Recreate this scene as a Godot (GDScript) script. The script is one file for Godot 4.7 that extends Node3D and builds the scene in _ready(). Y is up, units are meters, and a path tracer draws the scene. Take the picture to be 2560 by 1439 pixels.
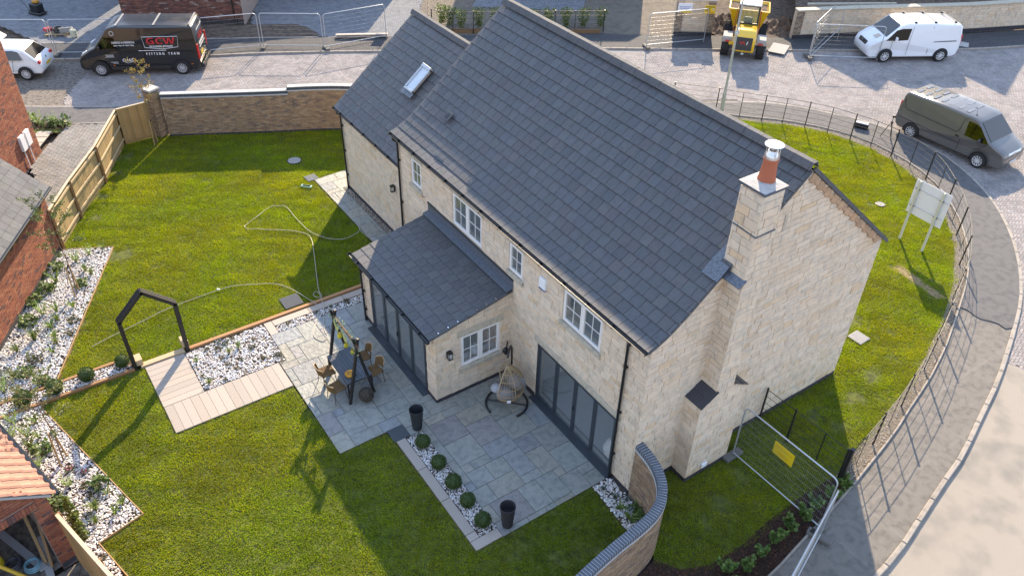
extends Node3D
# A stone house and its garden seen from a drone: x runs along the garden front, z towards the garden, y up, metres.

const CAM_AT := Vector3(9.267, 17.309, 10.416)
const CAM_TURN := Vector3(-0.666, 0.9556, 0.0298)
const CAM_FOV := 38.49
const SUN_ELEV := 29.6
const SUN_AZ := 42.9      # the way the shadows fall, degrees from +x towards +z

var rng := RandomNumberGenerator.new()
var M := {}               # materials
var T := {}               # textures
var taken := {}           # names in use
var cam_inv: Transform3D


func _ready() -> void:
	rng.seed = 7
	var cam := Camera3D.new()
	cam.name = "camera"
	cam.position = CAM_AT
	cam.rotation = CAM_TURN
	cam.fov = CAM_FOV
	cam.near = 0.1
	cam.far = 600.0
	add_child(cam)
	cam.current = true
	cam_inv = cam.transform.affine_inverse()
	var sky_mat := ProceduralSkyMaterial.new()
	sky_mat.sky_top_color = Color(0.54, 0.63, 0.77)
	sky_mat.sky_horizon_color = Color(0.86, 0.87, 0.88)
	sky_mat.sky_curve = 0.18
	sky_mat.sky_energy_multiplier = 1.1
	sky_mat.ground_bottom_color = Color(0.42, 0.40, 0.37)
	sky_mat.ground_horizon_color = Color(0.66, 0.65, 0.63)
	sky_mat.sun_angle_max = 25.0
	var sky := Sky.new()
	sky.sky_material = sky_mat
	var env := Environment.new()
	env.background_mode = Environment.BG_SKY
	env.sky = sky
	env.tonemap_mode = Environment.TONE_MAPPER_LINEAR
	env.tonemap_exposure = 2.5
	env.sdfgi_enabled = true
	env.ssao_enabled = true
	env.ssil_enabled = true
	var we := WorldEnvironment.new()
	we.name = "surroundings"
	we.environment = env
	add_child(we)
	var sun := DirectionalLight3D.new()
	sun.name = "sun"
	var e := deg_to_rad(SUN_ELEV)
	var a := deg_to_rad(SUN_AZ)
	var way := Vector3(cos(e) * cos(a), -sin(e), cos(e) * sin(a))
	sun.look_at_from_position(Vector3.ZERO, way, Vector3.UP)
	sun.light_energy = 1.6
	sun.light_color = Color(1.0, 0.91, 0.78)
	sun.light_angular_distance = 0.6
	sun.shadow_enabled = true
	add_child(sun)
	make_materials()
	build_ground()
	build_house()
	build_garden_walls()
	build_neighbours()
	build_garden()
	build_street()
	build_vehicles()
	build_far_side()
	build_plants()


# ---------------------------------------------------------------- geometry

class Geo:
	var v := PackedVector3Array()
	var n := PackedVector3Array()
	var c := PackedColorArray()
	var i := PackedInt32Array()
	var col := Color.WHITE

	func point(p: Vector3, nn: Vector3) -> int:
		v.append(p)
		n.append(nn)
		c.append(col)
		return v.size() - 1

	# a flat convex face; its outward side is the one towards `out`
	func face(p: PackedVector3Array, out: Vector3) -> void:
		var nn := Vector3.ZERO
		for k in range(1, p.size() - 1):
			nn += (p[k] - p[0]).cross(p[k + 1] - p[0])
		if nn.length_squared() < 1e-16:
			return
		nn = nn.normalized()
		var flip := nn.dot(out) < 0.0
		if flip:
			nn = -nn
		var b := v.size()
		for q in p:
			point(q, nn)
		for k in range(1, p.size() - 1):
			if flip:
				i.append_array([b, b + k, b + k + 1])
			else:
				i.append_array([b, b + k + 1, b + k])

	func quad(a: Vector3, b: Vector3, cc: Vector3, d: Vector3, out: Vector3) -> void:
		face(PackedVector3Array([a, b, cc, d]), out)

	func box(at: Vector3, size: Vector3, basis := Basis.IDENTITY, bev := 0.0) -> void:
		var h := size * 0.5
		if bev <= 0.0:
			for ax in 3:
				for s in [-1.0, 1.0]:
					var p := PackedVector3Array()
					for q in [[-1.0, -1.0], [1.0, -1.0], [1.0, 1.0], [-1.0, 1.0]]:
						var w := Vector3.ZERO
						w[ax] = s * h[ax]
						w[(ax + 1) % 3] = q[0] * h[(ax + 1) % 3]
						w[(ax + 2) % 3] = q[1] * h[(ax + 2) % 3]
						p.append(at + basis * w)
					var o := Vector3.ZERO
					o[ax] = s
					face(p, basis * o)
			return
		var hi := h - Vector3.ONE * bev
		for ax in 3:
			var b1 := (ax + 1) % 3
			var b2 := (ax + 2) % 3
			for s in [-1.0, 1.0]:
				var p := PackedVector3Array()
				for q in [[-1.0, -1.0], [1.0, -1.0], [1.0, 1.0], [-1.0, 1.0]]:
					var w := Vector3.ZERO
					w[ax] = s * h[ax]
					w[b1] = q[0] * hi[b1]
					w[b2] = q[1] * hi[b2]
					p.append(at + basis * w)
				var o := Vector3.ZERO
				o[ax] = s
				face(p, basis * o)
				for s2 in [-1.0, 1.0]:   # the chamfer along axis ax between faces b1 (s) and b2 (s2)
					var w1 := Vector3.ZERO
					w1[b1] = s * h[b1]
					w1[b2] = s2 * hi[b2]
					var w2 := Vector3.ZERO
					w2[b1] = s * hi[b1]
					w2[b2] = s2 * h[b2]
					var e1 := Vector3.ZERO
					e1[ax] = hi[ax]
					var oo := Vector3.ZERO
					oo[b1] = s
					oo[b2] = s2
					face(PackedVector3Array([at + basis * (w1 - e1), at + basis * (w1 + e1), at + basis * (w2 + e1), at + basis * (w2 - e1)]), basis * oo)
		for sx in [-1.0, 1.0]:
			for sy in [-1.0, 1.0]:
				for sz in [-1.0, 1.0]:
					face(PackedVector3Array([at + basis * Vector3(sx * h.x, sy * hi.y, sz * hi.z), at + basis * Vector3(sx * hi.x, sy * h.y, sz * hi.z), at + basis * Vector3(sx * hi.x, sy * hi.y, sz * h.z)]), basis * Vector3(sx, sy, sz))

	# a bar of rectangular section from a to b, `up` gives the direction of its height
	func bar(a: Vector3, b: Vector3, w: float, h: float, up := Vector3.UP, bev := 0.0) -> void:
		var z := (b - a).normalized()
		var x := up.cross(z)
		if x.length() < 1e-4:
			x = Vector3.RIGHT
		x = x.normalized()
		box((a + b) * 0.5, Vector3(w, h, a.distance_to(b)), Basis(x, z.cross(x), z), bev)

	# a convex outline in the xy plane of xf, raised along its z by depth; the top edge chamfered
	func prism(poly: PackedVector2Array, xf: Transform3D, depth: float, bev := 0.0, bottom := false) -> void:
		var m := poly.size()
		if m < 3:
			return
		var area := 0.0
		var mid := Vector2.ZERO
		for k in m:
			area += poly[k].cross(poly[(k + 1) % m])
			mid += poly[k]
		mid /= m
		var sgn := 1.0 if area > 0.0 else -1.0
		var low := PackedVector3Array()
		var shoulder := PackedVector3Array()
		var top := PackedVector3Array()
		for k in m:
			var p := poly[k]
			low.append(xf * Vector3(p.x, p.y, 0.0))
			shoulder.append(xf * Vector3(p.x, p.y, depth - bev))
			if bev > 0.0:
				var e0 := (p - poly[(k + m - 1) % m]).normalized()
				var e1 := (poly[(k + 1) % m] - p).normalized()
				var n0 := Vector2(-e0.y, e0.x) * sgn
				var n1 := Vector2(-e1.y, e1.x) * sgn
				var d := n0 + n1
				d = d / maxf(0.5, d.length_squared()) * 2.0
				p += d * bev
			top.append(xf * Vector3(p.x, p.y, depth))
		var zc := xf.basis.z
		face(top, zc)
		if bottom:
			face(low, -zc)
		var m3 := xf * Vector3(mid.x, mid.y, 0.0)
		for k in m:
			var j := (k + 1) % m
			var out := (low[k] + low[j]) * 0.5 - m3
			if bev > 0.0:
				face(PackedVector3Array([shoulder[k], shoulder[j], top[j], top[k]]), out.normalized() + zc)
			face(PackedVector3Array([low[k], low[j], shoulder[j], shoulder[k]]), out)

	# any outline (may be concave) raised by depth
	func slab(poly: PackedVector2Array, xf: Transform3D, depth: float, bottom := true) -> void:
		var t := Geometry2D.triangulate_polygon(poly)
		var zc := xf.basis.z
		for k in range(0, t.size(), 3):
			var a := poly[t[k]]
			var b := poly[t[k + 1]]
			var d := poly[t[k + 2]]
			face(PackedVector3Array([xf * Vector3(a.x, a.y, depth), xf * Vector3(b.x, b.y, depth), xf * Vector3(d.x, d.y, depth)]), zc)
			if bottom:
				face(PackedVector3Array([xf * Vector3(a.x, a.y, 0), xf * Vector3(b.x, b.y, 0), xf * Vector3(d.x, d.y, 0)]), -zc)
		if depth == 0.0:
			return
		var area := 0.0
		var m := poly.size()
		for k in m:
			area += poly[k].cross(poly[(k + 1) % m])
		var sgn := 1.0 if area > 0.0 else -1.0
		for k in m:
			var a := poly[k]
			var b := poly[(k + 1) % m]
			var e := (b - a).normalized()
			var o := Vector2(e.y, -e.x) * sgn
			face(PackedVector3Array([xf * Vector3(a.x, a.y, 0), xf * Vector3(b.x, b.y, 0), xf * Vector3(b.x, b.y, depth), xf * Vector3(a.x, a.y, depth)]), xf.basis * Vector3(o.x, o.y, 0))

	func tube(p: PackedVector3Array, r: float, sides := 8, r_end := -1.0, caps := true, closed := false) -> void:
		var m := p.size()
		if m < 2:
			return
		var re := r if r_end < 0.0 else r_end
		var t0 := (p[1] - p[0]).normalized()
		var x := t0.cross(Vector3.UP if absf(t0.y) < 0.9 else Vector3.RIGHT).normalized()
		var first := v.size()
		for k in m:
			var t: Vector3
			if closed:
				t = (p[(k + 1) % m] - p[(k + m - 1) % m]).normalized()
			elif k == 0:
				t = t0
			elif k == m - 1:
				t = (p[k] - p[k - 1]).normalized()
			else:
				t = ((p[k + 1] - p[k]).normalized() + (p[k] - p[k - 1]).normalized()).normalized()
			x = (x - t * x.dot(t)).normalized()
			var y := t.cross(x)
			var rr := lerpf(r, re, float(k) / (m - 1))
			for s in sides:
				var a := TAU * s / sides
				var d := x * cos(a) + y * sin(a)
				point(p[k] + d * rr, d)
		var rings := m if closed else m - 1
		for k in rings:
			var k2 := (k + 1) % m
			for s in sides:
				var s2 := (s + 1) % sides
				var a := first + k * sides + s
				var b := first + k * sides + s2
				var cc := first + k2 * sides + s2
				var d := first + k2 * sides + s
				i.append_array([a, d, b, b, d, cc])
		if caps and not closed:
			for end in [0, m - 1]:
				var ring := PackedVector3Array()
				for s in sides:
					ring.append(v[first + end * sides + s])
				face(ring, (p[0] - p[1]) if end == 0 else (p[m - 1] - p[m - 2]))

	# profile of (radius, height) turned about the y axis of xf
	func lathe(prof: PackedVector2Array, xf: Transform3D, seg := 16, smooth := true) -> void:
		var m := prof.size()
		if not smooth:
			for k in m - 1:
				for s in seg:
					var a0 := TAU * s / seg
					var a1 := TAU * (s + 1) / seg
					var p := prof[k]
					var q := prof[k + 1]
					var e := q - p
					var nn := Vector2(e.y, -e.x)
					var am := (a0 + a1) * 0.5
					var pts := PackedVector3Array([xf * Vector3(p.x * cos(a0), p.y, p.x * sin(a0)), xf * Vector3(p.x * cos(a1), p.y, p.x * sin(a1)), xf * Vector3(q.x * cos(a1), q.y, q.x * sin(a1)), xf * Vector3(q.x * cos(a0), q.y, q.x * sin(a0))])
					if p.x < 1e-5:
						pts.remove_at(1)
					elif q.x < 1e-5:
						pts.remove_at(3)
					face(pts, xf.basis * Vector3(nn.x * cos(am), nn.y, nn.x * sin(am)))
			return
		var first := v.size()
		for k in m:
			var e := prof[mini(k + 1, m - 1)] - prof[maxi(k - 1, 0)]
			var nn := Vector2(e.y, -e.x).normalized()
			for s in seg:
				var a := TAU * s / seg
				point(xf * Vector3(prof[k].x * cos(a), prof[k].y, prof[k].x * sin(a)), (xf.basis * Vector3(nn.x * cos(a), nn.y, nn.x * sin(a))).normalized())
		for k in m - 1:
			for s in seg:
				var s2 := (s + 1) % seg
				var a := first + k * seg + s
				var b := first + k * seg + s2
				var d := first + (k + 1) * seg + s
				var cc := first + (k + 1) * seg + s2
				i.append_array([a, b, d, b, cc, d])

	func add(g: Geo, xf := Transform3D.IDENTITY) -> void:
		var b := v.size()
		if xf == Transform3D.IDENTITY:
			v.append_array(g.v)
			n.append_array(g.n)
		else:
			v.append_array(xf * g.v)
			for q in g.n:
				n.append((xf.basis * q).normalized())
		c.append_array(g.c)
		for q in g.i:
			i.append(b + q)

	func mesh() -> ArrayMesh:
		var a := []
		a.resize(Mesh.ARRAY_MAX)
		a[Mesh.ARRAY_VERTEX] = v
		a[Mesh.ARRAY_NORMAL] = n
		a[Mesh.ARRAY_COLOR] = c
		a[Mesh.ARRAY_INDEX] = i
		var m := ArrayMesh.new()
		if v.size():
			m.add_surface_from_arrays(Mesh.PRIMITIVE_TRIANGLES, a)
		return m


# one piece of a surface (stone, brick, tile ...): its shape, where it is and which way it faces
class Piece:
	var g: Geo
	var at: Vector3
	var out: Vector3
	var area: float
	var score := 0.0


func piece(list: Array, g: Geo, at: Vector3, out: Vector3, area: float) -> void:
	var p := Piece.new()
	p.g = g
	p.at = at
	p.out = out
	p.area = area
	var to := CAM_AT - at
	var d := to.length()
	var f := clampf(out.dot(to / d), 0.02, 1.0)
	var q := cam_inv * at
	var inside := q.z < -1.0 and absf(q.x / -q.z) < 0.64 and absf(q.y / -q.z) < 0.365
	p.score = area * f / (d * d) * (1.0 if inside else 0.001)
	list.append(p)


# the pieces that show largest become parts of their own, the rest is joined
func lay(parent: Node3D, called: String, list: Array, m: Material, most := 300, rest_called := "") -> void:
	list.sort_custom(func(a: Piece, b: Piece) -> bool: return a.score > b.score)
	var rest := Geo.new()
	for k in list.size():
		var p: Piece = list[k]
		if k < most and p.score > 1e-7:
			part(parent, called, p.g, m)
		else:
			rest.add(p.g)
	if rest.v.size():
		var o := part(parent, rest_called if rest_called else called + "_field", rest, m)
		o.set_meta("kind", "stuff")


# ---------------------------------------------------------------- nodes

func numbered(parent: Node, called: String) -> String:
	var key := "%d/%s" % [parent.get_instance_id(), called]
	var k: int = taken.get(key, 0)
	taken[key] = k + 1
	return called if k == 0 else "%s_%03d" % [called, k]


func part(parent: Node3D, called: String, g: Geo, m: Material) -> MeshInstance3D:
	return part_mesh(parent, called, g.mesh(), m)


func part_mesh(parent: Node3D, called: String, mesh: Mesh, m: Material) -> MeshInstance3D:
	var o := MeshInstance3D.new()
	o.mesh = mesh
	o.material_override = m
	o.name = numbered(parent, called)
	parent.add_child(o, true)
	return o


func holder(parent: Node3D, called: String) -> Node3D:
	var o := Node3D.new()
	o.name = numbered(parent, called)
	parent.add_child(o, true)
	return o


func tag(o: Node3D, label: String, category: String, group := "") -> Node3D:
	o.set_meta("label", label)
	o.set_meta("category", category)
	if group:
		o.set_meta("group", group)
	return o


func thing(called: String, label: String, category: String, at := Vector3.ZERO, turn := 0.0, group := "") -> Node3D:
	var o := Node3D.new()
	o.name = numbered(self, called)
	add_child(o, true)
	o.position = at
	o.rotation.y = turn
	return tag(o, label, category, group)


func copy_of(src: Node3D, called: String, label: String, at: Vector3, turn: float, group := "") -> Node3D:
	var o: Node3D = src.duplicate()
	o.name = numbered(self, called)
	add_child(o, true)
	o.position = at
	o.rotation.y = turn
	return tag(o, label, src.get_meta("category"), group)


func struct(called: String, g: Geo, m: Material) -> MeshInstance3D:
	var o := part(self, called, g, m)
	o.set_meta("kind", "structure")
	return o


func struct_holder(called: String) -> Node3D:
	var o := holder(self, called)
	o.set_meta("kind", "structure")
	return o


func stuff(called: String, label: String, category: String, mesh: Mesh, m: Material, at: Array, tint: Array, parent: Node3D = null) -> MultiMeshInstance3D:
	var mm := MultiMesh.new()
	mm.transform_format = MultiMesh.TRANSFORM_3D
	mm.use_colors = true
	mm.mesh = mesh
	mm.instance_count = at.size()
	for k in at.size():
		mm.set_instance_transform(k, at[k])
		mm.set_instance_color(k, tint[k])
	var o := MultiMeshInstance3D.new()
	o.multimesh = mm
	o.material_override = m
	var p: Node3D = parent if parent else self
	o.name = numbered(p, called)
	p.add_child(o, true)
	o.set_meta("kind", "stuff")
	if parent == null:
		tag(o, label, category)
	return o


# flat ground sheet: polygon of (x, z) at height y
func sheet(poly: PackedVector2Array, y: float, thick := 0.0) -> Geo:
	var g := Geo.new()
	g.slab(poly, Transform3D(Basis(Vector3.RIGHT, Vector3(0, 0, 1), Vector3.UP), Vector3(0, y - thick, 0)), thick, false)
	return g


func ribbon(line: PackedVector2Array, half: float) -> PackedVector2Array:
	var l := PackedVector2Array()
	var r := PackedVector2Array()
	for k in line.size():
		var a := line[maxi(k - 1, 0)]
		var b := line[mini(k + 1, line.size() - 1)]
		var d := (b - a).normalized()
		var s := Vector2(-d.y, d.x) * half
		l.append(line[k] + s)
		r.append(line[k] - s)
	r.reverse()
	l.append_array(r)
	return l


# points along a line at even steps
func along(line: PackedVector2Array, step: float) -> Array:
	var out := []
	var left := 0.0
	for k in line.size() - 1:
		var a := line[k]
		var b := line[k + 1]
		var l := a.distance_to(b)
		while left <= l:
			out.append([a.lerp(b, left / l), (b - a).normalized()])
			left += step
		left -= l
	return out


func smooth_line(p: PackedVector2Array, each := 4) -> PackedVector2Array:
	var out := PackedVector2Array()
	var m := p.size()
	for k in m - 1:
		for s in each:
			out.append(p[k].cubic_interpolate(p[k + 1], p[maxi(k - 1, 0)], p[mini(k + 2, m - 1)], float(s) / each))
	out.append(p[m - 1])
	return out


func V2(a: Array) -> PackedVector2Array:
	var o := PackedVector2Array()
	for k in range(0, a.size(), 2):
		o.append(Vector2(a[k], a[k + 1]))
	return o


func rect(x0: float, z0: float, x1: float, z1: float) -> PackedVector2Array:
	return PackedVector2Array([Vector2(x0, z0), Vector2(x1, z0), Vector2(x1, z1), Vector2(x0, z1)])


func flat(at: Vector3, yaw := 0.0) -> Transform3D:   # a frame whose z points up, x and y lie on the ground
	return Transform3D(Basis(Vector3.UP, yaw) * Basis(Vector3.RIGHT, Vector3(0, 0, -1), Vector3.UP), at)


func r(a: float, b: float) -> float:
	return rng.randf_range(a, b)


func shade(c: Color, by: float, hue := 0.0) -> Color:   # a tint that differs by up to `by` in tone and `hue` in warmth
	var k := 1.0 + r(-by, by)
	var w := r(-hue, hue)
	return Color(c.r * k * (1.0 + w), c.g * k, c.b * k * (1.0 - w))


# ---------------------------------------------------------------- materials

func noise_tex(called: String, freq: float, lo: float, hi: float, octaves := 4, kind := FastNoiseLite.TYPE_SIMPLEX_SMOOTH, size := 512, warm := 0.0, stretch := 1.0) -> ImageTexture:
	if T.has(called):
		return T[called]
	var f := FastNoiseLite.new()
	f.noise_type = kind
	f.seed = called.hash() % 1000
	f.frequency = freq
	f.fractal_octaves = octaves
	var src := f.get_seamless_image(size, size if stretch == 1.0 else int(size * stretch), false, false, 0.15)
	if stretch != 1.0:
		src.resize(size, size)
	var im := Image.create(size, size, false, Image.FORMAT_RGB8)
	for y in size:
		for x in size:
			var t := src.get_pixel(x, y).r
			var k := lerpf(lo, hi, t)
			im.set_pixel(x, y, Color(k * (1.0 + warm * (t - 0.5)), k, k * (1.0 - warm * (t - 0.5))))
	T[called] = ImageTexture.create_from_image(im)
	return T[called]


func normal_tex(called: String, freq: float, strength: float, octaves := 4, kind := FastNoiseLite.TYPE_SIMPLEX_SMOOTH, size := 512) -> ImageTexture:
	if T.has(called):
		return T[called]
	var f := FastNoiseLite.new()
	f.noise_type = kind
	f.seed = called.hash() % 1000
	f.frequency = freq
	f.fractal_octaves = octaves
	var im := f.get_seamless_image(size, size, false, false, 0.15)
	im.convert(Image.FORMAT_RGBA8)
	im.bump_map_to_normal_map(strength)
	T[called] = ImageTexture.create_from_image(im)
	return T[called]


func mat(called: String, c: Color, rough := 0.8, tex: Texture2D = null, scale := 1.0, nrm: Texture2D = null, nscale := 1.0, detail: Texture2D = null, dscale := 0.2, metal := 0.0) -> StandardMaterial3D:
	var m := StandardMaterial3D.new()
	m.resource_name = called
	m.albedo_color = Color(c.r, c.g, c.b).linear_to_srgb()
	m.vertex_color_use_as_albedo = true
	m.roughness = rough
	m.metallic = metal
	m.uv1_triplanar = true
	m.uv1_world_triplanar = true
	m.uv1_scale = Vector3.ONE * scale
	if tex:
		m.albedo_texture = tex
	if nrm:
		m.normal_enabled = true
		m.normal_texture = nrm
		m.normal_scale = nscale
	if detail:
		m.detail_enabled = true
		m.detail_albedo = detail
		m.detail_blend_mode = BaseMaterial3D.BLEND_MODE_MUL
		m.detail_uv_layer = BaseMaterial3D.DETAIL_UV_2
		m.uv2_triplanar = true
		m.uv2_world_triplanar = true
		m.uv2_scale = Vector3.ONE * dscale
	M[called] = m
	return m


func glass(called: String, c: Color, alpha: float) -> StandardMaterial3D:
	var m := StandardMaterial3D.new()
	m.resource_name = called
	m.albedo_color = Color(c.r, c.g, c.b, alpha)
	m.transparency = BaseMaterial3D.TRANSPARENCY_ALPHA
	m.roughness = 0.02
	m.metallic_specular = 0.75
	M[called] = m
	return m


func make_materials() -> void:
	var fine := noise_tex("fine", 0.06, 0.80, 1.08, 5)
	var grain := noise_tex("grain", 0.25, 0.55, 1.25, 3)
	var coarse := noise_tex("coarse", 0.012, 0.84, 1.12, 5, FastNoiseLite.TYPE_SIMPLEX_SMOOTH, 512, 0.03)
	var blotch := noise_tex("blotch", 0.02, 0.60, 1.25, 6, FastNoiseLite.TYPE_SIMPLEX_SMOOTH, 512, 0.06)
	var streak := noise_tex("streak", 0.03, 0.86, 1.08, 5, FastNoiseLite.TYPE_SIMPLEX_SMOOTH, 512, 0.03, 6.0)
	var rough_n := normal_tex("rough_n", 0.10, 5.0, 4)
	var grit_n := normal_tex("grit_n", 0.3, 6.0, 3)
	var riven_n := normal_tex("riven_n", 0.025, 9.0, 5)
	# ground
	mat("soil", Color(0.17, 0.12, 0.085), 0.95, grain, 1.2, grit_n, 1.0, blotch, 0.23)
	mat("lawn_soil", Color(0.13, 0.155, 0.02), 0.95, grain, 1.2, grit_n, 1.0, blotch, 0.31)
	mat("asphalt_new", Color(0.075, 0.076, 0.082), 0.85, grain, 2.0, grit_n, 0.6, coarse, 0.35)
	mat("asphalt_path", Color(0.145, 0.14, 0.14), 0.9, grain, 2.2, grit_n, 0.5, coarse, 0.4)
	mat("dusty_path", Color(0.24, 0.22, 0.195), 0.95, noise_tex("speckle", 0.16, 0.35, 1.6, 4), 0.7, grit_n, 0.9, coarse, 0.5)
	mat("concrete_road", Color(0.32, 0.285, 0.24), 0.95, fine, 1.3, grit_n, 0.3, coarse, 0.12)
	mat("sand_base", Color(0.26, 0.225, 0.19), 0.95, grain, 1.0, grit_n, 0.8, blotch, 0.45)
	mat("paver_joint", Color(0.16, 0.14, 0.13), 0.95, grain, 2.0)
	mat("road_paver", Color(0.33, 0.30, 0.285), 0.9, fine, 2.0, grit_n, 0.25, coarse, 0.13)
	mat("drive_paver", Color(0.25, 0.235, 0.22), 0.9, fine, 1.6, grit_n, 0.25, coarse, 0.3)
	mat("blue_paver", Color(0.19, 0.20, 0.22), 0.85, fine, 1.6, grit_n, 0.3, coarse, 0.25)
	mat("kerb", Color(0.36, 0.32, 0.275), 0.9, fine, 2.0, grit_n, 0.3, coarse, 0.5)
	mat("gravel", Color(0.27, 0.225, 0.175), 0.95, noise_tex("gravel", 0.35, 0.3, 1.5, 2, FastNoiseLite.TYPE_CELLULAR, 512, 0.15), 1.0, grit_n, 1.2, coarse, 0.2)
	mat("pebble", Color(1, 1, 1), 0.85, fine, 3.0)
	mat("slab", Color(1, 1, 1), 0.5, streak, 0.45, riven_n, 0.22, coarse, 0.6)
	mat("plank", Color(1, 1, 1), 0.7, streak, 0.8, null, 1.0, fine, 2.0)
	mat("mortar_dark", Color(0.16, 0.13, 0.105), 0.95, grain, 2.0)
	mat("grass", Color(1, 1, 1), 0.75)
	M.grass.backlight_enabled = true
	M.grass.backlight = Color(1.0, 0.97, 0.45)
	mat("turf_patch", Color(0.36, 0.27, 0.13), 0.95, grain, 1.4, grit_n, 0.9, blotch, 0.7)
	# building
	mat("stone", Color(1.0, 0.96, 0.90), 0.9, fine, 1.6, rough_n, 0.45, noise_tex("stain", 0.018, 0.90, 1.08, 5, FastNoiseLite.TYPE_SIMPLEX_SMOOTH, 512, 0.07), 0.35)
	mat("stone_joint", Color(0.62, 0.51, 0.385), 0.95, fine, 2.0)
	mat("smooth_stone", Color(0.52, 0.46, 0.355), 0.85, fine, 1.2, null, 1.0, coarse, 0.8)
	mat("roof_tile", Color(1, 1, 1), 0.50, fine, 2.2, normal_tex("slate_n", 0.035, 7.0, 5), 0.5, coarse, 1.1)
	mat("ridge_tile", Color(0.105, 0.107, 0.112), 0.85, fine, 2.0, grit_n, 0.2, coarse, 0.9)
	mat("lead", Color(0.16, 0.18, 0.21), 0.45, fine, 1.5, null, 1.0, blotch, 1.4, 0.3)
	mat("black_plastic", Color(0.012, 0.013, 0.015), 0.30)
	mat("anthracite", Color(0.035, 0.043, 0.052), 0.35)
	mat("white_frame", Color(0.74, 0.72, 0.69), 0.35)
	mat("clay", Color(0.42, 0.125, 0.06), 0.8, fine, 2.5)
	mat("steel", Color(0.62, 0.62, 0.62), 0.3, null, 1.0, null, 1.0, null, 0.2, 0.9)
	mat("chrome", Color(0.85, 0.85, 0.86), 0.12, null, 1.0, null, 1.0, null, 0.2, 1.0)
	mat("cap_concrete", Color(0.46, 0.44, 0.41), 0.9, fine, 1.5, null, 1.0, coarse, 1.2)
	mat("brick", Color(1, 1, 1), 0.9, fine, 3.0, grit_n, 0.35, coarse, 0.8)
	mat("mortar", Color(0.36, 0.31, 0.26), 0.95, grain, 2.5)
	mat("mortar_red", Color(0.40, 0.31, 0.26), 0.95, grain, 2.5)
	mat("mortar_pale", Color(0.52, 0.51, 0.50), 0.95, grain, 2.5)
	mat("blue_brick", Color(0.085, 0.10, 0.125), 0.55, fine, 2.5, null, 1.0, coarse, 1.0)
	mat("room_wall", Color(0.50, 0.49, 0.47), 0.9)
	mat("room_floor", Color(0.28, 0.27, 0.26), 0.5)
	mat("wood_new", Color(1, 1, 1), 0.85, streak, 1.3, null, 1.0, fine, 2.0)
	mat("wood_black", Color(0.014, 0.013, 0.012), 0.6, fine, 3.0)
	mat("metal_black", Color(0.016, 0.016, 0.017), 0.45)
	mat("galvanised", Color(0.50, 0.53, 0.55), 0.42, fine, 2.0, null, 1.0, null, 0.2, 0.55)
	mat("white_paint", Color(0.74, 0.74, 0.73), 0.5)
	mat("plastic", Color(1, 1, 1), 0.4)
	mat("matte", Color(1, 1, 1), 0.85, fine, 2.5)
	mat("leaf", Color(1, 1, 1), 0.6)
	M.leaf.backlight_enabled = true
	M.leaf.backlight = Color(0.72, 0.78, 0.35)
	mat("bark", Color(0.20, 0.13, 0.075), 0.9, fine, 6.0)
	mat("bark_chips", Color(0.075, 0.038, 0.024), 0.95, grain, 2.0, grit_n, 1.2, blotch, 1.0)
	mat("rattan", Color(0.36, 0.27, 0.16), 0.75)
	mat("cloth", Color(1, 1, 1), 0.95, fine, 4.0)
	mat("rubber", Color(0.018, 0.018, 0.018), 0.8, fine, 5.0)
	mat("car_paint", Color(1, 1, 1), 0.25)
	M.car_paint.clearcoat_enabled = true
	M.car_paint.clearcoat = 0.8
	M.car_paint.clearcoat_roughness = 0.05
	mat("print", Color(1, 1, 1), 0.6)
	glass("pane", Color(0.70, 0.76, 0.78), 0.10)
	mat("car_glass", Color(0.012, 0.015, 0.017), 0.04)
	M.car_glass.metallic_specular = 0.7
	glass("yellow_glass", Color(0.75, 0.72, 0.05), 0.5)
	glass("lamp_glass", Color(0.9, 0.9, 0.88), 0.25)


# ---------------------------------------------------------------- ground

var kerb_line := V2([-29.66, 5.46, -14.33, -20.62, -13.39, -21.6, -12.51, -22.21, -11.66, -22.66, -10.67, -23.21, -9.69, -23.60, -8.6, -23.80, -7.33, -23.80, -6.45, -23.67, -5.51, -23.34, -4.52, -22.87, -3.59, -22.32, -2.65, -21.61, -1.66, -20.63, -0.96, -19.85, -0.37, -19.10, 0.20, -18.29, 0.84, -17.25, 1.28, -16.41, 1.73, -15.37, 2.21, -14.20, 2.84, -12.56, 3.19, -11.53, 3.44, -10.65, 3.77, -9.61, 4.09, -8.57, 4.29, -7.55, 4.47, -6.74, 4.67, -5.85, 4.89, -4.94, 5.04, -4.13, 5.12, -3.37, 5.27, -1.8, 5.38, 0.5, 5.45, 5.0])
var edging_line := V2([-14.6, -17.9, -13.13, -19.32, -12.49, -20.0, -11.56, -20.73, -10.67, -21.25, -9.71, -21.66, -8.70, -21.85, -7.15, -21.80, -5.59, -21.36, -4.71, -20.91, -3.98, -20.35, -3.12, -19.64, -2.41, -18.87, -1.88, -18.27, -1.04, -17.06, -0.47, -16.04, 0.16, -14.65, 0.60, -13.61, 1.07, -12.51, 1.39, -11.63, 1.70, -10.71, 1.99, -9.67, 2.25, -8.67, 2.54, -7.71, 2.75, -6.70, 2.94, -5.79, 3.05, -5.27, 3.14, -4.70, 3.26, -4.15, 3.40, -3.25, 3.52, -2.43, 3.71, -1.32, 3.85, 0.5, 3.95, 5.0])
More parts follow.
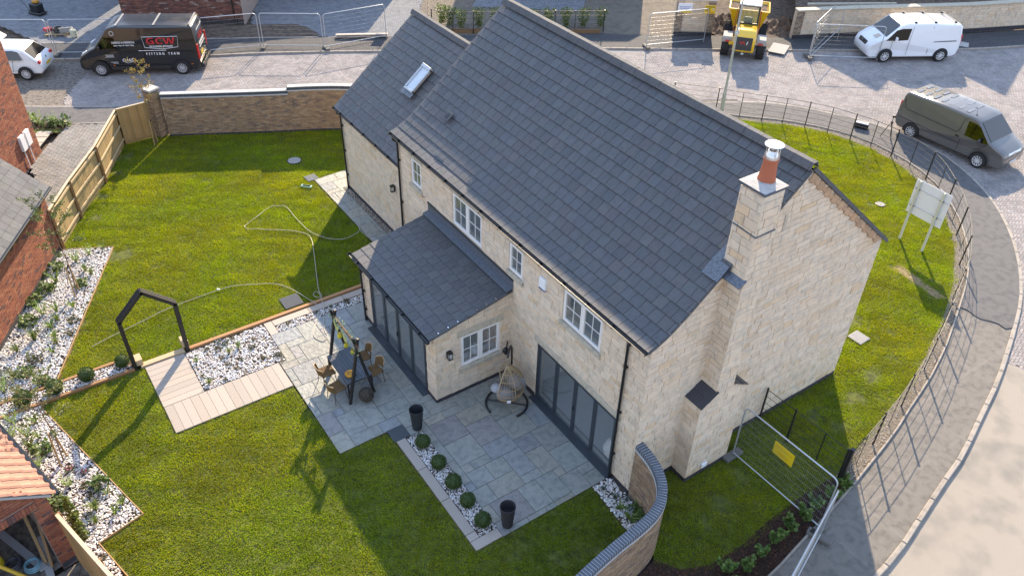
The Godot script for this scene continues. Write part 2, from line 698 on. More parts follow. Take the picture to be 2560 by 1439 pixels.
var turf_line := V2([-15.0, -17.2, -12.82, -18.98, -12.03, -19.90, -11.20, -20.50, -10.45, -20.92, -9.77, -21.12, -9.0, -21.27, -8.30, -21.32, -7.42, -21.28, -6.58, -21.10, -5.76, -20.71, -3.86, -19.48, -3.2, -18.98, -2.45, -18.20, -1.82, -17.40, -1.27, -16.53, -0.60, -15.40, 0.18, -13.70, 0.57, -12.72, 0.82, -12.0, 1.19, -10.99, 1.46, -10.15, 1.69, -9.28, 1.96, -8.14, 2.16, -7.13, 2.42, -5.9, 2.62, -5.0])
var far_kerb := V2([-44.0, 19.0, -37.07, 7.07, -36.16, 5.44, -33.54, 0.3, -32.4, -2.24, -31.0, -4.99, -29.5, -7.68, -23.41, -18.6, -20.03, -23.9, -17.34, -28.2, -15.1, -32.0, -13.18, -35.45, -12.40, -37.01, -11.53, -39.17, -6.5, -51.0])
var far_path_edge := V2([-46.0, 18.0, -39.33, 6.99, -38.22, 4.79, -35.37, -1.01, -34.40, -2.92, -32.5, -6.3, -29.2, -12.3, -25.17, -19.75, -24.32, -20.72, -22.90, -22.95, -21.67, -24.95, -19.28, -28.5, -17.70, -31.5, -14.43, -37.78, -14.03, -38.66, -12.87, -41.52, -8.0, -52.5])


func joined(a: PackedVector2Array, b: PackedVector2Array) -> PackedVector2Array:
	var o := a.duplicate()
	var q := b.duplicate()
	q.reverse()
	o.append_array(q)
	return o


func build_ground() -> void:
	struct("ground", sheet(rect(-260, -260, 260, 260), -0.26), M.soil)
	# the block-paved road and its sand bed at the unfinished end
	var road := kerb_line.duplicate()
	road = road.slice(0, 22)
	road.append_array(V2([2.55, -13.3, 9.0, -15.6, 30.0, -26.0, 22.0, -60.0]))
	var back := far_kerb.duplicate()
	back.reverse()
	var fk := PackedVector2Array()
	for p in back:
		if p.y < 6.0:
			fk.append(p)
	road.append_array(fk)
	road.append_array(V2([-34.73, 5.61, -33.63, 6.31, -32.76, 6.85, -31.99, 7.27, -31.16, 7.52, -30.9, 7.4]))
	struct("road_bed", sheet(road, -0.115), M.paver_joint)
	var sand := V2([-37.07, 7.07, -36.16, 5.44, -34.73, 5.61, -33.63, 6.31, -32.76, 6.85, -31.99, 7.27, -31.16, 7.52, -30.9, 7.4, -31.83, 8.92, -38.0, 19.5, -44.0, 19.0])
	struct("unpaved_road", sheet(sand, -0.125), M.sand_base)
	lay_road_pavers(road)
	var conc := V2([2.55, -13.3, 2.84, -12.56, 3.19, -11.53, 3.44, -10.65, 3.77, -9.61, 4.09, -8.57, 4.29, -7.55, 4.47, -6.74, 4.67, -5.85, 4.89, -4.94, 5.04, -4.13, 5.12, -3.37, 5.27, -1.8, 5.38, 0.5, 5.45, 5.0, 6.0, 40.0, 60.0, 40.0, 60.0, -40.0, 30.0, -26.0, 9.0, -15.6])
	struct("concrete_road", sheet(conc, -0.105), M.concrete_road)
	lay_kerb("kerb", kerb_line, 0.915, -0.12, 0.0, 0.13)
	lay_kerb("far_kerb", far_kerb, 0.915, -0.12, 0.0, 0.13)
	var lk := V2([-34.5, 13.5, -31.83, 8.92, -29.66, 5.46])
	lay_kerb("side_kerb", lk, 0.915, -0.12, 0.0, 0.13)
	# footpaths
	var brk := V2([1.85, -15.04, 1.72, -14.74, 1.45, -14.78, 1.23, -14.68, 1.0, -14.52, 0.81, -14.50, 0.5, -14.56, 0.22, -14.50])
	var p1 := kerb_line.slice(0, 21)
	p1.append_array(brk)
	var e1 := edging_line.slice(0, 17)
	e1.reverse()
	p1.append_array(e1)
	p1.append(Vector2(-28.5, 6.1))
	struct("asphalt_footpath", sheet(p1, -0.006, 0.04), M.asphalt_path)
	var p2 := kerb_line.slice(21, kerb_line.size())
	var e2 := edging_line.slice(17, edging_line.size())
	e2.reverse()
	p2.append_array(e2)
	var bk := brk.duplicate()
	bk.reverse()
	p2.append_array(bk)
	struct("dusty_footpath", sheet(p2, -0.040), M.dusty_path)
	struct("far_footpath", sheet(joined(far_kerb, far_path_edge), -0.006), M.asphalt_new)
	struct("left_footpath", sheet(V2([-34.5, 13.5, -31.83, 8.92, -29.66, 5.46, -28.2, 6.2, -30.02, 9.1, -33.0, 14.4]), -0.006), M.asphalt_path)
	# gravel margin inside the edging
	struct("gravel_margin", sheet(joined(edging_line.slice(0, 27), turf_line), -0.03), M.gravel)
	var eg := struct_holder("path_edging")
	var q := along(edging_line, 0.915)
	for k in q.size() - 1:
		var a: Vector2 = q[k][0]
		var b: Vector2 = q[k + 1][0]
		var g := Geo.new()
		g.col = shade(Color.WHITE, 0.1)
		g.bar(Vector3(a.x, -0.03, a.y), Vector3(b.x, -0.03, b.y).move_toward(Vector3(a.x, -0.03, a.y), 0.008), 0.05, 0.12, Vector3.UP, 0.006)
		part(eg, "edging_stone", g, M.kerb)
	# lawns
	var front := turf_line.duplicate()
	front.append_array(V2([2.55, -4.0, 2.6, -2.5, 2.75, -1.3, 2.7, -0.3, 2.4, 0.4, 1.85, 0.75, 1.0, 0.05, 0.0, -0.1, 0.0, -8.2, -12.0, -8.2, -12.0, -7.2, -17.7, -7.2, -19.5, -9.5]))
	struct("front_lawn", sheet(front, -0.035), M.lawn_soil)
	var upper := V2([-11.6, 0.5, -11.6, 9.2, -12.1, 9.4, -12.1, 11.4, -18.32, 8.35, -19.2, 9.85, -20.9, 8.95, -23.05, 7.55, -25.75, 6.15, -25.95, 4.6, -25.75, 4.23, -24.06, 0.95, -23.32, -0.61, -22.35, -2.38, -20.9, -5.0, -17.7, -5.0, -17.7, -0.5, -18.95, -0.95, -18.95, 0.5])
	struct("upper_lawn", sheet(upper, -0.035), M.lawn_soil)
	var lower := V2([-11.5, 9.1, -8.35, 9.1, -8.35, 5.72, -5.25, 5.66, -5.25, 4.26, -4.79, 4.24, -0.69, 4.14, -0.69, 0.66, 0.9, 0.78, 1.45, 0.75, 1.78, 1.4, 1.85, 2.2, 2.0, 3.4, 2.6, 6.0, 2.2, 9.8, -4.57, 11.32, -5.83, 11.67, -6.14, 10.56, -10.0, 11.61, -11.33, 11.95, -11.5, 11.9])
	struct("lower_lawn", sheet(lower, -0.035), M.lawn_soil)
	# turf that has gone brown
	struct("bare_turf", sheet(V2([-2.41, -14.95, -1.9, -14.82, -1.2, -14.72, -0.26, -14.55, -0.47, -14.22, -1.2, -14.30, -1.9, -14.40, -2.43, -14.36]), -0.028), M.turf_patch)
	grow_grass(front, upper, lower)
	build_patio()
	build_beds()


func lay_kerb(called: String, line: PackedVector2Array, step: float, low: float, top: float, width: float) -> void:
	var h := struct_holder(called)
	var q := along(line, step)
	for k in q.size() - 1:
		var a: Vector2 = q[k][0]
		var b: Vector2 = q[k + 1][0]
		var cv := cam_inv * Vector3(a.x, 0, a.y)
		if cv.z > -4.0 or absf(cv.x / cv.z) > 0.7 or absf(cv.y / cv.z) > 0.42:
			continue
		var g := Geo.new()
		g.col = shade(Color.WHITE, 0.13, 0.02)
		var y := (low + top) * 0.5 - 0.03
		var j := (b - a).normalized() * 0.006
		g.bar(Vector3(a.x + j.x, y, a.y + j.y), Vector3(b.x - j.x, y, b.y - j.y), width, top - low + 0.06, Vector3.UP, 0.018)
		part(h, "kerb_stone", g, M.kerb)


func lay_road_pavers(road: PackedVector2Array) -> void:
	var g := Geo.new()
	g.prism(rect(-0.094, -0.044, 0.094, 0.044), flat(Vector3.ZERO), 0.03, 0.006)
	var at := []
	var tint := []
	var d := Vector2(0.506, -0.863)
	var turn := atan2(-d.y, d.x) + PI / 4.0
	var ax := Vector2(cos(turn), -sin(turn))
	var ay := Vector2(sin(turn), cos(turn))
	var o := Vector2(-16.0, -18.0)
	var tones := FastNoiseLite.new()
	tones.frequency = 0.25
	tones.seed = 5
	for k in range(-420, 420):
		for l in range(-210, 210):
			for hv in 2:
				var c := Vector2(k + 2 * l + 1.0, k - 2 * l + 0.5) if hv == 0 else Vector2(k + 2 * l + 0.5, k - 2 * l + 2.0)
				var p := o + (ax * c.x + ay * c.y) * 0.1
				if p.x < -38.0 or p.x > 6.0 or p.y > 8.5 or p.y < -44.0:
					continue
				var v := cam_inv * Vector3(p.x, 0, p.y)
				if v.z > -3.0 or absf(v.x / v.z) > 0.68 or absf(v.y / v.z) > 0.42:
					continue
				if p.x > -29.0 and p.x < -14.0 and p.y > -20.0 and (p - Vector2(-29.66, 5.46)).dot(Vector2(0.863, 0.506)) > -0.5:
					continue
				if not Geometry2D.is_point_in_polygon(p, road):
					continue
				at.append(Transform3D(Basis(Vector3.UP, turn + (PI / 2.0 if hv else 0.0)), Vector3(p.x, -0.128 + r(-0.0015, 0.0015), p.y)))
				var t := 1.0 + r(-0.16, 0.14) + 0.10 * tones.get_noise_2d(p.x, p.y)
				var w := r(-0.035, 0.05)
				tint.append(Color(t * (1.0 + w), t, t * (1.0 - w * 0.6)))
	var h := struct_holder("paved_road")
	stuff("road_paver", "", "", g.mesh(), M.road_paver, at, tint, h)


# ---------------------------------------------------------------- grass

func grow_grass(front: PackedVector2Array, upper: PackedVector2Array, lower: PackedVector2Array) -> void:
	var meshes := []
	for kind in 3:
		var g := Geo.new()
		for k in 130:
			var p := Vector3(r(-0.17, 0.17), 0, r(-0.17, 0.17))
			var a := r(0, TAU)
			var h := r(0.03, 0.075)
			var lean := Vector3(0.6, 0, 0.35) * r(0.1, 0.9) * h + Vector3(r(-1, 1), 0, r(-1, 1)) * h * 0.6
			var w := Vector3(cos(a), 0, sin(a)) * r(0.005, 0.0105)
			var t := r(0.0, 1.0)
			var c := Color(0.185, 0.28, 0.010).lerp(Color(0.36, 0.40, 0.020), t * t)
			if rng.randf() < 0.06:
				c = Color(0.34, 0.29, 0.10)
			g.col = shade(c, 0.2)
			var tip := p + lean + Vector3(0, h * 0.85, 0)
			var nn := (w.cross(tip - p)).normalized()
			if nn.y < 0.0:
				nn = -nn
				w = -w
			var b := g.point(p - w, nn)
			g.point(p + w, nn)
			g.point(tip, nn)
			g.i.append_array([b, b + 2, b + 1])
		meshes.append(g.mesh())
	var patch := FastNoiseLite.new()
	patch.frequency = 0.22
	patch.fractal_octaves = 4
	patch.seed = 11
	var sway := FastNoiseLite.new()
	sway.frequency = 0.5
	sway.seed = 3
	var fine := FastNoiseLite.new()
	fine.frequency = 1.1
	fine.seed = 21
	var worn := V2([-2.41, -14.95, -1.9, -14.82, -1.2, -14.72, -0.26, -14.55, -0.47, -14.22, -1.2, -14.30, -1.9, -14.40, -2.43, -14.36])
	var bare := [Vector3(1.55, -1.9, 0.45), Vector3(1.2, -2.9, 0.35), Vector3(1.8, -1.0, 0.3), Vector3(0.9, 1.75, 0.28), Vector3(0.75, 2.2, 0.22), Vector3(0.55, 2.75, 0.3), Vector3(-0.15, 3.3, 0.3), Vector3(1.0, -8.0, 0.4), Vector3(0.9, -6.3, 0.35), Vector3(1.5, -6.6, 0.35), Vector3(0.5, -10.4, 0.2), Vector3(0.7, -9.1, 0.4), Vector3(-22.0, 7.75, 0.35), Vector3(-20.6, 8.4, 0.35), Vector3(-23.6, 6.9, 0.3), Vector3(-24.8, 6.2, 0.35), Vector3(-17.6, 8.2, 0.5), Vector3(-0.6, -5.3, 0.3)]
	for kind in [["upper_lawn_grass", "mown grass of the large lawn beside the timber fence", upper], ["lower_lawn_grass", "mown grass of the lawn below the decking and patio", lower], ["front_lawn_grass", "newly laid turf of the front lawn inside the curved railing", front]]:
		var poly: PackedVector2Array = kind[2]
		var lo := Vector2(1e9, 1e9)
		var hi := -lo
		for p in poly:
			lo = lo.min(p)
			hi = hi.max(p)
		var at := [[], [], []]
		var tint := [[], [], []]
		var step := 0.185
		var x := lo.x
		while x < hi.x:
			var z := lo.y
			while z < hi.y:
				var p := Vector2(x + r(-0.08, 0.08), z + r(-0.08, 0.08))
				z += step
				if not Geometry2D.is_point_in_polygon(p, poly) or Geometry2D.is_point_in_polygon(p, worn):
					continue
				var v := cam_inv * Vector3(p.x, 0, p.y)
				if v.z > -3.0 or absf(v.x / v.z) > 0.75 or absf(v.y / v.z) > 0.5:
					continue
				if p.x < -1.0 and p.x > -13.0 and p.y < -8.2 and p.y > -11.0:
					continue
				var skip := 0.0
				for b in bare:
					var d = Vector2(b.x, b.y).distance_to(p) / b.z
					skip = maxf(skip, 1.0 - d * d)
				if kind[0] == "front_lawn_grass":
					var seam := fposmod(p.x * 0.25 - p.y * 0.97, 0.62)
					if seam < 0.07 and p.y < -4.5 and rng.randf() < 0.6:
						skip = maxf(skip, 0.5)
				if skip > 0.0 and rng.randf() < skip * 1.3:
					continue
				var n := patch.get_noise_2d(p.x, p.y)
				var f := fine.get_noise_2d((p.x * 0.55 - p.y * 0.83) * 0.45, (p.x * 0.83 + p.y * 0.55) * 1.7)
				var tone := 1.0 + 0.20 * n + 0.48 * f + 0.06
				var dry := clampf(0.5 + 1.6 * patch.get_noise_2d(p.x + 40.0, p.y), 0.0, 1.0)
				var c := Color(1.0, 1.05, 0.9).lerp(Color(1.28, 1.02, 1.25), dry * 0.6)
				var s := r(0.8, 1.2) * (1.0 + 0.25 * f)
				var turn := sway.get_noise_2d(p.x, p.y) * 2.4 + r(-0.5, 0.5)
				var which := rng.randi() % 3
				at[which].append(Transform3D(Basis(Vector3.UP, turn).scaled(Vector3(1.0, s, 1.0)), Vector3(p.x, -0.037, p.y)))
				tint[which].append(Color(c.r * tone, c.g * tone, c.b * tone))
			x += step
		var h := struct_holder(kind[0])
		h.set_meta("kind", "stuff")
		tag(h, kind[1], "grass")
		for k in 3:
			stuff("grass_tuft", "", "", meshes[k], M.grass, at[k], tint[k], h)


# ---------------------------------------------------------------- patio, decking, planting beds

func build_patio() -> void:
	var base := V2([-10.8, 0.45, -10.05, 0.45, -10.05, 2.5, -5.46, 2.5, -5.46, 0.0, -0.68, 0.0, -0.68, 3.42, -4.79, 3.42, -4.79, 3.76, -5.28, 3.76, -5.26, 5.66, -9.5, 5.68, -9.5, 5.45, -10.8, 5.45])
	struct("patio_bed", sheet(base, -0.02, 0.05), M.mortar_dark)
	var h := struct_holder("patio")
	slab_field(h, base, Vector2(-10.8, 0.06), 62, 38, 0.285)
	var wing := V2([-18.93, -0.93, -18.85, 0.47, -10.06, 0.44, -10.06, 0.02, -12.0, 0.02, -12.0, -0.47, -17.7, -0.47, -17.7, -0.93])
	struct("side_path_bed", sheet(wing, -0.02, 0.05), M.mortar_dark)
	var hw := struct_holder("side_path")
	slab_field(hw, V2([-18.93, -0.93, -18.85, 0.47, -10.06, 0.44, -10.06, 0.02, -12.0, 0.02, -12.0, -0.22, -17.7, -0.22, -17.7, -0.93]), Vector2(-18.95, -0.95), 32, 6, 0.29)


func slab_field(h: Node3D, region: PackedVector2Array, o: Vector2, nx: int, nz: int, u: float) -> void:
	var free := {}
	for x in nx:
		for z in nz:
			free[Vector2i(x, z)] = true
	var sizes := [[3, 2], [2, 3], [2, 2], [2, 2], [3, 2], [2, 1], [1, 2], [1, 1], [3, 3]]
	for z in nz:
		for x in nx:
			if not free.has(Vector2i(x, z)):
				continue
			var best := [1, 1]
			for t in 5:
				var s: Array = sizes[rng.randi() % sizes.size()]
				var fits := true
				for dx in s[0]:
					for dz in s[1]:
						if not free.has(Vector2i(x + dx, z + dz)):
							fits = false
				if fits and s[0] * s[1] > best[0] * best[1] or fits and rng.randf() < 0.12:
					best = s
			for dx in best[0]:
				for dz in best[1]:
					free.erase(Vector2i(x + dx, z + dz))
			var a := o + Vector2(x, z) * u
			var b := a + Vector2(best[0], best[1]) * u
			var cell := rect(a.x + 0.006, a.y + 0.006, b.x - 0.006, b.y - 0.006)
			for poly in Geometry2D.intersect_polygons(cell, region):
				var lo := Vector2(1e9, 1e9)
				var hi := -lo
				for p in poly:
					lo = lo.min(p)
					hi = hi.max(p)
				if hi.x - lo.x < 0.04 or hi.y - lo.y < 0.04:
					continue
				var g := Geo.new()
				var kind := rng.randf()
				var c := Color(0.25, 0.252, 0.225)
				if kind < 0.22:
					c = Color(0.285, 0.27, 0.225)
				elif kind < 0.36:
					c = Color(0.225, 0.235, 0.235)
				elif kind < 0.46:
					c = Color(0.225, 0.212, 0.202)
				g.col = shade(c, 0.10, 0.02)
				g.prism(poly, Transform3D(Basis(Vector3.RIGHT, Vector3(0, 0, 1), Vector3.UP), Vector3(0, -0.03, 0)), 0.03 + r(-0.002, 0.002), 0.004)
				part(h, "paving_slab", g, M.slab)


func pebbles(called: String, label: String, poly: PackedVector2Array, y: float, per: float, lo_s: float, hi_s: float, colours: Array, heap := 0.0) -> void:
	var g := Geo.new()
	var top := PackedVector2Array([Vector2(0.0, -0.45), Vector2(0.75, -0.3), Vector2(1.0, 0.0), Vector2(0.72, 0.38), Vector2(0.0, 0.55)])
	g.lathe(top, Transform3D.IDENTITY, 6)
	var mesh := g.mesh()
	var lo := Vector2(1e9, 1e9)
	var hi := -lo
	for p in poly:
		lo = lo.min(p)
		hi = hi.max(p)
	var at := []
	var tint := []
	var many := int((hi.x - lo.x) * (hi.y - lo.y) * per)
	for k in many:
		var p := Vector2(r(lo.x, hi.x), r(lo.y, hi.y))
		if not Geometry2D.is_point_in_polygon(p, poly):
			continue
		var s := r(lo_s, hi_s)
		at.append(Transform3D(Basis.from_euler(Vector3(r(-0.7, 0.7), r(0, TAU), r(-0.7, 0.7))) * Basis.from_scale(Vector3(s * r(0.8, 1.3), s * r(0.6, 0.9), s * r(0.7, 1.0))), Vector3(p.x, y + r(-0.3, 0.6) * s + heap * rng.randf(), p.y)))
		tint.append(shade(colours[rng.randi() % colours.size()], 0.12, 0.02))
	stuff(called, label, "pebbles", mesh, M.pebble, at, tint)


func planks(called: String, boxes: Array) -> void:   # each: x0, z0, x1, z1
	var h := struct_holder(called)
	for b in boxes:
		var g := Geo.new()
		g.col = shade(Color(0.40, 0.34, 0.285), 0.09, 0.02)
		g.prism(rect(b[0] + 0.003, b[1] + 0.003, b[2] - 0.003, b[3] - 0.003), Transform3D(Basis(Vector3.RIGHT, Vector3(0, 0, 1), Vector3.UP), Vector3(0, -0.025, 0)), 0.032, 0.003)
		part(h, "plank", g, M.plank)


func sleeper(called: String, label: String, a: Vector2, b: Vector2, w: float, top: float, c: Color) -> void:
	var g := Geo.new()
	g.col = c
	g.bar(Vector3(0, 0, 0), Vector3(b.x - a.x, 0, b.y - a.y), w, 0.2, Vector3.UP, 0.008)
	var o := part(self, called, g, M.wood_new)
	o.position = Vector3(a.x, top - 0.1, a.y)
	tag(o, label, "edging", "timber bed edging")


func build_beds() -> void:
	var whites := [Color(0.66, 0.63, 0.60), Color(0.72, 0.70, 0.68), Color(0.58, 0.54, 0.50), Color(0.62, 0.62, 0.64), Color(0.50, 0.44, 0.38), Color(0.74, 0.72, 0.70)]
	# decking of pale wood planks
	var d := []
	for k in 8:
		d.append([-11.44 + k * 0.2425, 7.95, -11.44 + (k + 1) * 0.2425, 9.11])
	planks("upper_decking", d)
	d = []
	for k in 14:
		d.append([-9.49, 5.71 + k * 0.2425, -8.35, 5.71 + (k + 1) * 0.2425])
	planks("lower_decking", d)
	planks("plank_border", [[-11.45, 5.18, -10.78, 5.44], [-11.45, 3.96, -11.17, 5.17], [-11.45, 2.75, -11.17, 3.95], [-11.45, 1.54, -11.17, 2.74], [-11.45, 0.5, -11.17, 1.53]])
	planks("planting_border", [[-4.79, 3.93, -3.60, 4.2], [-3.59, 3.93, -2.40, 4.2], [-2.39, 3.93, -1.20, 4.2], [-1.19, 3.93, -0.98, 4.2], [-0.97, 3.43, -0.69, 4.2]])
	struct("plank_bed", sheet(V2([-11.5, 0.5, -8.33, 0.5, -8.33, 9.13, -11.5, 9.13]), -0.031), M.soil)
	struct("border_bed", sheet(rect(-4.8, 3.4, -0.68, 4.22), -0.027), M.soil)
	# white stone beds
	var upper := V2([-19.1, 9.9, -18.32, 8.38, -16.18, 9.47, -12.28, 11.45, -12.2, 13.2, -14.2, 12.85])
	var lower := V2([-11.5, 12.02, -10.0, 11.63, -6.16, 10.6, -5.86, 11.7, -4.5, 11.36, -4.4, 11.75, -5.75, 12.15, -8.4, 12.85, -11.5, 13.6])
	struct("upper_bed_soil", sheet(upper, -0.03), M.soil)
	struct("lower_bed_soil", sheet(lower, -0.03), M.soil)
	pebbles("white_cobbles", "white cobbles of the long bed beside the red brick garage wall", upper, -0.012, 620, 0.02, 0.042, whites)
	pebbles("white_cobbles", "white cobbles of the bed beside the terracotta-roofed outbuilding", lower, -0.012, 640, 0.02, 0.042, whites)
	struct("box_bed_soil", sheet(rect(-12.05, 9.4, -11.55, 13.4), 0.0), M.soil)
	pebbles("white_cobbles", "white cobbles between the sleepers round the box balls", rect(-12.03, 9.45, -11.57, 13.3), 0.02, 640, 0.018, 0.036, whites)
	pebbles("white_cobbles", "white cobbles of the square bed between decking and patio", V2([-11.42, 5.47, -9.53, 5.47, -9.53, 7.92, -11.42, 7.92]), -0.018, 640, 0.018, 0.038, whites)
	pebbles("white_cobbles", "narrow strip of white cobbles along the patio by the hose", rect(-11.14, 0.55, -10.82, 5.15), -0.018, 640, 0.018, 0.036, whites)
	pebbles("white_cobbles", "white chippings under the row of five box balls", rect(-4.76, 3.43, -0.99, 3.91), -0.012, 950, 0.015, 0.03, whites)
	struct("corner_bed_soil", sheet(V2([-0.67, 0.65, 0.95, 0.78, 1.35, 0.72, 0.82, 0.16, 0.0, 0.04, -0.67, 0.04]), -0.03), M.soil)
	pebbles("white_cobbles", "white cobbles in the corner bed below the curved wall", V2([-0.67, 0.63, 0.95, 0.76, 1.3, 0.70, 0.82, 0.18, 0.0, 0.06, -0.66, 0.06]), -0.012, 640, 0.02, 0.04, whites)
	# timber edging
	var orange := Color(0.38, 0.20, 0.09)
	sleeper("sleeper", "brown sleeper on the lawn side of the box ball bed", Vector2(-12.1, 9.42), Vector2(-12.1, 13.4), 0.10, 0.06, orange)
	sleeper("sleeper", "brown sleeper on the lower side of the box ball bed", Vector2(-11.5, 9.38), Vector2(-11.5, 13.4), 0.10, 0.06, orange * 0.85)
	sleeper("sleeper", "short pale sleeper crossing under the black garden arch", Vector2(-11.56, 7.9), Vector2(-11.56, 9.2), 0.2, 0.05, Color(0.55, 0.40, 0.24))
	sleeper("sleeper", "long brown sleeper between upper lawn and white bed, from arch to house", Vector2(-11.56, 0.5), Vector2(-11.56, 7.75), 0.13, 0.05, orange * 1.1)
	sleeper("arch_foot_block", "pale timber block beside the arch foot next to a box ball", Vector2(-11.72, 9.10), Vector2(-11.72, 9.30), 0.34, 0.24, Color(0.56, 0.42, 0.26))
	sleeper("arch_foot_block", "pale timber block beside the arch foot next to the white bed", Vector2(-11.74, 7.72), Vector2(-11.74, 7.92), 0.34, 0.30, Color(0.56, 0.42, 0.26))
	var thin := Color(0.42, 0.27, 0.13)
	for e in [["board edging at the top of the long white bed", -19.1, 9.9, -18.32, 8.36], ["board edging down the lawn side of the long white bed", -18.32, 8.36, -12.2, 11.42], ["board edging of the lower white bed towards the lawn", -11.45, 12.0, -6.14, 10.57], ["board edging across the end of the lower white bed", -6.14, 10.57, -5.85, 11.68], ["board edging of the narrow white strip by the bottom fence", -5.85, 11.68, -4.3, 11.27]]:
		sleeper("board_edging", e[0], Vector2(e[1], e[2]), Vector2(e[3], e[4]), 0.028, 0.025, thin)
	# gravel instances at the front margin and along the extension wall
	var tans := [Color(0.42, 0.34, 0.25), Color(0.50, 0.43, 0.34), Color(0.33, 0.25, 0.17), Color(0.55, 0.50, 0.44), Color(0.38, 0.33, 0.28)]
	pebbles("gravel", "tan gravel strip between front lawn and path edging", joined(edging_line.slice(0, 27), turf_line), -0.03, 420, 0.012, 0.024, tans)
	pebbles("gravel", "brown gravel strip along the extension wall under the egg chair", rect(-5.46, 0.03, -5.24, 2.5), -0.012, 900, 0.01, 0.022, tans)
	pebbles("gravel", "brown gravel strip along the foot of the wing wall", rect(-17.6, -0.45, -12.05, -0.24), -0.012, 900, 0.01, 0.022, tans)
	# grates and covers
	grate("dark plastic drain grate at the patio corner by the planter", Vector3(-5.04, 0.0, 4.0), 0.49, 0.49, 0.0, Color(0.07, 0.08, 0.09))
	grate("grey drain grate in the lawn at the end of the side path", Vector3(-19.08, -0.005, 0.51), 0.46, 0.46, 0.05, Color(0.24, 0.24, 0.24))
	grate("dark drain grate in the lawn beside the sleeper near the hose", Vector3(-12.05, 0.005, 4.25), 0.62, 0.62, 0.0, Color(0.10, 0.105, 0.11))
	grate("pale ribbed cover in the front lawn beside the gable", Vector3(-0.62, 0.005, -10.24), 0.5, 0.5, 0.03, Color(0.42, 0.41, 0.40))
	for m in [["round grey manhole cover in the upper lawn", Vector3(-20.74, 0.012, 0.55), 0.3], ["small round chamber cover in the front lawn near the sign", Vector3(-5.30, 0.005, -17.73), 0.2]]:
		var o := thing("manhole_cover", m[0], "manhole cover", m[1])
		var g := Geo.new()
		g.lathe(PackedVector2Array([Vector2(m[2], -0.05), Vector2(m[2], 0.0), Vector2(m[2] - 0.025, 0.004), Vector2(m[2] - 0.03, -0.004)]), Transform3D.IDENTITY, 24)
		part(o, "rim", g, M.black_plastic)
		g = Geo.new()
		g.col = Color(0.30, 0.29, 0.27)
		g.lathe(PackedVector2Array([Vector2(m[2] - 0.03, -0.03), Vector2(m[2] - 0.03, 0.0), Vector2(0.0, 0.0)]), Transform3D.IDENTITY, 24, false)
		part(o, "lid", g, M.matte)
	var cv := thing("access_cover", "pale square access cover in the far footpath behind the white van", "access cover", Vector3(-13.4, 0.0, -36.25), 0.5)
	var g2 := Geo.new()
	g2.col = Color(0.40, 0.39, 0.37)
	g2.box(Vector3(0, 0.0, 0), Vector3(0.55, 0.02, 0.75), Basis.IDENTITY, 0.004)
	part(cv, "lid", g2, M.matte)
	g2 = Geo.new()
	g2.box(Vector3(0, -0.004, 0), Vector3(0.63, 0.02, 0.83))
	part(cv, "frame", g2, M.black_plastic)


func grate(label: String, at: Vector3, w: float, l: float, turn: float, c: Color) -> void:
	var o := thing("drain_grate", label, "drain grate", at, turn)
	var g := Geo.new()
	g.col = c
	g.box(Vector3(0, -0.004, 0), Vector3(w, 0.02, l), Basis.IDENTITY, 0.003)
	part(o, "tray", g, M.matte)
	var n := 14
	for k in n:
		g = Geo.new()
		g.col = c * 1.25
		g.box(Vector3(0, 0.012, (k + 0.5) / n * l - l / 2.0), Vector3(w - 0.03, 0.014, l / n * 0.45), Basis.IDENTITY, 0.002)
		part(o, "rib", g, M.matte)


# ---------------------------------------------------------------- the stone house

var stones := []
var tiles := []


func stone_colour() -> Color:
	var t := rng.randf()
	var c := Color(0.744, 0.618, 0.480)
	if t < 0.40:
		c = Color(0.792, 0.678, 0.546)
	elif t < 0.47:
		c = Color(0.702, 0.600, 0.486)
	elif t < 0.54:
		c = Color(0.738, 0.576, 0.402)
	elif t < 0.57:
		c = Color(0.702, 0.516, 0.324)
	return shade(Color(0.744, 0.622, 0.485).lerp(c, 0.6), 0.05, 0.015)


func stone_wall(list: Array, o: Vector3, u: Vector3, n: Vector3, outline: PackedVector2Array, holes := [], v0 := 0.0, lo_h := 0.12, hi_h := 0.20, out_by := 0.0) -> void:
	var lo := Vector2(1e9, 1e9)
	var hi := -lo
	for p in outline:
		lo = lo.min(p)
		hi = hi.max(p)
	var v := maxf(lo.y, v0)
	while v < hi.y - 0.03:
		var ch := r(lo_h, hi_h)
		var x := lo.x - r(0.0, 0.4)
		while x < hi.x:
			var l := r(0.22, 0.58)
			var cell := rect(maxf(x, lo.x - 0.1) + 0.006, v + 0.006, x + l - 0.006, minf(v + ch, hi.y + 0.1) - 0.006)
			x += l
			if cell[1].x < lo.x + 0.02:
				continue
			var polys := Geometry2D.intersect_polygons(cell, outline)
			for h: Rect2 in holes:
				if h.position.y > v + ch or h.end.y < v or h.position.x > cell[1].x or h.end.x < cell[0].x:
					continue
				var left := []
				for p in polys:
					left.append_array(Geometry2D.clip_polygons(p, rect(h.position.x, h.position.y, h.end.x, h.end.y)))
				polys.assign(left)
			for p: PackedVector2Array in polys:
				if Geometry2D.is_polygon_clockwise(p):
					p.reverse()
				var mid := Vector2.ZERO
				var area := 0.0
				for k in p.size():
					mid += p[k] / p.size()
					area += 0.5 * p[k].cross(p[(k + 1) % p.size()])
				if area < 0.003:
					continue
				var g := Geo.new()
				g.col = stone_colour()
				var q := PackedVector2Array()
				for k in p.size():
					q.append(p[k] - mid)
				var b := Basis(u, Vector3.UP, n) * Basis(Vector3.UP, r(-0.02, 0.02)) * Basis(Vector3.RIGHT, r(-0.025, 0.025))
				var at := o + u * mid.x + Vector3.UP * mid.y - n * 0.025
				g.prism(q, Transform3D(b, at), 0.030 + r(0.0, 0.010) + out_by, 0.009)
				piece(list, g, at, n, area)
		v += ch


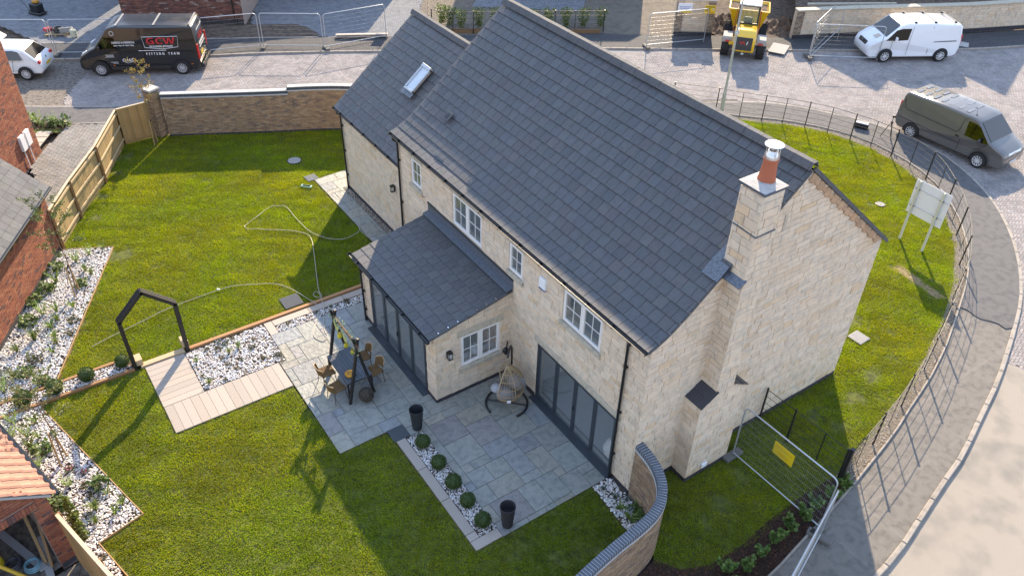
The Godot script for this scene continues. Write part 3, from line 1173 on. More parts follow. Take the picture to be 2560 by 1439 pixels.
# a wall slab with rectangular openings, from u0 to u1 and v0 to v1, set back behind the facing
func wall_slab(g: Geo, o: Vector3, u: Vector3, n: Vector3, u0: float, u1: float, v0: float, v1: float, holes: Array, thick: float) -> void:
	var us := [u0, u1]
	var vs := [v0, v1]
	for h: Rect2 in holes:
		us.append_array([h.position.x, h.end.x])
		vs.append_array([h.position.y, h.end.y])
	us.sort()
	vs.sort()
	for a in us.size() - 1:
		for b in vs.size() - 1:
			if us[a + 1] - us[a] < 0.001 or vs[b + 1] - vs[b] < 0.001:
				continue
			var mid := Vector2((us[a] + us[a + 1]) * 0.5, (vs[b] + vs[b + 1]) * 0.5)
			var inside := false
			for h: Rect2 in holes:
				if h.has_point(mid):
					inside = true
			if inside:
				continue
			g.box(o + u * mid.x + Vector3.UP * mid.y - n * (thick * 0.5 + 0.012), Vector3(us[a + 1] - us[a], vs[b + 1] - vs[b], thick), Basis(u, Vector3.UP, n))


func plinth(list: Array, o: Vector3, u: Vector3, n: Vector3, u0: float, u1: float, courses: int) -> void:
	for k in courses:
		var x := u0 - (0.11 if k % 2 else 0.0)
		while x < u1:
			var a := maxf(x + 0.005, u0)
			var b := minf(x + 0.22, u1)
			x += 0.225
			if b - a < 0.03:
				continue
			var g := Geo.new()
			g.col = shade(Color(0.055, 0.05, 0.055), 0.25)
			g.prism(rect(a, k * 0.075 - 0.02, b, k * 0.075 + 0.045), Transform3D(Basis(u, Vector3.UP, n), o - n * 0.02), 0.04, 0.004)
			piece(list, g, o + u * a, n, 0.012)


func on_profile(prof: PackedVector2Array, s: float) -> Array:   # point and slope direction at arc length s from the eave
	for k in prof.size() - 1:
		var l := prof[k].distance_to(prof[k + 1])
		if s <= l or k == prof.size() - 2:
			var d := (prof[k + 1] - prof[k]) / l
			return [prof[k] + d * s, d]
		s -= l
	return []


func tile_roof(list: Array, o: Vector3, a_dir: Vector3, d_dir: Vector3, prof: PackedVector2Array, a0: float, a1: float, gauge: float, tw: float, thick: float, colours: Array, shift := 0.5) -> void:
	var total := 0.0
	for k in prof.size() - 1:
		total += prof[k].distance_to(prof[k + 1])
	var rows := int(ceil(total / gauge - 0.2))
	for row in rows:
		var s0 := row * gauge
		var s1 := minf(s0 + gauge + 0.04, total)
		var p0: Array = on_profile(prof, s0)
		var p1: Array = on_profile(prof, s1)
		var dd: Vector2 = (p1[0] - p0[0]).normalized()
		var nn := Vector2(-dd.y, dd.x)
		if nn.y < 0.0:
			nn = -nn
		var n3 := d_dir * nn.x + Vector3.UP * nn.y
		var low: Vector3 = o + d_dir * p0[0].x + Vector3.UP * p0[0].y
		var upp: Vector3 = o + d_dir * p1[0].x + Vector3.UP * p1[0].y
		var x := a0 - (tw * shift if row % 2 else 0.0)
		while x < a1 - 0.02:
			var xa := maxf(x + 0.005, a0)
			var xb := minf(x + tw - 0.005, a1)
			x += tw
			if xb - xa < 0.03:
				continue
			var g := Geo.new()
			g.col = shade(colours[rng.randi() % colours.size()], 0.10, 0.015)
			var j := r(-0.002, 0.003)
			var la := low + a_dir * xa
			var lb := low + a_dir * xb
			var ua := upp + a_dir * xa
			var ub := upp + a_dir * xb
			var t0 := n3 * (2.0 * thick + j)
			var t1 := n3 * thick
			var b0 := t0 - n3 * thick * 0.5
			var e := (ua - la).normalized() * 0.004
			g.quad(la + t0 + e, lb + t0 + e, ub + t1, ua + t1, n3)
			g.quad(la + t0 + e, lb + t0 + e, lb + t0 - n3 * 0.004, la + t0 - n3 * 0.004, n3 - e)
			g.quad(la + b0, lb + b0, lb + t0 - n3 * 0.004, la + t0 - n3 * 0.004, -e)
			g.quad(la + b0, lb + b0, ub, ua, -n3)
			g.quad(la + b0, la + t0, ua + t1, ua, -a_dir)
			g.quad(lb + b0, lb + t0, ub + t1, ub, a_dir)
			piece(list, g, (la + ub) * 0.5, n3, (xb - xa) * gauge)


func gutter(parent: Node3D, a: Vector3, b: Vector3, d_dir: Vector3) -> void:
	var poly := PackedVector2Array()
	for k in 9:
		var t := PI + PI * k / 8.0
		poly.append(Vector2(cos(t), sin(t)) * 0.058)
	for k in 9:
		var t := TAU - PI * k / 8.0
		poly.append(Vector2(cos(t), sin(t)) * 0.050)
	var z := (b - a).normalized()
	var g := Geo.new()
	g.slab(poly, Transform3D(Basis(d_dir, Vector3.UP, d_dir.cross(Vector3.UP)), a), 0.0)
	g = Geo.new()
	var flip := d_dir.cross(Vector3.UP).dot(z) < 0.0
	var start := b if flip else a
	g.slab(poly, Transform3D(Basis(d_dir, Vector3.UP, d_dir.cross(Vector3.UP)), start), a.distance_to(b))
	for e in [a, b]:
		g.box(e + Vector3(0, -0.028, 0), (d_dir.abs() * 0.112) + Vector3(0, 0.056, 0) + z.abs() * 0.006)
	var o := part(parent, "gutter", g, M.black_plastic)
	var l := a.distance_to(b)
	var m := int(l / 0.95)
	for k in m:
		g = Geo.new()
		var p := a + z * (k + 0.6) * 0.95
		g.box(p + Vector3(0, -0.035, 0) - d_dir * 0.02, d_dir.abs() * 0.13 + Vector3(0, 0.07, 0) + z.abs() * 0.03)
		part(o, "bracket", g, M.black_plastic)


func downpipe(parent: Node3D, p: PackedVector3Array, n: Vector3) -> void:
	var g := Geo.new()
	g.tube(p, 0.036, 10)
	var o := part(parent, "downpipe", g, M.black_plastic)
	var top := p[p.size() - 2]
	var bot := p[p.size() - 1]
	var m := 3
	for k in m:
		g = Geo.new()
		g.box(top.lerp(bot, (k + 0.4) / m) - n * 0.03, Vector3(0.12, 0.05, 0.05) if absf(n.z) > 0.5 else Vector3(0.05, 0.05, 0.12))
		part(o, "clip", g, M.black_plastic)


# o: lower left corner of the opening on the wall face; u to the right, n outwards
func casement(house: Node3D, o: Vector3, u: Vector3, n: Vector3, w: float, h: float, leaves: int, lintel_h := 0.22, sill := true) -> void:
	var b := Basis(u, Vector3.UP, n)
	var bar := func(g: Geo, x0: float, y0: float, x1: float, y1: float, back: float, deep: float) -> void:
		g.box(o + u * (x0 + x1) * 0.5 + Vector3.UP * (y0 + y1) * 0.5 - n * back, Vector3(x1 - x0, y1 - y0, deep), b, 0.004)
	var fr := Geo.new()
	var f := 0.055
	bar.call(fr, 0, 0, w, f, 0.06, 0.07)
	bar.call(fr, 0, h - f, w, h, 0.06, 0.07)
	bar.call(fr, 0, f, f, h - f, 0.06, 0.07)
	bar.call(fr, w - f, f, w, h - f, 0.06, 0.07)
	var lw := (w - 2 * f) / leaves
	for k in range(1, leaves):
		bar.call(fr, f + lw * k - 0.03, f, f + lw * k + 0.03, h - f, 0.06, 0.068)
	var win := part(house, "window", fr, M.white_frame)
	for k in leaves:
		var x0 := f + lw * k + (0.03 if k > 0 else 0.0)
		var x1 := f + lw * (k + 1) - (0.03 if k < leaves - 1 else 0.0)
		var s := 0.045
		var g := Geo.new()
		bar.call(g, x0, f, x1, f + s, 0.045, 0.06)
		bar.call(g, x0, h - f - s, x1, h - f, 0.045, 0.06)
		bar.call(g, x0, f + s, x0 + s, h - f - s, 0.045, 0.06)
		bar.call(g, x1 - s, f + s, x1, h - f - s, 0.045, 0.06)
		part(win, "sash", g, M.white_frame)
		g = Geo.new()
		var xm := (x0 + x1) * 0.5
		var ym := h * 0.5
		bar.call(g, xm - 0.009, f + s, xm + 0.009, h - f - s, 0.045, 0.022)
		bar.call(g, x0 + s, ym - 0.009, x1 - s, ym + 0.009, 0.045, 0.020)
		part(win, "glazing_bar", g, M.white_frame)
		for q in [[x0 + s, f + s, xm - 0.009, ym - 0.009], [xm + 0.009, f + s, x1 - s, ym - 0.009], [x0 + s, ym + 0.009, xm - 0.009, h - f - s], [xm + 0.009, ym + 0.009, x1 - s, h - f - s]]:
			g = Geo.new()
			bar.call(g, q[0], q[1], q[2], q[3], 0.047, 0.009)
			part(win, "pane", g, M.pane)
	var g2 := Geo.new()
	g2.box(o + u * w * 0.5 + Vector3.UP * (h + lintel_h * 0.5) - n * 0.05, Vector3(w + 0.2, lintel_h, 0.14), b, 0.006)
	part(win, "lintel", g2, M.smooth_stone)
	if sill:
		g2 = Geo.new()
		g2.box(o + u * w * 0.5 + Vector3.UP * -0.075 - n * 0.02, Vector3(w + 0.12, 0.15, 0.16), b, 0.008)
		part(win, "sill", g2, M.smooth_stone)


func bifold(house: Node3D, o: Vector3, u: Vector3, n: Vector3, w: float, h: float, leaves: int) -> void:
	var b := Basis(u, Vector3.UP, n)
	var bar := func(g: Geo, x0: float, y0: float, x1: float, y1: float, back: float, deep: float) -> void:
		g.box(o + u * (x0 + x1) * 0.5 + Vector3.UP * (y0 + y1) * 0.5 - n * back, Vector3(x1 - x0, y1 - y0, deep), b, 0.004)
	var g := Geo.new()
	bar.call(g, 0, 0, 0.06, h, 0.05, 0.09)
	bar.call(g, w - 0.06, 0, w, h, 0.05, 0.09)
	bar.call(g, 0.06, h - 0.07, w - 0.06, h, 0.05, 0.09)
	bar.call(g, 0.06, 0, w - 0.06, 0.035, 0.05, 0.09)
	var door := part(house, "folding_door", g, M.anthracite)
	g = Geo.new()
	bar.call(g, -0.06, -0.005, w + 0.06, 0.025, -0.09, 0.2)
	part(door, "threshold", g, M.anthracite)
	var lw := (w - 0.12) / leaves
	for k in leaves:
		var x0 := 0.06 + lw * k + 0.003
		var x1 := 0.06 + lw * (k + 1) - 0.003
		g = Geo.new()
		bar.call(g, x0, 0.04, x0 + 0.058, h - 0.075, 0.045, 0.065)
		bar.call(g, x1 - 0.058, 0.04, x1, h - 0.075, 0.045, 0.065)
		bar.call(g, x0 + 0.058, 0.04, x1 - 0.058, 0.12, 0.045, 0.065)
		bar.call(g, x0 + 0.058, h - 0.14, x1 - 0.058, h - 0.075, 0.045, 0.065)
		part(door, "leaf_frame", g, M.anthracite)
		g = Geo.new()
		bar.call(g, x0 + 0.058, 0.12, x1 - 0.058, h - 0.14, 0.045, 0.02)
		part(door, "pane", g, M.pane)
	g = Geo.new()
	var hx := 0.06 + lw * 1.0 - 0.035
	g.tube(PackedVector3Array([o + u * hx + Vector3.UP * 1.02 - n * 0.01, o + u * hx + Vector3.UP * 1.02 + n * 0.05, o + u * (hx - 0.13) + Vector3.UP * 1.01 + n * 0.055]), 0.011, 6)
	part(door, "handle", g, M.anthracite)
	g = Geo.new()
	hx = 0.06 + lw * 2.0
	g.box(o + u * hx + Vector3.UP * 1.0 + n * 0.0, Vector3(0.04, 0.16, 0.05), b, 0.005)
	part(door, "handle", g, M.black_plastic)


func wall_lantern(house: Node3D, at: Vector3, n: Vector3) -> void:
	var side := n.cross(Vector3.UP).abs()
	var g := Geo.new()
	g.box(at, n.abs() * 0.02 + side * 0.13 + Vector3(0, 0.24, 0), Basis.IDENTITY, 0.004)
	for s in [-1.0, 1.0]:
		for q in [0.045, 0.135]:
			g.box(at + side * 0.055 * s + n * q, Vector3(0.014, 0.20, 0.014))
	g.box(at + n * 0.085 + Vector3(0, 0.11, 0), n.abs() * 0.15 + side * 0.15 + Vector3(0, 0.03, 0), Basis.IDENTITY, 0.006)
	g.box(at + n * 0.085 + Vector3(0, -0.11, 0), n.abs() * 0.13 + side * 0.13 + Vector3(0, 0.02, 0))
	var o := part(house, "wall_light", g, M.black_plastic)
	g = Geo.new()
	g.box(at + n * 0.09, n.abs() * 0.085 + side * 0.10 + Vector3(0, 0.18, 0))
	part(o, "glass", g, M.lamp_glass)
	g = Geo.new()
	g.col = Color(0.7, 0.7, 0.66)
	g.lathe(PackedVector2Array([Vector2(0, -0.06), Vector2(0.02, -0.05), Vector2(0.022, -0.01), Vector2(0.012, 0.03), Vector2(0, 0.035)]), Transform3D(Basis.IDENTITY, at + n * 0.09), 8)
	part(o, "bulb", g, M.plastic)


func build_house() -> void:
	var h := thing("stone_house", "cream stone house with grey slate roof, chimney and lean-to extension", "house")
	var X := Vector3.RIGHT
	var Z := Vector3(0, 0, 1)
	var wall := holder(h, "wall")
	var roof := holder(h, "roof")
	var plinths := []
	# --- garden front of the main block
	var win_g := [Rect2(-11.2, 3.62, 0.67, 0.95), Rect2(-8.66, 3.50, 1.62, 1.11), Rect2(-5.67, 3.67, 0.67, 0.93), Rect2(-3.22, 3.60, 1.55, 1.03), Rect2(-4.16, -0.02, 3.42, 2.12)]
	var holes := []
	for w: Rect2 in win_g:
		holes.append(w)
	var face_holes := holes.duplicate()
	for k in 4:
		var w: Rect2 = win_g[k]
		face_holes.append(Rect2(w.position.x - 0.1, w.end.y, w.size.x + 0.2, 0.22))
		face_holes.append(Rect2(w.position.x - 0.06, w.position.y - 0.15, w.size.x + 0.12, 0.15))
	face_holes.append(Rect2(-4.28, 2.10, 3.62, 0.22))
	stone_wall(stones, Vector3.ZERO, X, Z, rect(-12.05, 0.11, 0.012, 5.0), face_holes, 0.11)
	plinth(plinths, Vector3.ZERO, X, Z, -5.4, -4.2, 2)
	plinth(plinths, Vector3.ZERO, X, Z, -0.72, 0.0, 2)
	plinth(plinths, Vector3.ZERO, X, Z, -12.0, -10.1, 2)
	var g := Geo.new()
	wall_slab(g, Vector3.ZERO, X, Z, -12.04, -0.012, -0.1, 5.02, holes, 0.25)
	# --- gable and the other outer walls
	var gable := PackedVector2Array([Vector2(-0.012, 0.11), Vector2(8.2, 0.11), Vector2(8.2, 4.98), Vector2(4.1, 8.33), Vector2(0.9, 5.68), Vector2(0.28, 5.16), Vector2(-0.012, 5.0)])
	stone_wall(stones, Vector3.ZERO, -Z, X, gable, [Rect2(1.52, -0.1, 1.48, 2.8), Rect2(1.97, 2.7, 0.57, 6.0)], 0.11)
	plinth(plinths, Vector3.ZERO, -Z, X, 0.0, 1.5, 2)
	plinth(plinths, Vector3.ZERO, -Z, X, 3.02, 8.2, 2)
	g.slab(PackedVector2Array([Vector2(0.25, -0.1), Vector2(8.2, -0.1), Vector2(8.2, 4.98), Vector2(4.1, 8.32), Vector2(0.9, 5.67), Vector2(0.28, 5.15), Vector2(0.25, 5.0)]), Transform3D(Basis(-Z, Vector3.UP, X), Vector3(-0.262, 0, 0)), 0.25)
	g.slab(PackedVector2Array([Vector2(0.25, -0.1), Vector2(8.2, -0.1), Vector2(8.2, 4.98), Vector2(4.1, 8.32), Vector2(0.9, 5.67), Vector2(0.25, 5.0)]), Transform3D(Basis(-Z, Vector3.UP, X), Vector3(-12.05, 0, 0)), 0.25)
	g.box(Vector3(-6.02, 2.45, -8.07), Vector3(11.5, 5.1, 0.24))
	# --- wing
	stone_wall(stones, Vector3(0, 0, -0.47), X, Z, rect(-17.66, 0.11, -12.06, 3.48), [], 0.11)
	plinth(plinths, Vector3(0, 0, -0.47), X, Z, -17.66, -12.06, 2)
	g.box(Vector3(-14.85, 1.7, -0.61), Vector3(5.57, 3.6, 0.24))
	g.slab(PackedVector2Array([Vector2(0.73, -0.1), Vector2(7.2, -0.1), Vector2(7.2, 3.45), Vector2(3.85, 6.2), Vector2(0.73, 3.6)]), Transform3D(Basis(-Z, Vector3.UP, X), Vector3(-17.64, 0, 0)), 0.25)
	g.box(Vector3(-14.85, 1.7, -7.1), Vector3(5.57, 3.6, 0.24))
	# --- extension
	var swin := Rect2(0.83, 0.98, 1.32, 1.14)
	# side wall: u runs from the garden corner back to the house (z = 2.53 - u)
	var side := PackedVector2Array([Vector2(-0.012, 0.11), Vector2(2.53, 0.11), Vector2(2.53, 3.06), Vector2(-0.012, 2.53)])
	stone_wall(stones, Vector3(-5.46, 0, 2.53), -Z, X, side, [swin, Rect2(0.73, 2.12, 1.52, 0.22), Rect2(0.77, 0.84, 1.44, 0.14)], 0.11)
	plinth(plinths, Vector3(-5.46, 0, 2.53), -Z, X, 0.0, 2.5, 2)
	wall_slab(g, Vector3(-5.46, 0, 2.53), -Z, X, 0.26, 2.53, -0.1, 2.5, [swin], 0.25)
	g.slab(PackedVector2Array([Vector2(0.0, 2.5), Vector2(2.53, 2.5), Vector2(2.53, 3.04), Vector2(0.0, 2.52)]), Transform3D(Basis(-Z, Vector3.UP, X), Vector3(-5.72, 0, 2.53)), 0.24)
	stone_wall(stones, Vector3(0, 0, 2.53), X, Z, rect(-10.05, 0.11, -5.448, 2.5), [Rect2(-9.42, -0.1, 3.46, 2.34), Rect2(-10.0, 2.24, 4.5, 0.3)], 0.11)
	plinth(plinths, Vector3(0, 0, 2.53), X, Z, -10.05, -9.45, 2)
	plinth(plinths, Vector3(0, 0, 2.53), X, Z, -5.95, -5.46, 2)
	wall_slab(g, Vector3(0, 0, 2.53), X, Z, -10.04, -5.472, -0.1, 2.48, [Rect2(-9.42, -0.2, 3.46, 2.42)], 0.25)
	g.slab(PackedVector2Array([Vector2(0.26, -0.1), Vector2(2.53, -0.1), Vector2(2.53, 3.04), Vector2(0.26, 2.55)]), Transform3D(Basis(-Z, Vector3.UP, X), Vector3(-10.04, 0, 2.53)), 0.24)
	# --- chimney breast and stack
	var breast := PackedVector2Array([Vector2(1.488, 0.11), Vector2(3.03, 0.11), Vector2(3.03, 2.74), Vector2(2.55, 3.04), Vector2(2.55, 8.6), Vector2(1.94, 8.6), Vector2(1.94, 3.04), Vector2(1.488, 2.74)])
	stone_wall(stones, Vector3(0.52, 0, 0), -Z, X, breast, [], 0.11, 0.14, 0.24, 0.004)
	stone_wall(stones, Vector3(0, 0, -1.5), X, Z, rect(0.0, 0.11, 0.53, 2.74), [], 0.11, 0.14, 0.24)
	stone_wall(stones, Vector3(0, 0, -1.95), X, Z, rect(-0.13, 3.0, 0.53, 8.6), [], 0.11, 0.14, 0.26, 0.004)
	plinth(plinths, Vector3(0.52, 0, 0), -Z, X, 1.5, 3.02, 2)
	plinth(plinths, Vector3(0, 0, -1.5), X, Z, 0.0, 0.52, 2)
	g.box(Vector3(0.25, 1.32, -2.26), Vector3(0.5, 2.85, 1.49))
	g.slab(PackedVector2Array([Vector2(1.51, 2.7), Vector2(3.01, 2.7), Vector2(2.54, 3.03), Vector2(1.96, 3.03)]), Transform3D(Basis(-Z, Vector3.UP, X), Vector3(0.0, 0, 0)), 0.5)
	g.box(Vector3(0.19, 5.8, -2.25), Vector3(0.60, 5.62, 0.575))
	part(wall, "wall_core", g, M.stone_joint)
	lay(wall, "stone", stones, M.stone, 300)
	lay(wall, "plinth_brick", plinths, M.brick, 60)
	# raked course under the far verge
	var rake := []
	var rp0 := Vector3(0.02, 8.22, -4.12)
	var rp1 := Vector3(0.02, 5.0, -8.06)
	var rd := (rp1 - rp0).normalized()
	var rn := int(rp0.distance_to(rp1) / 0.235)
	for k in rn:
		var gg := Geo.new()
		gg.col = shade(Color(0.50, 0.33, 0.21), 0.12, 0.03)
		gg.bar(rp0 + rd * k * 0.235 + Vector3(0, -0.06, 0), rp0 + rd * (k * 0.235 + 0.222) + Vector3(0, -0.06, 0), 0.05, 0.11 if k % 2 else 0.2, Vector3.UP, 0.006)
		piece(rake, gg, rp0 + rd * k * 0.235, X, 0.03)
	lay(wall, "raked_stone", rake, M.stone, 40)
	# --- rooms behind the glass
	var room := Geo.new()
	room.box(Vector3(-6.0, 0.0, -4.1), Vector3(11.4, 0.04, 7.6))
	room.box(Vector3(-7.75, 0.0, 1.1), Vector3(4.0, 0.04, 2.3))
	room.box(Vector3(-6.0, 2.55, -4.1), Vector3(11.4, 0.24, 7.6))
	part(h, "floor", room, M.room_floor)
	room = Geo.new()
	room.box(Vector3(-6.0, 2.6, -3.6), Vector3(11.4, 5.0, 0.1))
	room.box(Vector3(-4.5, 2.6, -1.9), Vector3(0.1, 5.0, 3.2))
	room.box(Vector3(-9.3, 2.6, -1.9), Vector3(0.1, 5.0, 3.2))
	part(h, "partition_wall", room, M.room_wall)
	# --- windows and doors
	for k in 4:
		var w: Rect2 = win_g[k]
		casement(h, Vector3(w.position.x, w.position.y, 0), X, Z, w.size.x, w.size.y, 1 if w.size.x < 1.0 else 2, 0.22, k != 1)
	casement(h, Vector3(-5.46, swin.position.y, 2.53 - swin.position.x), -Z, X, swin.size.x, swin.size.y, 2)
	bifold(h, Vector3(-4.16, 0, 0.0), X, Z, 3.42, 2.10, 4)
	bifold(h, Vector3(-9.42, 0, 2.56), X, Z, 3.46, 2.22, 4)
	g = Geo.new()
	g.box(Vector3(-2.47, 2.21, -0.045), Vector3(3.62, 0.22, 0.14), Basis.IDENTITY, 0.006)
	part(h, "door_lintel", g, M.smooth_stone)
	# --- main roof
	var greys := [Color(0.084, 0.086, 0.090), Color(0.089, 0.090, 0.093), Color(0.080, 0.082, 0.087), Color(0.092, 0.089, 0.090)]
	var prof := PackedVector2Array([Vector2(0.17, 5.01), Vector2(-0.14, 5.13), Vector2(-0.42, 5.29), Vector2(-0.72, 5.50), Vector2(-1.05, 5.755), Vector2(-4.06, 8.32)])
	tile_roof(tiles, Vector3.ZERO, X, Z, prof, -12.12, 0.055, 0.318, 0.318, 0.032, greys)
	var wprof := PackedVector2Array([Vector2(0.15, 3.42), Vector2(-3.36, 6.30)])
	tile_roof(tiles, Vector3(0, 0, -0.47), X, Z, wprof, -17.78, -12.06, 0.318, 0.318, 0.030, greys)
	var sprof := PackedVector2Array([Vector2(2.72, 2.50), Vector2(0.03, 3.07)])
	tile_roof(tiles, Vector3.ZERO, X, Z, sprof, -10.12, -5.40, 0.315, 0.345, 0.020, greys)
	lay(roof, "roof_tile", tiles, M.roof_tile, 300)
	g = Geo.new()
	g.col = Color(0.03, 0.031, 0.034)
	for p in [[prof, -12.1, 0.03, 0.0], [wprof, -17.76, -12.06, -0.47], [sprof, -10.1, -5.43, 0.0]]:
		var pr: PackedVector2Array = p[0]
		for k in pr.size() - 1:
			var a := Vector3(p[1], pr[k].y - 0.05, pr[k].x + p[3])
			var b := Vector3(p[1], pr[k + 1].y - 0.05, pr[k + 1].x + p[3])
			var c := Vector3(p[2] - p[1], 0, 0)
			g.quad(a, b, b + c, a + c, Vector3.UP)
			g.quad(a + Vector3(0, 0.048, 0), b + Vector3(0, 0.048, 0), b + c + Vector3(0, 0.048, 0), a + c + Vector3(0, 0.048, 0), Vector3.UP)
			for e in [Vector3.ZERO, c]:
				g.quad(a + e, b + e, b + e + Vector3(0, 0.048, 0), a + e + Vector3(0, 0.048, 0), X if e.x > 0 else -X)
	# back slopes
	g.quad(Vector3(-12.1, 8.38, -4.1), Vector3(0.055, 8.38, -4.1), Vector3(0.055, 4.83, -8.42), Vector3(-12.1, 4.83, -8.42), Vector3(0, 1, -1))
	g.quad(Vector3(-17.76, 6.34, -3.87), Vector3(-12.06, 6.34, -3.87), Vector3(-12.06, 3.4, -7.45), Vector3(-17.76, 3.4, -7.45), Vector3(0, 1, -1))
	var deck := part(roof, "roof_deck", g, M.roof_tile)
	deck.set_meta("label", "")
	deck.remove_meta("label")
	# verge edges
	for vg in [[prof, 0.05, 0.0], [wprof, -17.79, -0.47], [sprof, -5.41, 0.0], [prof, -12.12, 0.0]]:
		g = Geo.new()
		g.col = Color(1.25, 1.2, 1.15)
		var pr: PackedVector2Array = vg[0]
		for k in pr.size() - 1:
			g.bar(Vector3(vg[1], pr[k].y + 0.0, pr[k].x + vg[2]), Vector3(vg[1], pr[k + 1].y + 0.0, pr[k + 1].x + vg[2]), 0.035, 0.055)
		part(roof, "verge", g, M.ridge_tile)
	g = Geo.new()
	g.col = Color(1.25, 1.2, 1.15)
	g.bar(Vector3(0.05, 8.36, -4.12), Vector3(0.05, 4.83, -8.42), 0.04, 0.07)
	part(roof, "verge", g, M.ridge_tile)
	for k in 18:   # tile ends along the far verge
		g = Geo.new()
		var p := Vector3(0.02, 8.30, -4.2).lerp(Vector3(0.02, 4.85, -8.4), (k + 0.5) / 18.0)
		g.box(p + Vector3(0, 0.055, 0), Vector3(0.09, 0.03, 0.30), Basis(X, deg_to_rad(-39.4)))
		part(roof, "verge_tile", g, M.ridge_tile)
	# ridge tiles
	var ridge_shape := PackedVector2Array([Vector2(-0.16, -0.10), Vector2(-0.13, -0.10), Vector2(-0.055, 0.035), Vector2(0.055, 0.035), Vector2(0.13, -0.10), Vector2(0.16, -0.10), Vector2(0.07, 0.065), Vector2(-0.07, 0.065)])
	for rg in [[-12.12, 0.06, 8.47, -4.1], [-17.8, -12.07, 6.43, -3.87]]:
		var x: float = rg[0]
		while x < rg[1] - 0.05:
			g = Geo.new()
			g.col = shade(Color.WHITE, 0.08)
			var x1 := minf(x + 0.485, rg[1])
			g.slab(ridge_shape, Transform3D(Basis(-Z, Vector3.UP, X), Vector3(x, rg[2] + r(-0.003, 0.003), rg[3])), x1 - x - 0.008)
			part(roof, "ridge_tile", g, M.ridge_tile)
			x += 0.485
	# verge clips on each course
	for cl in [[prof, 0.045, 0.0, 16, 0.318], [sprof, -5.43, 0.0, 8, 0.315], [prof, -12.09, 0.0, 16, 0.318]]:
		for k in range(1, cl[3]):
			var q: Array = on_profile(cl[0], k * cl[4])
			if cl[1] == 0.045 and k > 6 and k < 10:
				continue
			g = Geo.new()
			g.box(Vector3(cl[1], q[0].y + 0.055, q[0].x), Vector3(0.05, 0.012, 0.03))
			part(roof, "verge_clip", g, M.chrome)
	# gutters and downpipes
	gutter(h, Vector3(-12.14, 5.015, 0.215), Vector3(0.03, 5.015, 0.215), Z)
	gutter(h, Vector3(-17.8, 3.435, -0.265), Vector3(-12.3, 3.435, -0.265), Z)
	gutter(h, Vector3(-10.25, 2.50, 2.775), Vector3(-5.36, 2.50, 2.775), Z)
	downpipe(h, PackedVector3Array([Vector3(-0.5, 4.96, 0.215), Vector3(-0.5, 4.88, 0.215), Vector3(-0.66, 4.80, 0.10), Vector3(-0.68, 4.6, 0.075), Vector3(-0.68, 0.02, 0.075)]), Z)
	downpipe(h, PackedVector3Array([Vector3(-11.9, 4.96, 0.215), Vector3(-11.9, 4.88, 0.215), Vector3(-11.9, 4.75, 0.075), Vector3(-11.9, 0.02, 0.075)]), Z)
	downpipe(h, PackedVector3Array([Vector3(-17.5, 3.4, -0.265), Vector3(-17.5, 3.32, -0.265), Vector3(-17.5, 3.2, -0.395), Vector3(-17.5, 0.02, -0.395)]), Z)
	downpipe(h, PackedVector3Array([Vector3(-9.95, 2.46, 2.775), Vector3(-9.95, 2.38, 2.775), Vector3(-9.86, 2.26, 2.62), Vector3(-9.86, 0.02, 2.605)]), Z)
	# dark strip under the eaves
	g = Geo.new()
	g.box(Vector3(-6.0, 4.985, 0.06), Vector3(12.0, 0.05, 0.16))
	g.box(Vector3(-14.9, 3.43, -0.40), Vector3(5.6, 0.05, 0.16))
	g.box(Vector3(-7.75, 2.46, 2.62), Vector3(4.6, 0.05, 0.18))
	part(h, "fascia", g, M.black_plastic)
	# lead flashing over the extension
	g = Geo.new()
	g.box(Vector3(-7.76, 3.29, 0.022), Vector3(4.74, 0.30, 0.012))
	g.quad(Vector3(-10.13, 3.17, 0.03), Vector3(-5.39, 3.17, 0.03), Vector3(-5.39, 3.125, 0.24), Vector3(-10.13, 3.125, 0.24), Vector3.UP)
	g.quad(Vector3(-10.13, 3.16, 0.03), Vector3(-5.39, 3.16, 0.03), Vector3(-5.39, 3.115, 0.24), Vector3(-10.13, 3.115, 0.24), Vector3.DOWN)
	part(roof, "flashing", g, M.lead)
	g = Geo.new()
	g.box(Vector3(-7.76, 3.46, 0.04), Vector3(4.74, 0.05, 0.05), Basis.IDENTITY, 0.01)
	part(roof, "flashing", g, M.black_plastic)
	build_chimney(h, roof)
	# roof window in the wing
	var sk := holder(roof, "skylight")
	var sd := Vector3(0, 0.634, -0.773)
	var sn := Vector3(0, 0.773, 0.634)
	var sb := Basis(X, sd, sn)
	var sc := Vector3(-14.72, 5.22, -2.30)
	g = Geo.new()
	for e in [[-0.25, 0.0, 0.07, 1.0], [0.25, 0.0, 0.07, 1.0]]:
		g.box(sc + sb * Vector3(e[0], e[1], 0.05), Vector3(e[2], e[3], 0.10), sb, 0.006)
	g.box(sc + sb * Vector3(0, 0.5, 0.06), Vector3(0.57, 0.12, 0.13), sb, 0.006)
	g.box(sc + sb * Vector3(0, -0.49, 0.05), Vector3(0.57, 0.08, 0.10), sb, 0.006)
	part(sk, "frame", g, M.galvanised)
	g = Geo.new()
	g.box(sc + sb * Vector3(0, 0.0, 0.075), Vector3(0.43, 0.9, 0.012), sb)
	part(sk, "pane", g, M.pane)
	g = Geo.new()
	g.col = Color(0.62, 0.66, 0.72)
	g.box(sc + sb * Vector3(0, 0.0, 0.03), Vector3(0.43, 0.9, 0.012), sb)
	part(sk, "blind", g, M.plastic)
	g = Geo.new()
	g.quad(sc + sb * Vector3(-0.36, -0.52, 0.03), sc + sb * Vector3(0.36, -0.52, 0.03), sc + sb * Vector3(0.36, -0.70, 0.05), sc + sb * Vector3(-0.36, -0.70, 0.05), sn)
	part(sk, "flashing", g, M.lead)
	# tile vent
	g = Geo.new()
	var vb := Basis(X, Vector3(0, 0.64, -0.77), Vector3(0, 0.77, 0.64))
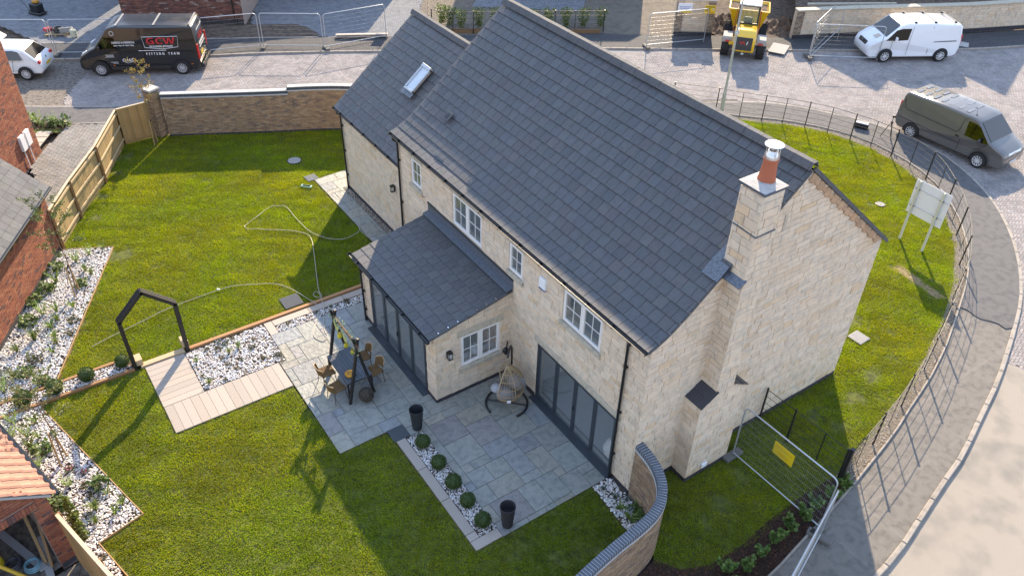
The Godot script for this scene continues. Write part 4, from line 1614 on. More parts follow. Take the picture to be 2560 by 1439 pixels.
	var vc := Vector3(-10.55, 5.90, -1.05)
	g.box(vc + vb.z * 0.055, Vector3(0.30, 0.30, 0.03), vb, 0.005)
	var vent := part(roof, "roof_vent", g, M.ridge_tile)
	g = Geo.new()
	g.box(vc + vb.z * 0.072, Vector3(0.15, 0.17, 0.01), vb)
	part(vent, "grille", g, M.black_plastic)
	# fittings on the walls
	wall_lantern(h, Vector3(-5.43, 1.72, 2.12), X)
	wall_lantern(h, Vector3(-13.42, 2.12, -0.44), Z)
	g = Geo.new()
	g.col = Color(0.74, 0.75, 0.76)
	g.prism(V2([-0.14, -0.16, 0.14, -0.16, 0.14, 0.11, 0.10, 0.18, -0.10, 0.18, -0.14, 0.11]), Transform3D(Basis.IDENTITY, Vector3(-4.04, 4.25, 0.0)), 0.085, 0.02)
	var al := part(h, "alarm_box", g, M.plastic)
	g = Geo.new()
	g.col = Color(0.03, 0.05, 0.20)
	g.box(Vector3(-4.04, 4.065, 0.04), Vector3(0.26, 0.05, 0.07), Basis.IDENTITY, 0.01)
	part(al, "strobe_lens", g, M.plastic)
	g = Geo.new()
	g.col = Color(0.72, 0.72, 0.72)
	g.box(Vector3(0.56, 0.30, -2.12), Vector3(0.06, 0.16, 0.2), Basis.IDENTITY, 0.015)
	part(h, "wall_box", g, M.plastic)
	# a narrow slot in the gable
	g = Geo.new()
	g.box(Vector3(0.016, 7.1, -3.62), Vector3(0.02, 0.45, 0.09))
	part(h, "vent_slot", g, M.smooth_stone)
	# things standing inside the glass
	for vs in [["white ribbed vase inside the window of the extension", Vector3(-5.75, 0.97, 1.05), 0.16, Color(0.6, 0.62, 0.64)], ["large white pot on the floor inside the folding doors of the main house", Vector3(-1.15, 0.02, -0.45), 0.3, Color(0.62, 0.6, 0.56)]]:
		var v := thing("vase", vs[0], "vase", vs[1])
		g = Geo.new()
		g.col = vs[3]
		var q: float = vs[2]
		g.lathe(PackedVector2Array([Vector2(0.0, 0), Vector2(q * 0.5, 0), Vector2(q * 0.9, q * 0.6), Vector2(q, q * 1.1), Vector2(q * 0.75, q * 1.8), Vector2(q * 0.4, q * 2.1), Vector2(q * 0.45, q * 2.3), Vector2(q * 0.38, q * 2.3), Vector2(q * 0.3, q * 2.0)]), Transform3D.IDENTITY, 20)
		part(v, "body", g, M.matte)
		g = Geo.new()
		g.col = vs[3] * 0.6
		g.lathe(PackedVector2Array([Vector2(q * 0.45, q * 2.28), Vector2(q * 0.47, q * 2.33), Vector2(q * 0.38, q * 2.33)]), Transform3D.IDENTITY, 20)
		part(v, "rim", g, M.matte)
	g = Geo.new()
	g.box(Vector3(-5.78, 0.93, 1.05), Vector3(0.3, 0.04, 1.4))
	part(h, "window_board", g, M.white_frame)


func build_chimney(h: Node3D, roof: Node3D) -> void:
	var X := Vector3.RIGHT
	var Z := Vector3(0, 0, 1)
	var ch := holder(h, "chimney")
	var g := Geo.new()
	for e in [[Vector3(0.19, 8.655, -2.25), Vector3(0.74, 0.06, 0.72)]]:
		g.box(e[0], e[1], Basis.IDENTITY, 0.006)
	part(ch, "cap_edge", g, M.blue_brick)
	g = Geo.new()
	# the weathered mortar top, slightly raised to the pot
	g.lathe(PackedVector2Array([Vector2(0.50, 8.684), Vector2(0.18, 8.735), Vector2(0.0, 8.74)]), Transform3D(Basis(Vector3.UP, PI / 4.0), Vector3(0.19, 0, -2.25)), 4, false)
	part(ch, "cap", g, M.cap_concrete)
	g = Geo.new()
	g.lathe(PackedVector2Array([Vector2(0.19, 8.70), Vector2(0.19, 8.76), Vector2(0.175, 8.80), Vector2(0.145, 9.16), Vector2(0.16, 9.18), Vector2(0.16, 9.23), Vector2(0.13, 9.24), Vector2(0.12, 9.1), Vector2(0.0, 9.1)]), Transform3D(Basis.IDENTITY, Vector3(0.17, 0, -2.33)), 24)
	part(ch, "pot", g, M.clay)
	g = Geo.new()
	g.lathe(PackedVector2Array([Vector2(0.15, 9.20), Vector2(0.155, 9.30), Vector2(0.12, 9.32), Vector2(0.10, 9.40), Vector2(0.085, 9.40), Vector2(0.08, 9.22)]), Transform3D(Basis.IDENTITY, Vector3(0.17, 0, -2.33)), 24)
	for k in 4:
		var a := TAU * k / 4.0 + 0.5
		g.tube(PackedVector3Array([Vector3(0.17 + cos(a) * 0.15, 9.28, -2.33 + sin(a) * 0.15), Vector3(0.17 + cos(a) * 0.15, 9.53, -2.33 + sin(a) * 0.15)]), 0.008, 5)
	part(ch, "cowl_collar", g, M.steel)
	g = Geo.new()
	g.lathe(PackedVector2Array([Vector2(0.0, 9.525), Vector2(0.197, 9.525), Vector2(0.195, 9.53), Vector2(0.12, 9.565), Vector2(0.0, 9.575)]), Transform3D(Basis.IDENTITY, Vector3(0.17, 0, -2.33)), 28)
	part(ch, "cowl_cap", g, M.white_paint)
	# lead tray line round the stack
	g = Geo.new()
	g.bar(Vector3(-0.12, 7.66, -1.92), Vector3(0.545, 7.63, -1.92), 0.02, 0.025)
	g.bar(Vector3(0.55, 7.63, -1.92), Vector3(0.55, 7.63, -2.54), 0.02, 0.025)
	part(ch, "lead_tray", g, M.lead)
	# saddle flashing where the stack meets the roof
	g = Geo.new()
	var n := Vector3(0, 0.77, 0.64)
	var d := Vector3(0, 0.64, -0.77)
	var p := Vector3(0.06, 6.72, -1.92)
	var corner := func(x: float, s: float, up: float) -> Vector3: return Vector3(x, 6.545, -1.92) + d * s + n * up
	g.quad(corner.call(-0.36, -0.42, 0.075), corner.call(0.12, -0.42, 0.075), corner.call(0.12, 0.02, 0.10), corner.call(-0.36, 0.02, 0.10), n)
	g.quad(corner.call(-0.36, -0.42, 0.065), corner.call(0.12, -0.42, 0.065), corner.call(0.12, 0.02, 0.09), corner.call(-0.36, 0.02, 0.09), -n)
	g.box(Vector3(0.0, 6.62, -1.90), Vector3(0.3, 0.16, 0.03))
	g.quad(corner.call(-0.36, 0.0, 0.085), corner.call(-0.13, 0.0, 0.085), corner.call(-0.13, 0.95, 0.085), corner.call(-0.30, 0.95, 0.085), n)
	part(roof, "flashing", g, M.lead)
	g = Geo.new()
	g.box(Vector3(0.27, 6.42, -1.86), Vector3(0.62, 0.05, 0.26), Basis(X, 0.5), 0.012)
	part(roof, "flashing", g, M.lead)
	# slate-covered shoulders of the breast
	for s in [[-1.44, -1.97, 2.74, 3.07, 1.0], [-3.08, -2.55, 2.74, 3.07, -1.0]]:
		for k in 2:
			g = Geo.new()
			g.col = Color(0.045, 0.047, 0.053)
			var a := Vector3(0.29, s[2] + 0.02, s[0]).lerp(Vector3(0.29, s[3] + 0.02, s[1]), k * 0.42)
			var b := Vector3(0.29, s[2] + 0.02, s[0]).lerp(Vector3(0.29, s[3] + 0.02, s[1]), 0.46 if k == 0 else 1.0)
			var up := Vector3(0, 0.85, 0.53 * s[4])
			g.bar(a + up * 0.012 * (1 - k), b + up * 0.012 * (1 - k), 0.60, 0.016, up, 0.003)
			part(ch, "shoulder_slate", g, M.roof_tile)


# ---------------------------------------------------------------- garden walls, fences, neighbouring buildings

# bricks along a line of ground points, as thick as the wall
func brick_run(list: Array, line: PackedVector2Array, y0: float, courses: int, thick: float, pick: Callable, out_left := true) -> void:
	var total := 0.0
	for k in line.size() - 1:
		total += line[k].distance_to(line[k + 1])
	for c in courses:
		var s := 0.0 - (0.1125 if c % 2 else 0.0)
		while s < total:
			var a := maxf(s + 0.005, 0.0)
			var b := minf(s + 0.22, total)
			s += 0.225
			if b - a < 0.03:
				continue
			var pa := at_length(line, a)
			var pb := at_length(line, b)
			var g := Geo.new()
			g.col = pick.call()
			var y := y0 + c * 0.075 + 0.0325
			g.bar(Vector3(pa.x, y, pa.y), Vector3(pb.x, y, pb.y), thick + r(-0.004, 0.004), 0.065, Vector3.UP, 0.0)
			var d := (pb - pa).normalized()
			var n := Vector3(-d.y, 0, d.x) if out_left else Vector3(d.y, 0, -d.x)
			piece(list, g, Vector3(pa.x, y, pa.y), n, 0.015)


func at_length(line: PackedVector2Array, s: float) -> Vector2:
	for k in line.size() - 1:
		var l := line[k].distance_to(line[k + 1])
		if s <= l or k == line.size() - 2:
			return line[k].lerp(line[k + 1], s / l)
		s -= l
	return line[0]


func line_core(line: PackedVector2Array, y0: float, y1: float, thick: float) -> Geo:
	var g := Geo.new()
	g.slab(ribbon(line, thick * 0.5), Transform3D(Basis(Vector3.RIGHT, Vector3(0, 0, 1), Vector3.UP), Vector3(0, y0, 0)), y1 - y0)
	return g


func buff() -> Color:
	var t := rng.randf()
	var c := Color(0.34, 0.225, 0.135)
	if t < 0.25:
		c = Color(0.40, 0.28, 0.17)
	elif t < 0.42:
		c = Color(0.27, 0.175, 0.115)
	elif t < 0.50:
		c = Color(0.22, 0.16, 0.125)
	return shade(c, 0.12, 0.03)


func red() -> Color:
	var t := rng.randf()
	var c := Color(0.33, 0.115, 0.062)
	if t < 0.25:
		c = Color(0.37, 0.145, 0.08)
	elif t < 0.45:
		c = Color(0.27, 0.09, 0.055)
	elif t < 0.53:
		c = Color(0.15, 0.075, 0.065)
	return shade(c, 0.13, 0.03)


func dark_red() -> Color:
	var t := rng.randf()
	var c := Color(0.20, 0.085, 0.062)
	if t < 0.3:
		c = Color(0.27, 0.12, 0.085)
	elif t < 0.5:
		c = Color(0.13, 0.07, 0.06)
	elif t < 0.58:
		c = Color(0.36, 0.27, 0.22)
	return shade(c, 0.15, 0.03)


func build_garden_walls() -> void:
	# the curved wall at the corner of the house
	var line := smooth_line(V2([0.03, -0.11, 0.36, -0.075, 0.72, 0.0, 1.05, 0.14, 1.33, 0.33, 1.55, 0.58, 1.70, 0.86, 1.80, 1.2, 1.87, 1.65, 1.93, 2.2, 2.02, 2.8, 2.13, 3.4, 2.28, 4.1, 2.5, 4.9, 2.8, 5.8]), 4)
	var w := thing("curved_brick_wall", "curved buff brick garden wall with blue brick coping at the house corner", "wall")
	part(w, "wall_core", line_core(line, -0.1, 1.70, 0.20), M.mortar)
	var list := []
	brick_run(list, line, 0.0, 22, 0.222, buff)
	lay(w, "brick", list, M.brick, 300)
	part(w, "creasing", line_core(line, 1.66, 1.715, 0.25), M.mortar_pale)
	part(w, "coping_bed", line_core(line, 1.715, 1.845, 0.222), M.mortar_pale)
	var q := along(line, 0.0775)
	for k in q.size():
		var p: Vector2 = q[k][0]
		var d: Vector2 = q[k][1]
		var g := Geo.new()
		g.col = shade(Color(1.1, 1.1, 1.1), 0.2, 0.03)
		g.box(Vector3(p.x, 1.785, p.y), Vector3(0.064, 0.135, 0.232), Basis(Vector3.UP, atan2(-d.y, d.x)), 0.005)
		part(w, "coping_brick", g, M.blue_brick)
	# the wall at the back of the upper lawn
	var bl := smooth_line(V2([-25.72, 4.2, -24.06, 0.98, -23.32, -0.5]), 4)
	var br := smooth_line(V2([-23.32, -0.5, -22.9, -1.4, -22.35, -2.38, -21.6, -3.4, -20.6, -4.5]), 4)
	var b := thing("brown_brick_wall", "long brown brick wall with stepped blue coping at the back of the lawn", "wall")
	var lst := []
	for e in [[bl, 1.76, 23], [br, 1.91, 25]]:
		part(b, "wall_core", line_core(e[0], -0.15, e[1] - 0.03, 0.20), M.mortar)
		brick_run(lst, e[0], 0.0, e[2], 0.222, buff, false)
		part(b, "creasing", line_core(e[0], e[1] - 0.04, e[1] + 0.015, 0.26), M.mortar_pale)
		var cop := []
		for c in along(e[0], 0.0775):
			var g := Geo.new()
			g.col = shade(Color(0.9, 0.9, 0.95), 0.2, 0.03)
			g.box(Vector3(c[0].x, e[1] + 0.075, c[0].y), Vector3(0.066, 0.12, 0.225), Basis(Vector3.UP, atan2(-c[1].y, c[1].x)))
			piece(cop, g, Vector3(c[0].x, e[1], c[0].y), Vector3.UP, 0.02)
		lay(b, "coping_brick", cop, M.blue_brick, 60)
		part(b, "coping_cap", line_core(e[0], e[1] + 0.136, e[1] + 0.165, 0.245), M.mortar_pale)
	lay(b, "brick", lst, M.brick, 300)
	var pl := []
	for k in 2:
		brick_run(pl, bl if k == 0 else br, -0.09, 2, 0.235, func() -> Color: return shade(Color(0.05, 0.05, 0.06), 0.2), false)
	lay(b, "plinth_brick", pl, M.brick, 40)
	var pier := []
	var pc := Vector2(-25.9, 4.52)
	for side in 4:
		var t := side * PI / 2.0 + 0.47
		var d := Vector2(cos(t), -sin(t))
		var n := Vector2(-d.y, d.x) * -1.0
		brick_run(pier, PackedVector2Array([pc - d * 0.22 + n * 0.11, pc + d * 0.22 + n * 0.11]), 0.0, 27, 0.22, buff, false)
	lay(b, "pier_brick", pier, M.brick, 60)
	var g3 := Geo.new()
	g3.box(Vector3(pc.x, 2.05, pc.y), Vector3(0.48, 0.06, 0.48), Basis(Vector3.UP, 0.47))
	part(b, "pier_course", g3, M.blue_brick)
	g3 = Geo.new()
	g3.col = Color(1.1, 1.1, 1.1)
	g3.box(Vector3(pc.x, 2.13, pc.y), Vector3(0.54, 0.09, 0.54), Basis(Vector3.UP, 0.47), 0.015)
	part(b, "pier_cap", g3, M.cap_concrete)
	# the timber fence on the left of the lawn
	var spots := [Vector2(-25.95, 4.70), Vector2(-25.86, 6.05), Vector2(-23.06, 7.50), Vector2(-20.87, 8.88), Vector2(-19.17, 9.84)]
	fence_run("timber_fence", "pale timber fence with rails towards the lawn, on the left", spots.slice(1), 1.55, true, Color(0.47, 0.33, 0.15))
	fence_run("garden_fence", "single brown board fence panel between fence corner and brick pier", spots.slice(0, 2), 1.57, false, Color(0.40, 0.25, 0.095))
	fence_run("board_fence", "orange brown board fence running down from the outbuilding corner", [Vector2(-5.62, 12.13), Vector2(-3.9, 11.66), Vector2(-2.2, 11.18)], 1.72, false, Color(0.46, 0.26, 0.095), true)


# boards on the far side of the rails (seen from the lawn) or on the near side
func fence_run(called: String, label: String, spots: Array, high: float, rails_seen: bool, c: Color, flip := false) -> void:
	var o := thing(called, label, "fence")
	for k in spots.size() - 1:
		var a: Vector2 = spots[k]
		var b: Vector2 = spots[k + 1]
		var d := (b - a).normalized()
		var n := Vector2(-d.y, d.x) * (-1.0 if flip else 1.0)   # away from the lawn
		var l := a.distance_to(b)
		var side := 1.0 if rails_seen else -1.0
		var off := n * 0.05 * side
		var m := int(l / 0.093)
		for q in m:
			var g := Geo.new()
			g.col = shade(c, 0.16, 0.04)
			var p := a + d * ((q + 0.5) * l / m) + off
			g.box(Vector3(p.x, high * 0.5 + 0.07, p.y), Vector3(l / m * 0.93, high - 0.12, 0.018 + r(0, 0.008)), Basis(Vector3.UP, atan2(-d.y, d.x) + 0.05))
			part(o, "board", g, M.wood_new)
		for y in [0.26, high * 0.55, high - 0.12]:
			var g := Geo.new()
			g.col = shade(Color(0.56, 0.43, 0.25), 0.06)
			g.bar(Vector3(a.x, y, a.y), Vector3(b.x, y, b.y), 0.045, 0.09, Vector3.UP, 0.01)
			part(o, "rail", g, M.wood_new)
		var gb := Geo.new()
		gb.col = shade(c * 0.9, 0.06)
		gb.bar(Vector3(a.x + off.x, 0.06, a.y + off.y), Vector3(b.x + off.x, 0.06, b.y + off.y), 0.025, 0.13, Vector3.UP, 0.004)
		part(o, "gravel_board", gb, M.wood_new)
		var gc := Geo.new()
		gc.col = Color(0.62, 0.50, 0.34)
		gc.bar(Vector3(a.x + off.x * 0.6, high + 0.03, a.y + off.y * 0.6), Vector3(b.x + off.x * 0.6, high + 0.03, b.y + off.y * 0.6), 0.085, 0.03, Vector3.UP, 0.006)
		part(o, "capping", gc, M.wood_new)
	for k in spots.size():
		var p: Vector2 = spots[k]
		var g := Geo.new()
		g.col = shade(Color(0.27, 0.145, 0.06), 0.08)
		g.box(Vector3(p.x, high * 0.5 - 0.02, p.y), Vector3(0.10, high + 0.1, 0.10), Basis(Vector3.UP, 0.5), 0.008)
		part(o, "post", g, M.wood_new)


# brick facing on a flat wall: o a lower corner, u along, n outwards
func brick_face(list: Array, o: Vector3, u: Vector3, n: Vector3, w: float, h: float, holes: Array, pick: Callable, slope := 99.0) -> void:
	var courses := int(h / 0.075)
	for c in courses:
		var x := -(0.1125 if c % 2 else 0.0)
		var v := c * 0.075
		while x < w:
			var a := maxf(x + 0.005, 0.0)
			var b := minf(x + 0.22, w)
			x += 0.225
			if b - a < 0.03:
				continue
			var inside := false
			for hr: Rect2 in holes:
				if v + 0.05 > hr.position.y and v + 0.02 < hr.end.y:
					if a >= hr.position.x and b <= hr.end.x:
						inside = true
					elif a < hr.position.x and b > hr.position.x:
						b = hr.position.x
					elif a < hr.end.x and b > hr.end.x:
						a = hr.end.x
			if inside or b - a < 0.02 or v > slope + (a + b) * 0.5:
				continue
			var g := Geo.new()
			g.col = pick.call()
			g.prism(rect(a, v, b, v + 0.065), Transform3D(Basis(u, Vector3.UP, n), o - n * 0.02), 0.025 + r(0.0, 0.005), 0.0)
			piece(list, g, o + u * a + Vector3.UP * v, n, 0.014)


func build_neighbours() -> void:
	# tall red brick house on the far left with two meter boxes
	var d := Vector3(0.86, 0, 0.51).normalized()
	var n := Vector3(0.51, 0, -0.86).normalized()
	var c := Vector3(-26.9, 0, 9.16)
	var h := thing("red_brick_house", "tall red brick house wall at the left edge with white meter boxes", "house", c)
	var list := []
	brick_face(list, Vector3.ZERO, d, n, 5.6, 5.0, [], red)
	brick_face(list, -n * 0.0 - d * 0.0, n, -d, 0.0, 5.0, [], red)
	var wl := holder(h, "wall")
	lay(wl, "brick", list, M.brick, 300)
	var g := Geo.new()
	g.box(d * 2.8 - n * 3.0 + Vector3(0, 2.45, 0), Vector3(5.6, 5.1, 5.975), Basis(d, Vector3.UP, n))
	part(wl, "wall_core", g, M.mortar_red)
	g = Geo.new()
	g.col = Color(0.11, 0.11, 0.12)
	for s in [1.0, -1.0]:
		var e = -n * 3.0 + n * s * 3.2
		g.quad(e - d * 0.2 + Vector3(0, 4.95, 0), e + d * 5.8 + Vector3(0, 4.95, 0), -n * 3.0 + d * 5.8 + Vector3(0, 7.2, 0), -n * 3.0 - d * 0.2 + Vector3(0, 7.2, 0), n * s + Vector3.UP)
	part(h, "roof", g, M.roof_tile)
	g = Geo.new()
	g.bar(-d * 0.2 + n * 0.14 + Vector3(0, 4.95, 0), d * 5.8 + n * 0.14 + Vector3(0, 4.95, 0), 0.1, 0.09, Vector3.UP, 0.02)
	part(h, "gutter", g, M.white_paint)
	for e in [[1.22, "meter_box"], [0.74, "meter_box"]]:
		g = Geo.new()
		g.box(d * e[0] + n * 0.06 + Vector3(0, 1.08, 0), Vector3(0.36, 0.62, 0.12), Basis(d, Vector3.UP, n), 0.012)
		var mb := part(h, e[1], g, M.white_paint)
		g = Geo.new()
		g.tube(PackedVector3Array([d * (e[0] + 0.08) + n * 0.05 + Vector3(0, 0.78, 0), d * (e[0] + 0.08) + n * 0.05]), 0.02, 6)
		part(mb, "conduit", g, M.white_paint)
	# red brick garage with a grey roof
	var d2 := Vector3(0.872, 0, 0.489)
	var n2 := Vector3(0.489, 0, -0.872)
	var c2 := Vector3(-19.35, 0, 9.84)
	var b2 := thing("brick_garage", "red brick garage with pale grey tiled roof beside the long white bed", "garage", c2)
	list = []
	brick_face(list, Vector3.ZERO, d2, n2, 6.4, 2.35, [], red)
	var dp := []
	for k in 2:
		var x := 0.0
		while x < 6.3:
			var gg := Geo.new()
			gg.col = shade(Color(0.06, 0.055, 0.06), 0.2)
			gg.prism(rect(x, k * 0.075, x + 0.22, k * 0.075 + 0.065), Transform3D(Basis(d2, Vector3.UP, n2), Vector3.ZERO), 0.02)
			piece(dp, gg, d2 * x, n2, 0.012)
			x += 0.225
	wl = holder(b2, "wall")
	lay(wl, "brick", list, M.brick, 300)
	lay(wl, "plinth_brick", dp, M.brick, 20)
	g = Geo.new()
	g.box(d2 * 3.2 - n2 * 1.75 + Vector3(0, 1.12, 0), Vector3(6.4, 2.4, 3.475), Basis(d2, Vector3.UP, n2))
	part(wl, "wall_core", g, M.mortar_red)
	var rt := []
	var pale := [Color(0.150, 0.148, 0.148), Color(0.165, 0.162, 0.16), Color(0.140, 0.138, 0.14)]
	tile_roof(rt, Vector3.ZERO, d2, n2, PackedVector2Array([Vector2(0.20, 2.32), Vector2(-1.75, 4.18)]), -0.12, 6.4, 0.31, 0.33, 0.014, pale, 0.0)
	var rf := holder(b2, "roof")
	lay(rf, "roof_tile", rt, M.brick, 140)
	g = Geo.new()
	g.col = Color(0.04, 0.04, 0.042)
	g.quad(n2 * 0.2 - d2 * 0.12 + Vector3(0, 2.31, 0), n2 * 0.2 + d2 * 6.4 + Vector3(0, 2.31, 0), -n2 * 1.75 + d2 * 6.4 + Vector3(0, 4.17, 0), -n2 * 1.75 - d2 * 0.12 + Vector3(0, 4.17, 0), Vector3.UP)
	g.quad(-n2 * 3.7 - d2 * 0.12 + Vector3(0, 2.31, 0), -n2 * 3.7 + d2 * 6.4 + Vector3(0, 2.31, 0), -n2 * 1.75 + d2 * 6.4 + Vector3(0, 4.17, 0), -n2 * 1.75 - d2 * 0.12 + Vector3(0, 4.17, 0), Vector3.UP)
	part(rf, "roof_deck", g, M.roof_tile)
	g = Geo.new()
	g.bar(n2 * 0.25 - d2 * 0.14 + Vector3(0, 2.30, 0), n2 * 0.25 + d2 * 6.4 + Vector3(0, 2.30, 0), 0.10, 0.08, Vector3.UP, 0.02)
	part(b2, "gutter", g, M.black_plastic)
	g = Geo.new()
	g.col = Color(0.55, 0.5, 0.42)
	g.bar(n2 * 0.15 - d2 * 0.10 + Vector3(0, 2.24, 0), n2 * 0.15 + d2 * 6.4 + Vector3(0, 2.24, 0), 0.06, 0.10)
	part(b2, "fascia", g, M.matte)
	g = Geo.new()
	g.tube(PackedVector3Array([n2 * 0.25 + d2 * 5.9 + Vector3(0, 2.25, 0), n2 * 0.06 + d2 * 5.9 + Vector3(0, 2.05, 0), n2 * 0.06 + d2 * 5.9]), 0.034, 8)
	part(b2, "downpipe", g, M.black_plastic)
	build_outbuilding()


func build_outbuilding() -> void:
	var u := Vector3(0.255, 0, 0.967)      # along the open front, away from the corner
	var n := Vector3(0.967, 0, -0.255)     # the front looks this way
	var e := -n                            # along the eave, away from the corner
	var c := Vector3(-5.70, 0, 12.2)
	var o := thing("outbuilding", "red brick outbuilding with terracotta pantile roof and open front, bottom left", "garage", c)
	var list := []
	var open := Rect2(0.34, -0.1, 2.5, 2.22)
	brick_face(list, Vector3.ZERO, u, n, 4.6, 4.2, [open, Rect2(0.24, 2.12, 2.7, 0.23)], red, 2.36)
	brick_face(list, -n * 0.0, -u, -u, 0.0, 2.4, [], red)
	# the wall under the eave, towards the bed: seen edge-on
	brick_face(list, e * 5.0, -e, -u, 5.0, 2.36, [], red)
	for k in 24:   # soldier course over the opening
		var g := Geo.new()
		g.col = red()
		var x := 0.24 + k * 0.075
		if x > 2.9:
			break
		g.prism(rect(x, 2.13, x + 0.065, 2.345), Transform3D(Basis(u, Vector3.UP, n), -n * 0.02), 0.028)
		piece(list, g, u * x + Vector3(0, 2.2, 0), n, 0.014)
	var pb := []
	for k in 2:
		for q in 2:
			var g := Geo.new()
			g.col = shade(Color(0.06, 0.06, 0.07), 0.2)
			g.prism(rect(q * 0.17, k * 0.075, q * 0.17 + 0.16, k * 0.075 + 0.065), Transform3D(Basis(u, Vector3.UP, n), n * 0.001), 0.02)
			piece(pb, g, u * q, n, 0.012)
	var wl := holder(o, "wall")
	lay(wl, "brick", list, M.brick, 300)
	lay(wl, "plinth_brick", pb, M.brick, 4)
	var core := Geo.new()
	var b := Basis(u, Vector3.UP, n)
	core.box(u * 0.16 - n * 0.13 + Vector3(0, 1.15, 0), Vector3(0.34, 2.5, 0.215), b)
	core.box(u * 3.7 - n * 0.13 + Vector3(0, 1.15, 0), Vector3(1.7, 2.5, 0.215), b)
	core.slab(PackedVector2Array([Vector2(0.0, 2.13), Vector2(4.6, 2.13), Vector2(4.6, 3.6), Vector2(2.3, 4.25), Vector2(0.0, 2.40)]), Transform3D(b, -n * 0.24), 0.215)
	core.box(e * 2.5 + u * 0.11 + Vector3(0, 1.15, 0), Vector3(4.98, 2.5, 0.2), Basis(-e, Vector3.UP, u))
	core.box(e * 5.0 + u * 2.3 + Vector3(0, 1.15, 0), Vector3(4.6, 2.5, 0.2), b)
	core.box(e * 2.5 + u * 4.6 + Vector3(0, 1.15, 0), Vector3(4.98, 2.5, 0.2), Basis(-e, Vector3.UP, u))
	part(wl, "wall_core", core, M.mortar_red)
	# pantiles: rolls run down the slope, courses step along it
	var slope := Vector3(u.x * 0.77, 0.638, u.z * 0.77)
	var nn := (-u * 0.638 + Vector3.UP * 0.77).normalized()
	var rf := holder(o, "roof")
	var tl := []
	for col in 17:
		for row in 9:
			var a := n * 0.10 - n * col * 0.30
			var s0 := -0.20 + row * 0.31
			var g := Geo.new()
			g.col = shade(Color(0.42, 0.22, 0.155), 0.10, 0.03)
			var sect := [[0.0, 0.045], [0.05, 0.075], [0.10, 0.06], [0.15, 0.03], [0.22, 0.018], [0.30, 0.035]]
			var base := Vector3(0, 2.42, 0) + slope * s0
			for k in 5:
				var p0 = base + a - n * sect[k][0] + nn * (sect[k][1] + 0.02)
				var p1 = base + a - n * sect[k + 1][0] + nn * (sect[k + 1][1] + 0.02)
				var q0 = p0 + slope * 0.345 - nn * 0.022
				var q1 = p1 + slope * 0.345 - nn * 0.022
				g.quad(p0, p1, q1, q0, nn)
				g.quad(p0, p1, p1 - nn * 0.018, p0 - nn * 0.018, -slope)
			piece(tl, g, base + a, nn, 0.09)
	lay(rf, "pantile", tl, M.brick, 150)
	var dk := Geo.new()
	dk.col = Color(0.2, 0.1, 0.06)
	dk.quad(n * 0.08 + Vector3(0, 2.41, 0) - slope * 0.15, -n * 5.0 + Vector3(0, 2.41, 0) - slope * 0.15, -n * 5.0 + Vector3(0, 2.41, 0) + slope * 2.95, n * 0.08 + Vector3(0, 2.41, 0) + slope * 2.95, nn)
	var top := Vector3(0, 2.41, 0) + slope * 2.95
	dk.quad(n * 0.08 + top, -n * 5.0 + top, -n * 5.0 + Vector3(0, 2.41, 0) + u * 4.7, n * 0.08 + Vector3(0, 2.41, 0) + u * 4.7, Vector3.UP)
	part(rf, "roof_deck", dk, M.brick)
	var vg := Geo.new()
	vg.col = Color(0.9, 0.9, 0.9)
	vg.bar(n * 0.05 + Vector3(0, 2.40, 0) - slope * 0.1, n * 0.05 + Vector3(0, 2.40, 0) + slope * 2.9, 0.07, 0.06, nn)
	part(rf, "verge_mortar", vg, M.mortar_pale)
	var gt := Geo.new()
	gt.bar(-u * 0.22 + n * 0.12 + Vector3(0, 2.30, 0), -u * 0.22 - n * 5.0 + Vector3(0, 2.30, 0), 0.11, 0.09, Vector3.UP, 0.025)
	part(o, "gutter", gt, M.black_plastic)
	# the floor and the ground before it
	struct("outbuilding_floor", sheet(V2([-5.75, 12.25, -4.4, 17.0, -10.0, 18.4, -11.0, 13.6]), 0.01), M.sand_base)
	struct("yard", sheet(V2([-5.62, 12.05, -1.5, 11.0, 4.0, 20.0, -4.0, 20.0]), -0.02), M.sand_base)
	# building site clutter inside
	var at := func(a: float, bk: float, y: float) -> Vector3: return c + u * a - n * bk + Vector3(0, y, 0)
	var clutter := [
		["timber_post", "upright timber leaning inside the outbuilding opening near the brick pier", Color(0.30, 0.19, 0.09), at.call(0.55, 0.35, 0.02), at.call(0.42, 0.75, 1.75), 0.07, 0.05],
		["timber_post", "second leaning timber just behind the first in the outbuilding", Color(0.26, 0.16, 0.08), at.call(0.50, 0.18, 0.02), at.call(0.28, 0.45, 1.35), 0.07, 0.05],
		["grey_plank", "long grey plank lying on the outbuilding floor beside the opening", Color(0.40, 0.40, 0.40), at.call(0.35, 1.2, 0.06), at.call(0.75, -0.55, 0.05), 0.16, 0.03],
		["grey_plank", "grey plank lying across the outbuilding threshold at the picture edge", Color(0.42, 0.41, 0.40), at.call(1.9, 1.1, 0.06), at.call(1.15, -0.25, 0.05), 0.14, 0.03],
		["grey_plank", "short grey board on the floor behind the leaning timbers", Color(0.36, 0.36, 0.37), at.call(0.9, 2.0, 0.06), at.call(0.65, 0.2, 0.10), 0.18, 0.03],
	]
	for k in clutter.size():
		var q: Array = clutter[k]
		var g := Geo.new()
		g.col = q[2]
		g.bar(Vector3.ZERO, q[4] - q[3], q[5], q[6], Vector3.UP, 0.004)
		var t := part(self, q[0], g, M.wood_new)
		t.position = q[3]
		tag(t, q[1], "timber" if q[0] == "timber_post" else "plank")
	var g4 := Geo.new()
	g4.col = Color(0.55, 0.36, 0.03)
	g4.tube(PackedVector3Array([Vector3.ZERO, at.call(1.75, 0.9, 1.35) - at.call(0.95, 0.15, 0.05)]), 0.045, 10)
	var yp := part(self, "yellow_duct", g4, M.plastic)
	yp.position = at.call(0.95, 0.15, 0.05)
	tag(yp, "yellow plastic duct pipe leaning in the outbuilding", "pipe")
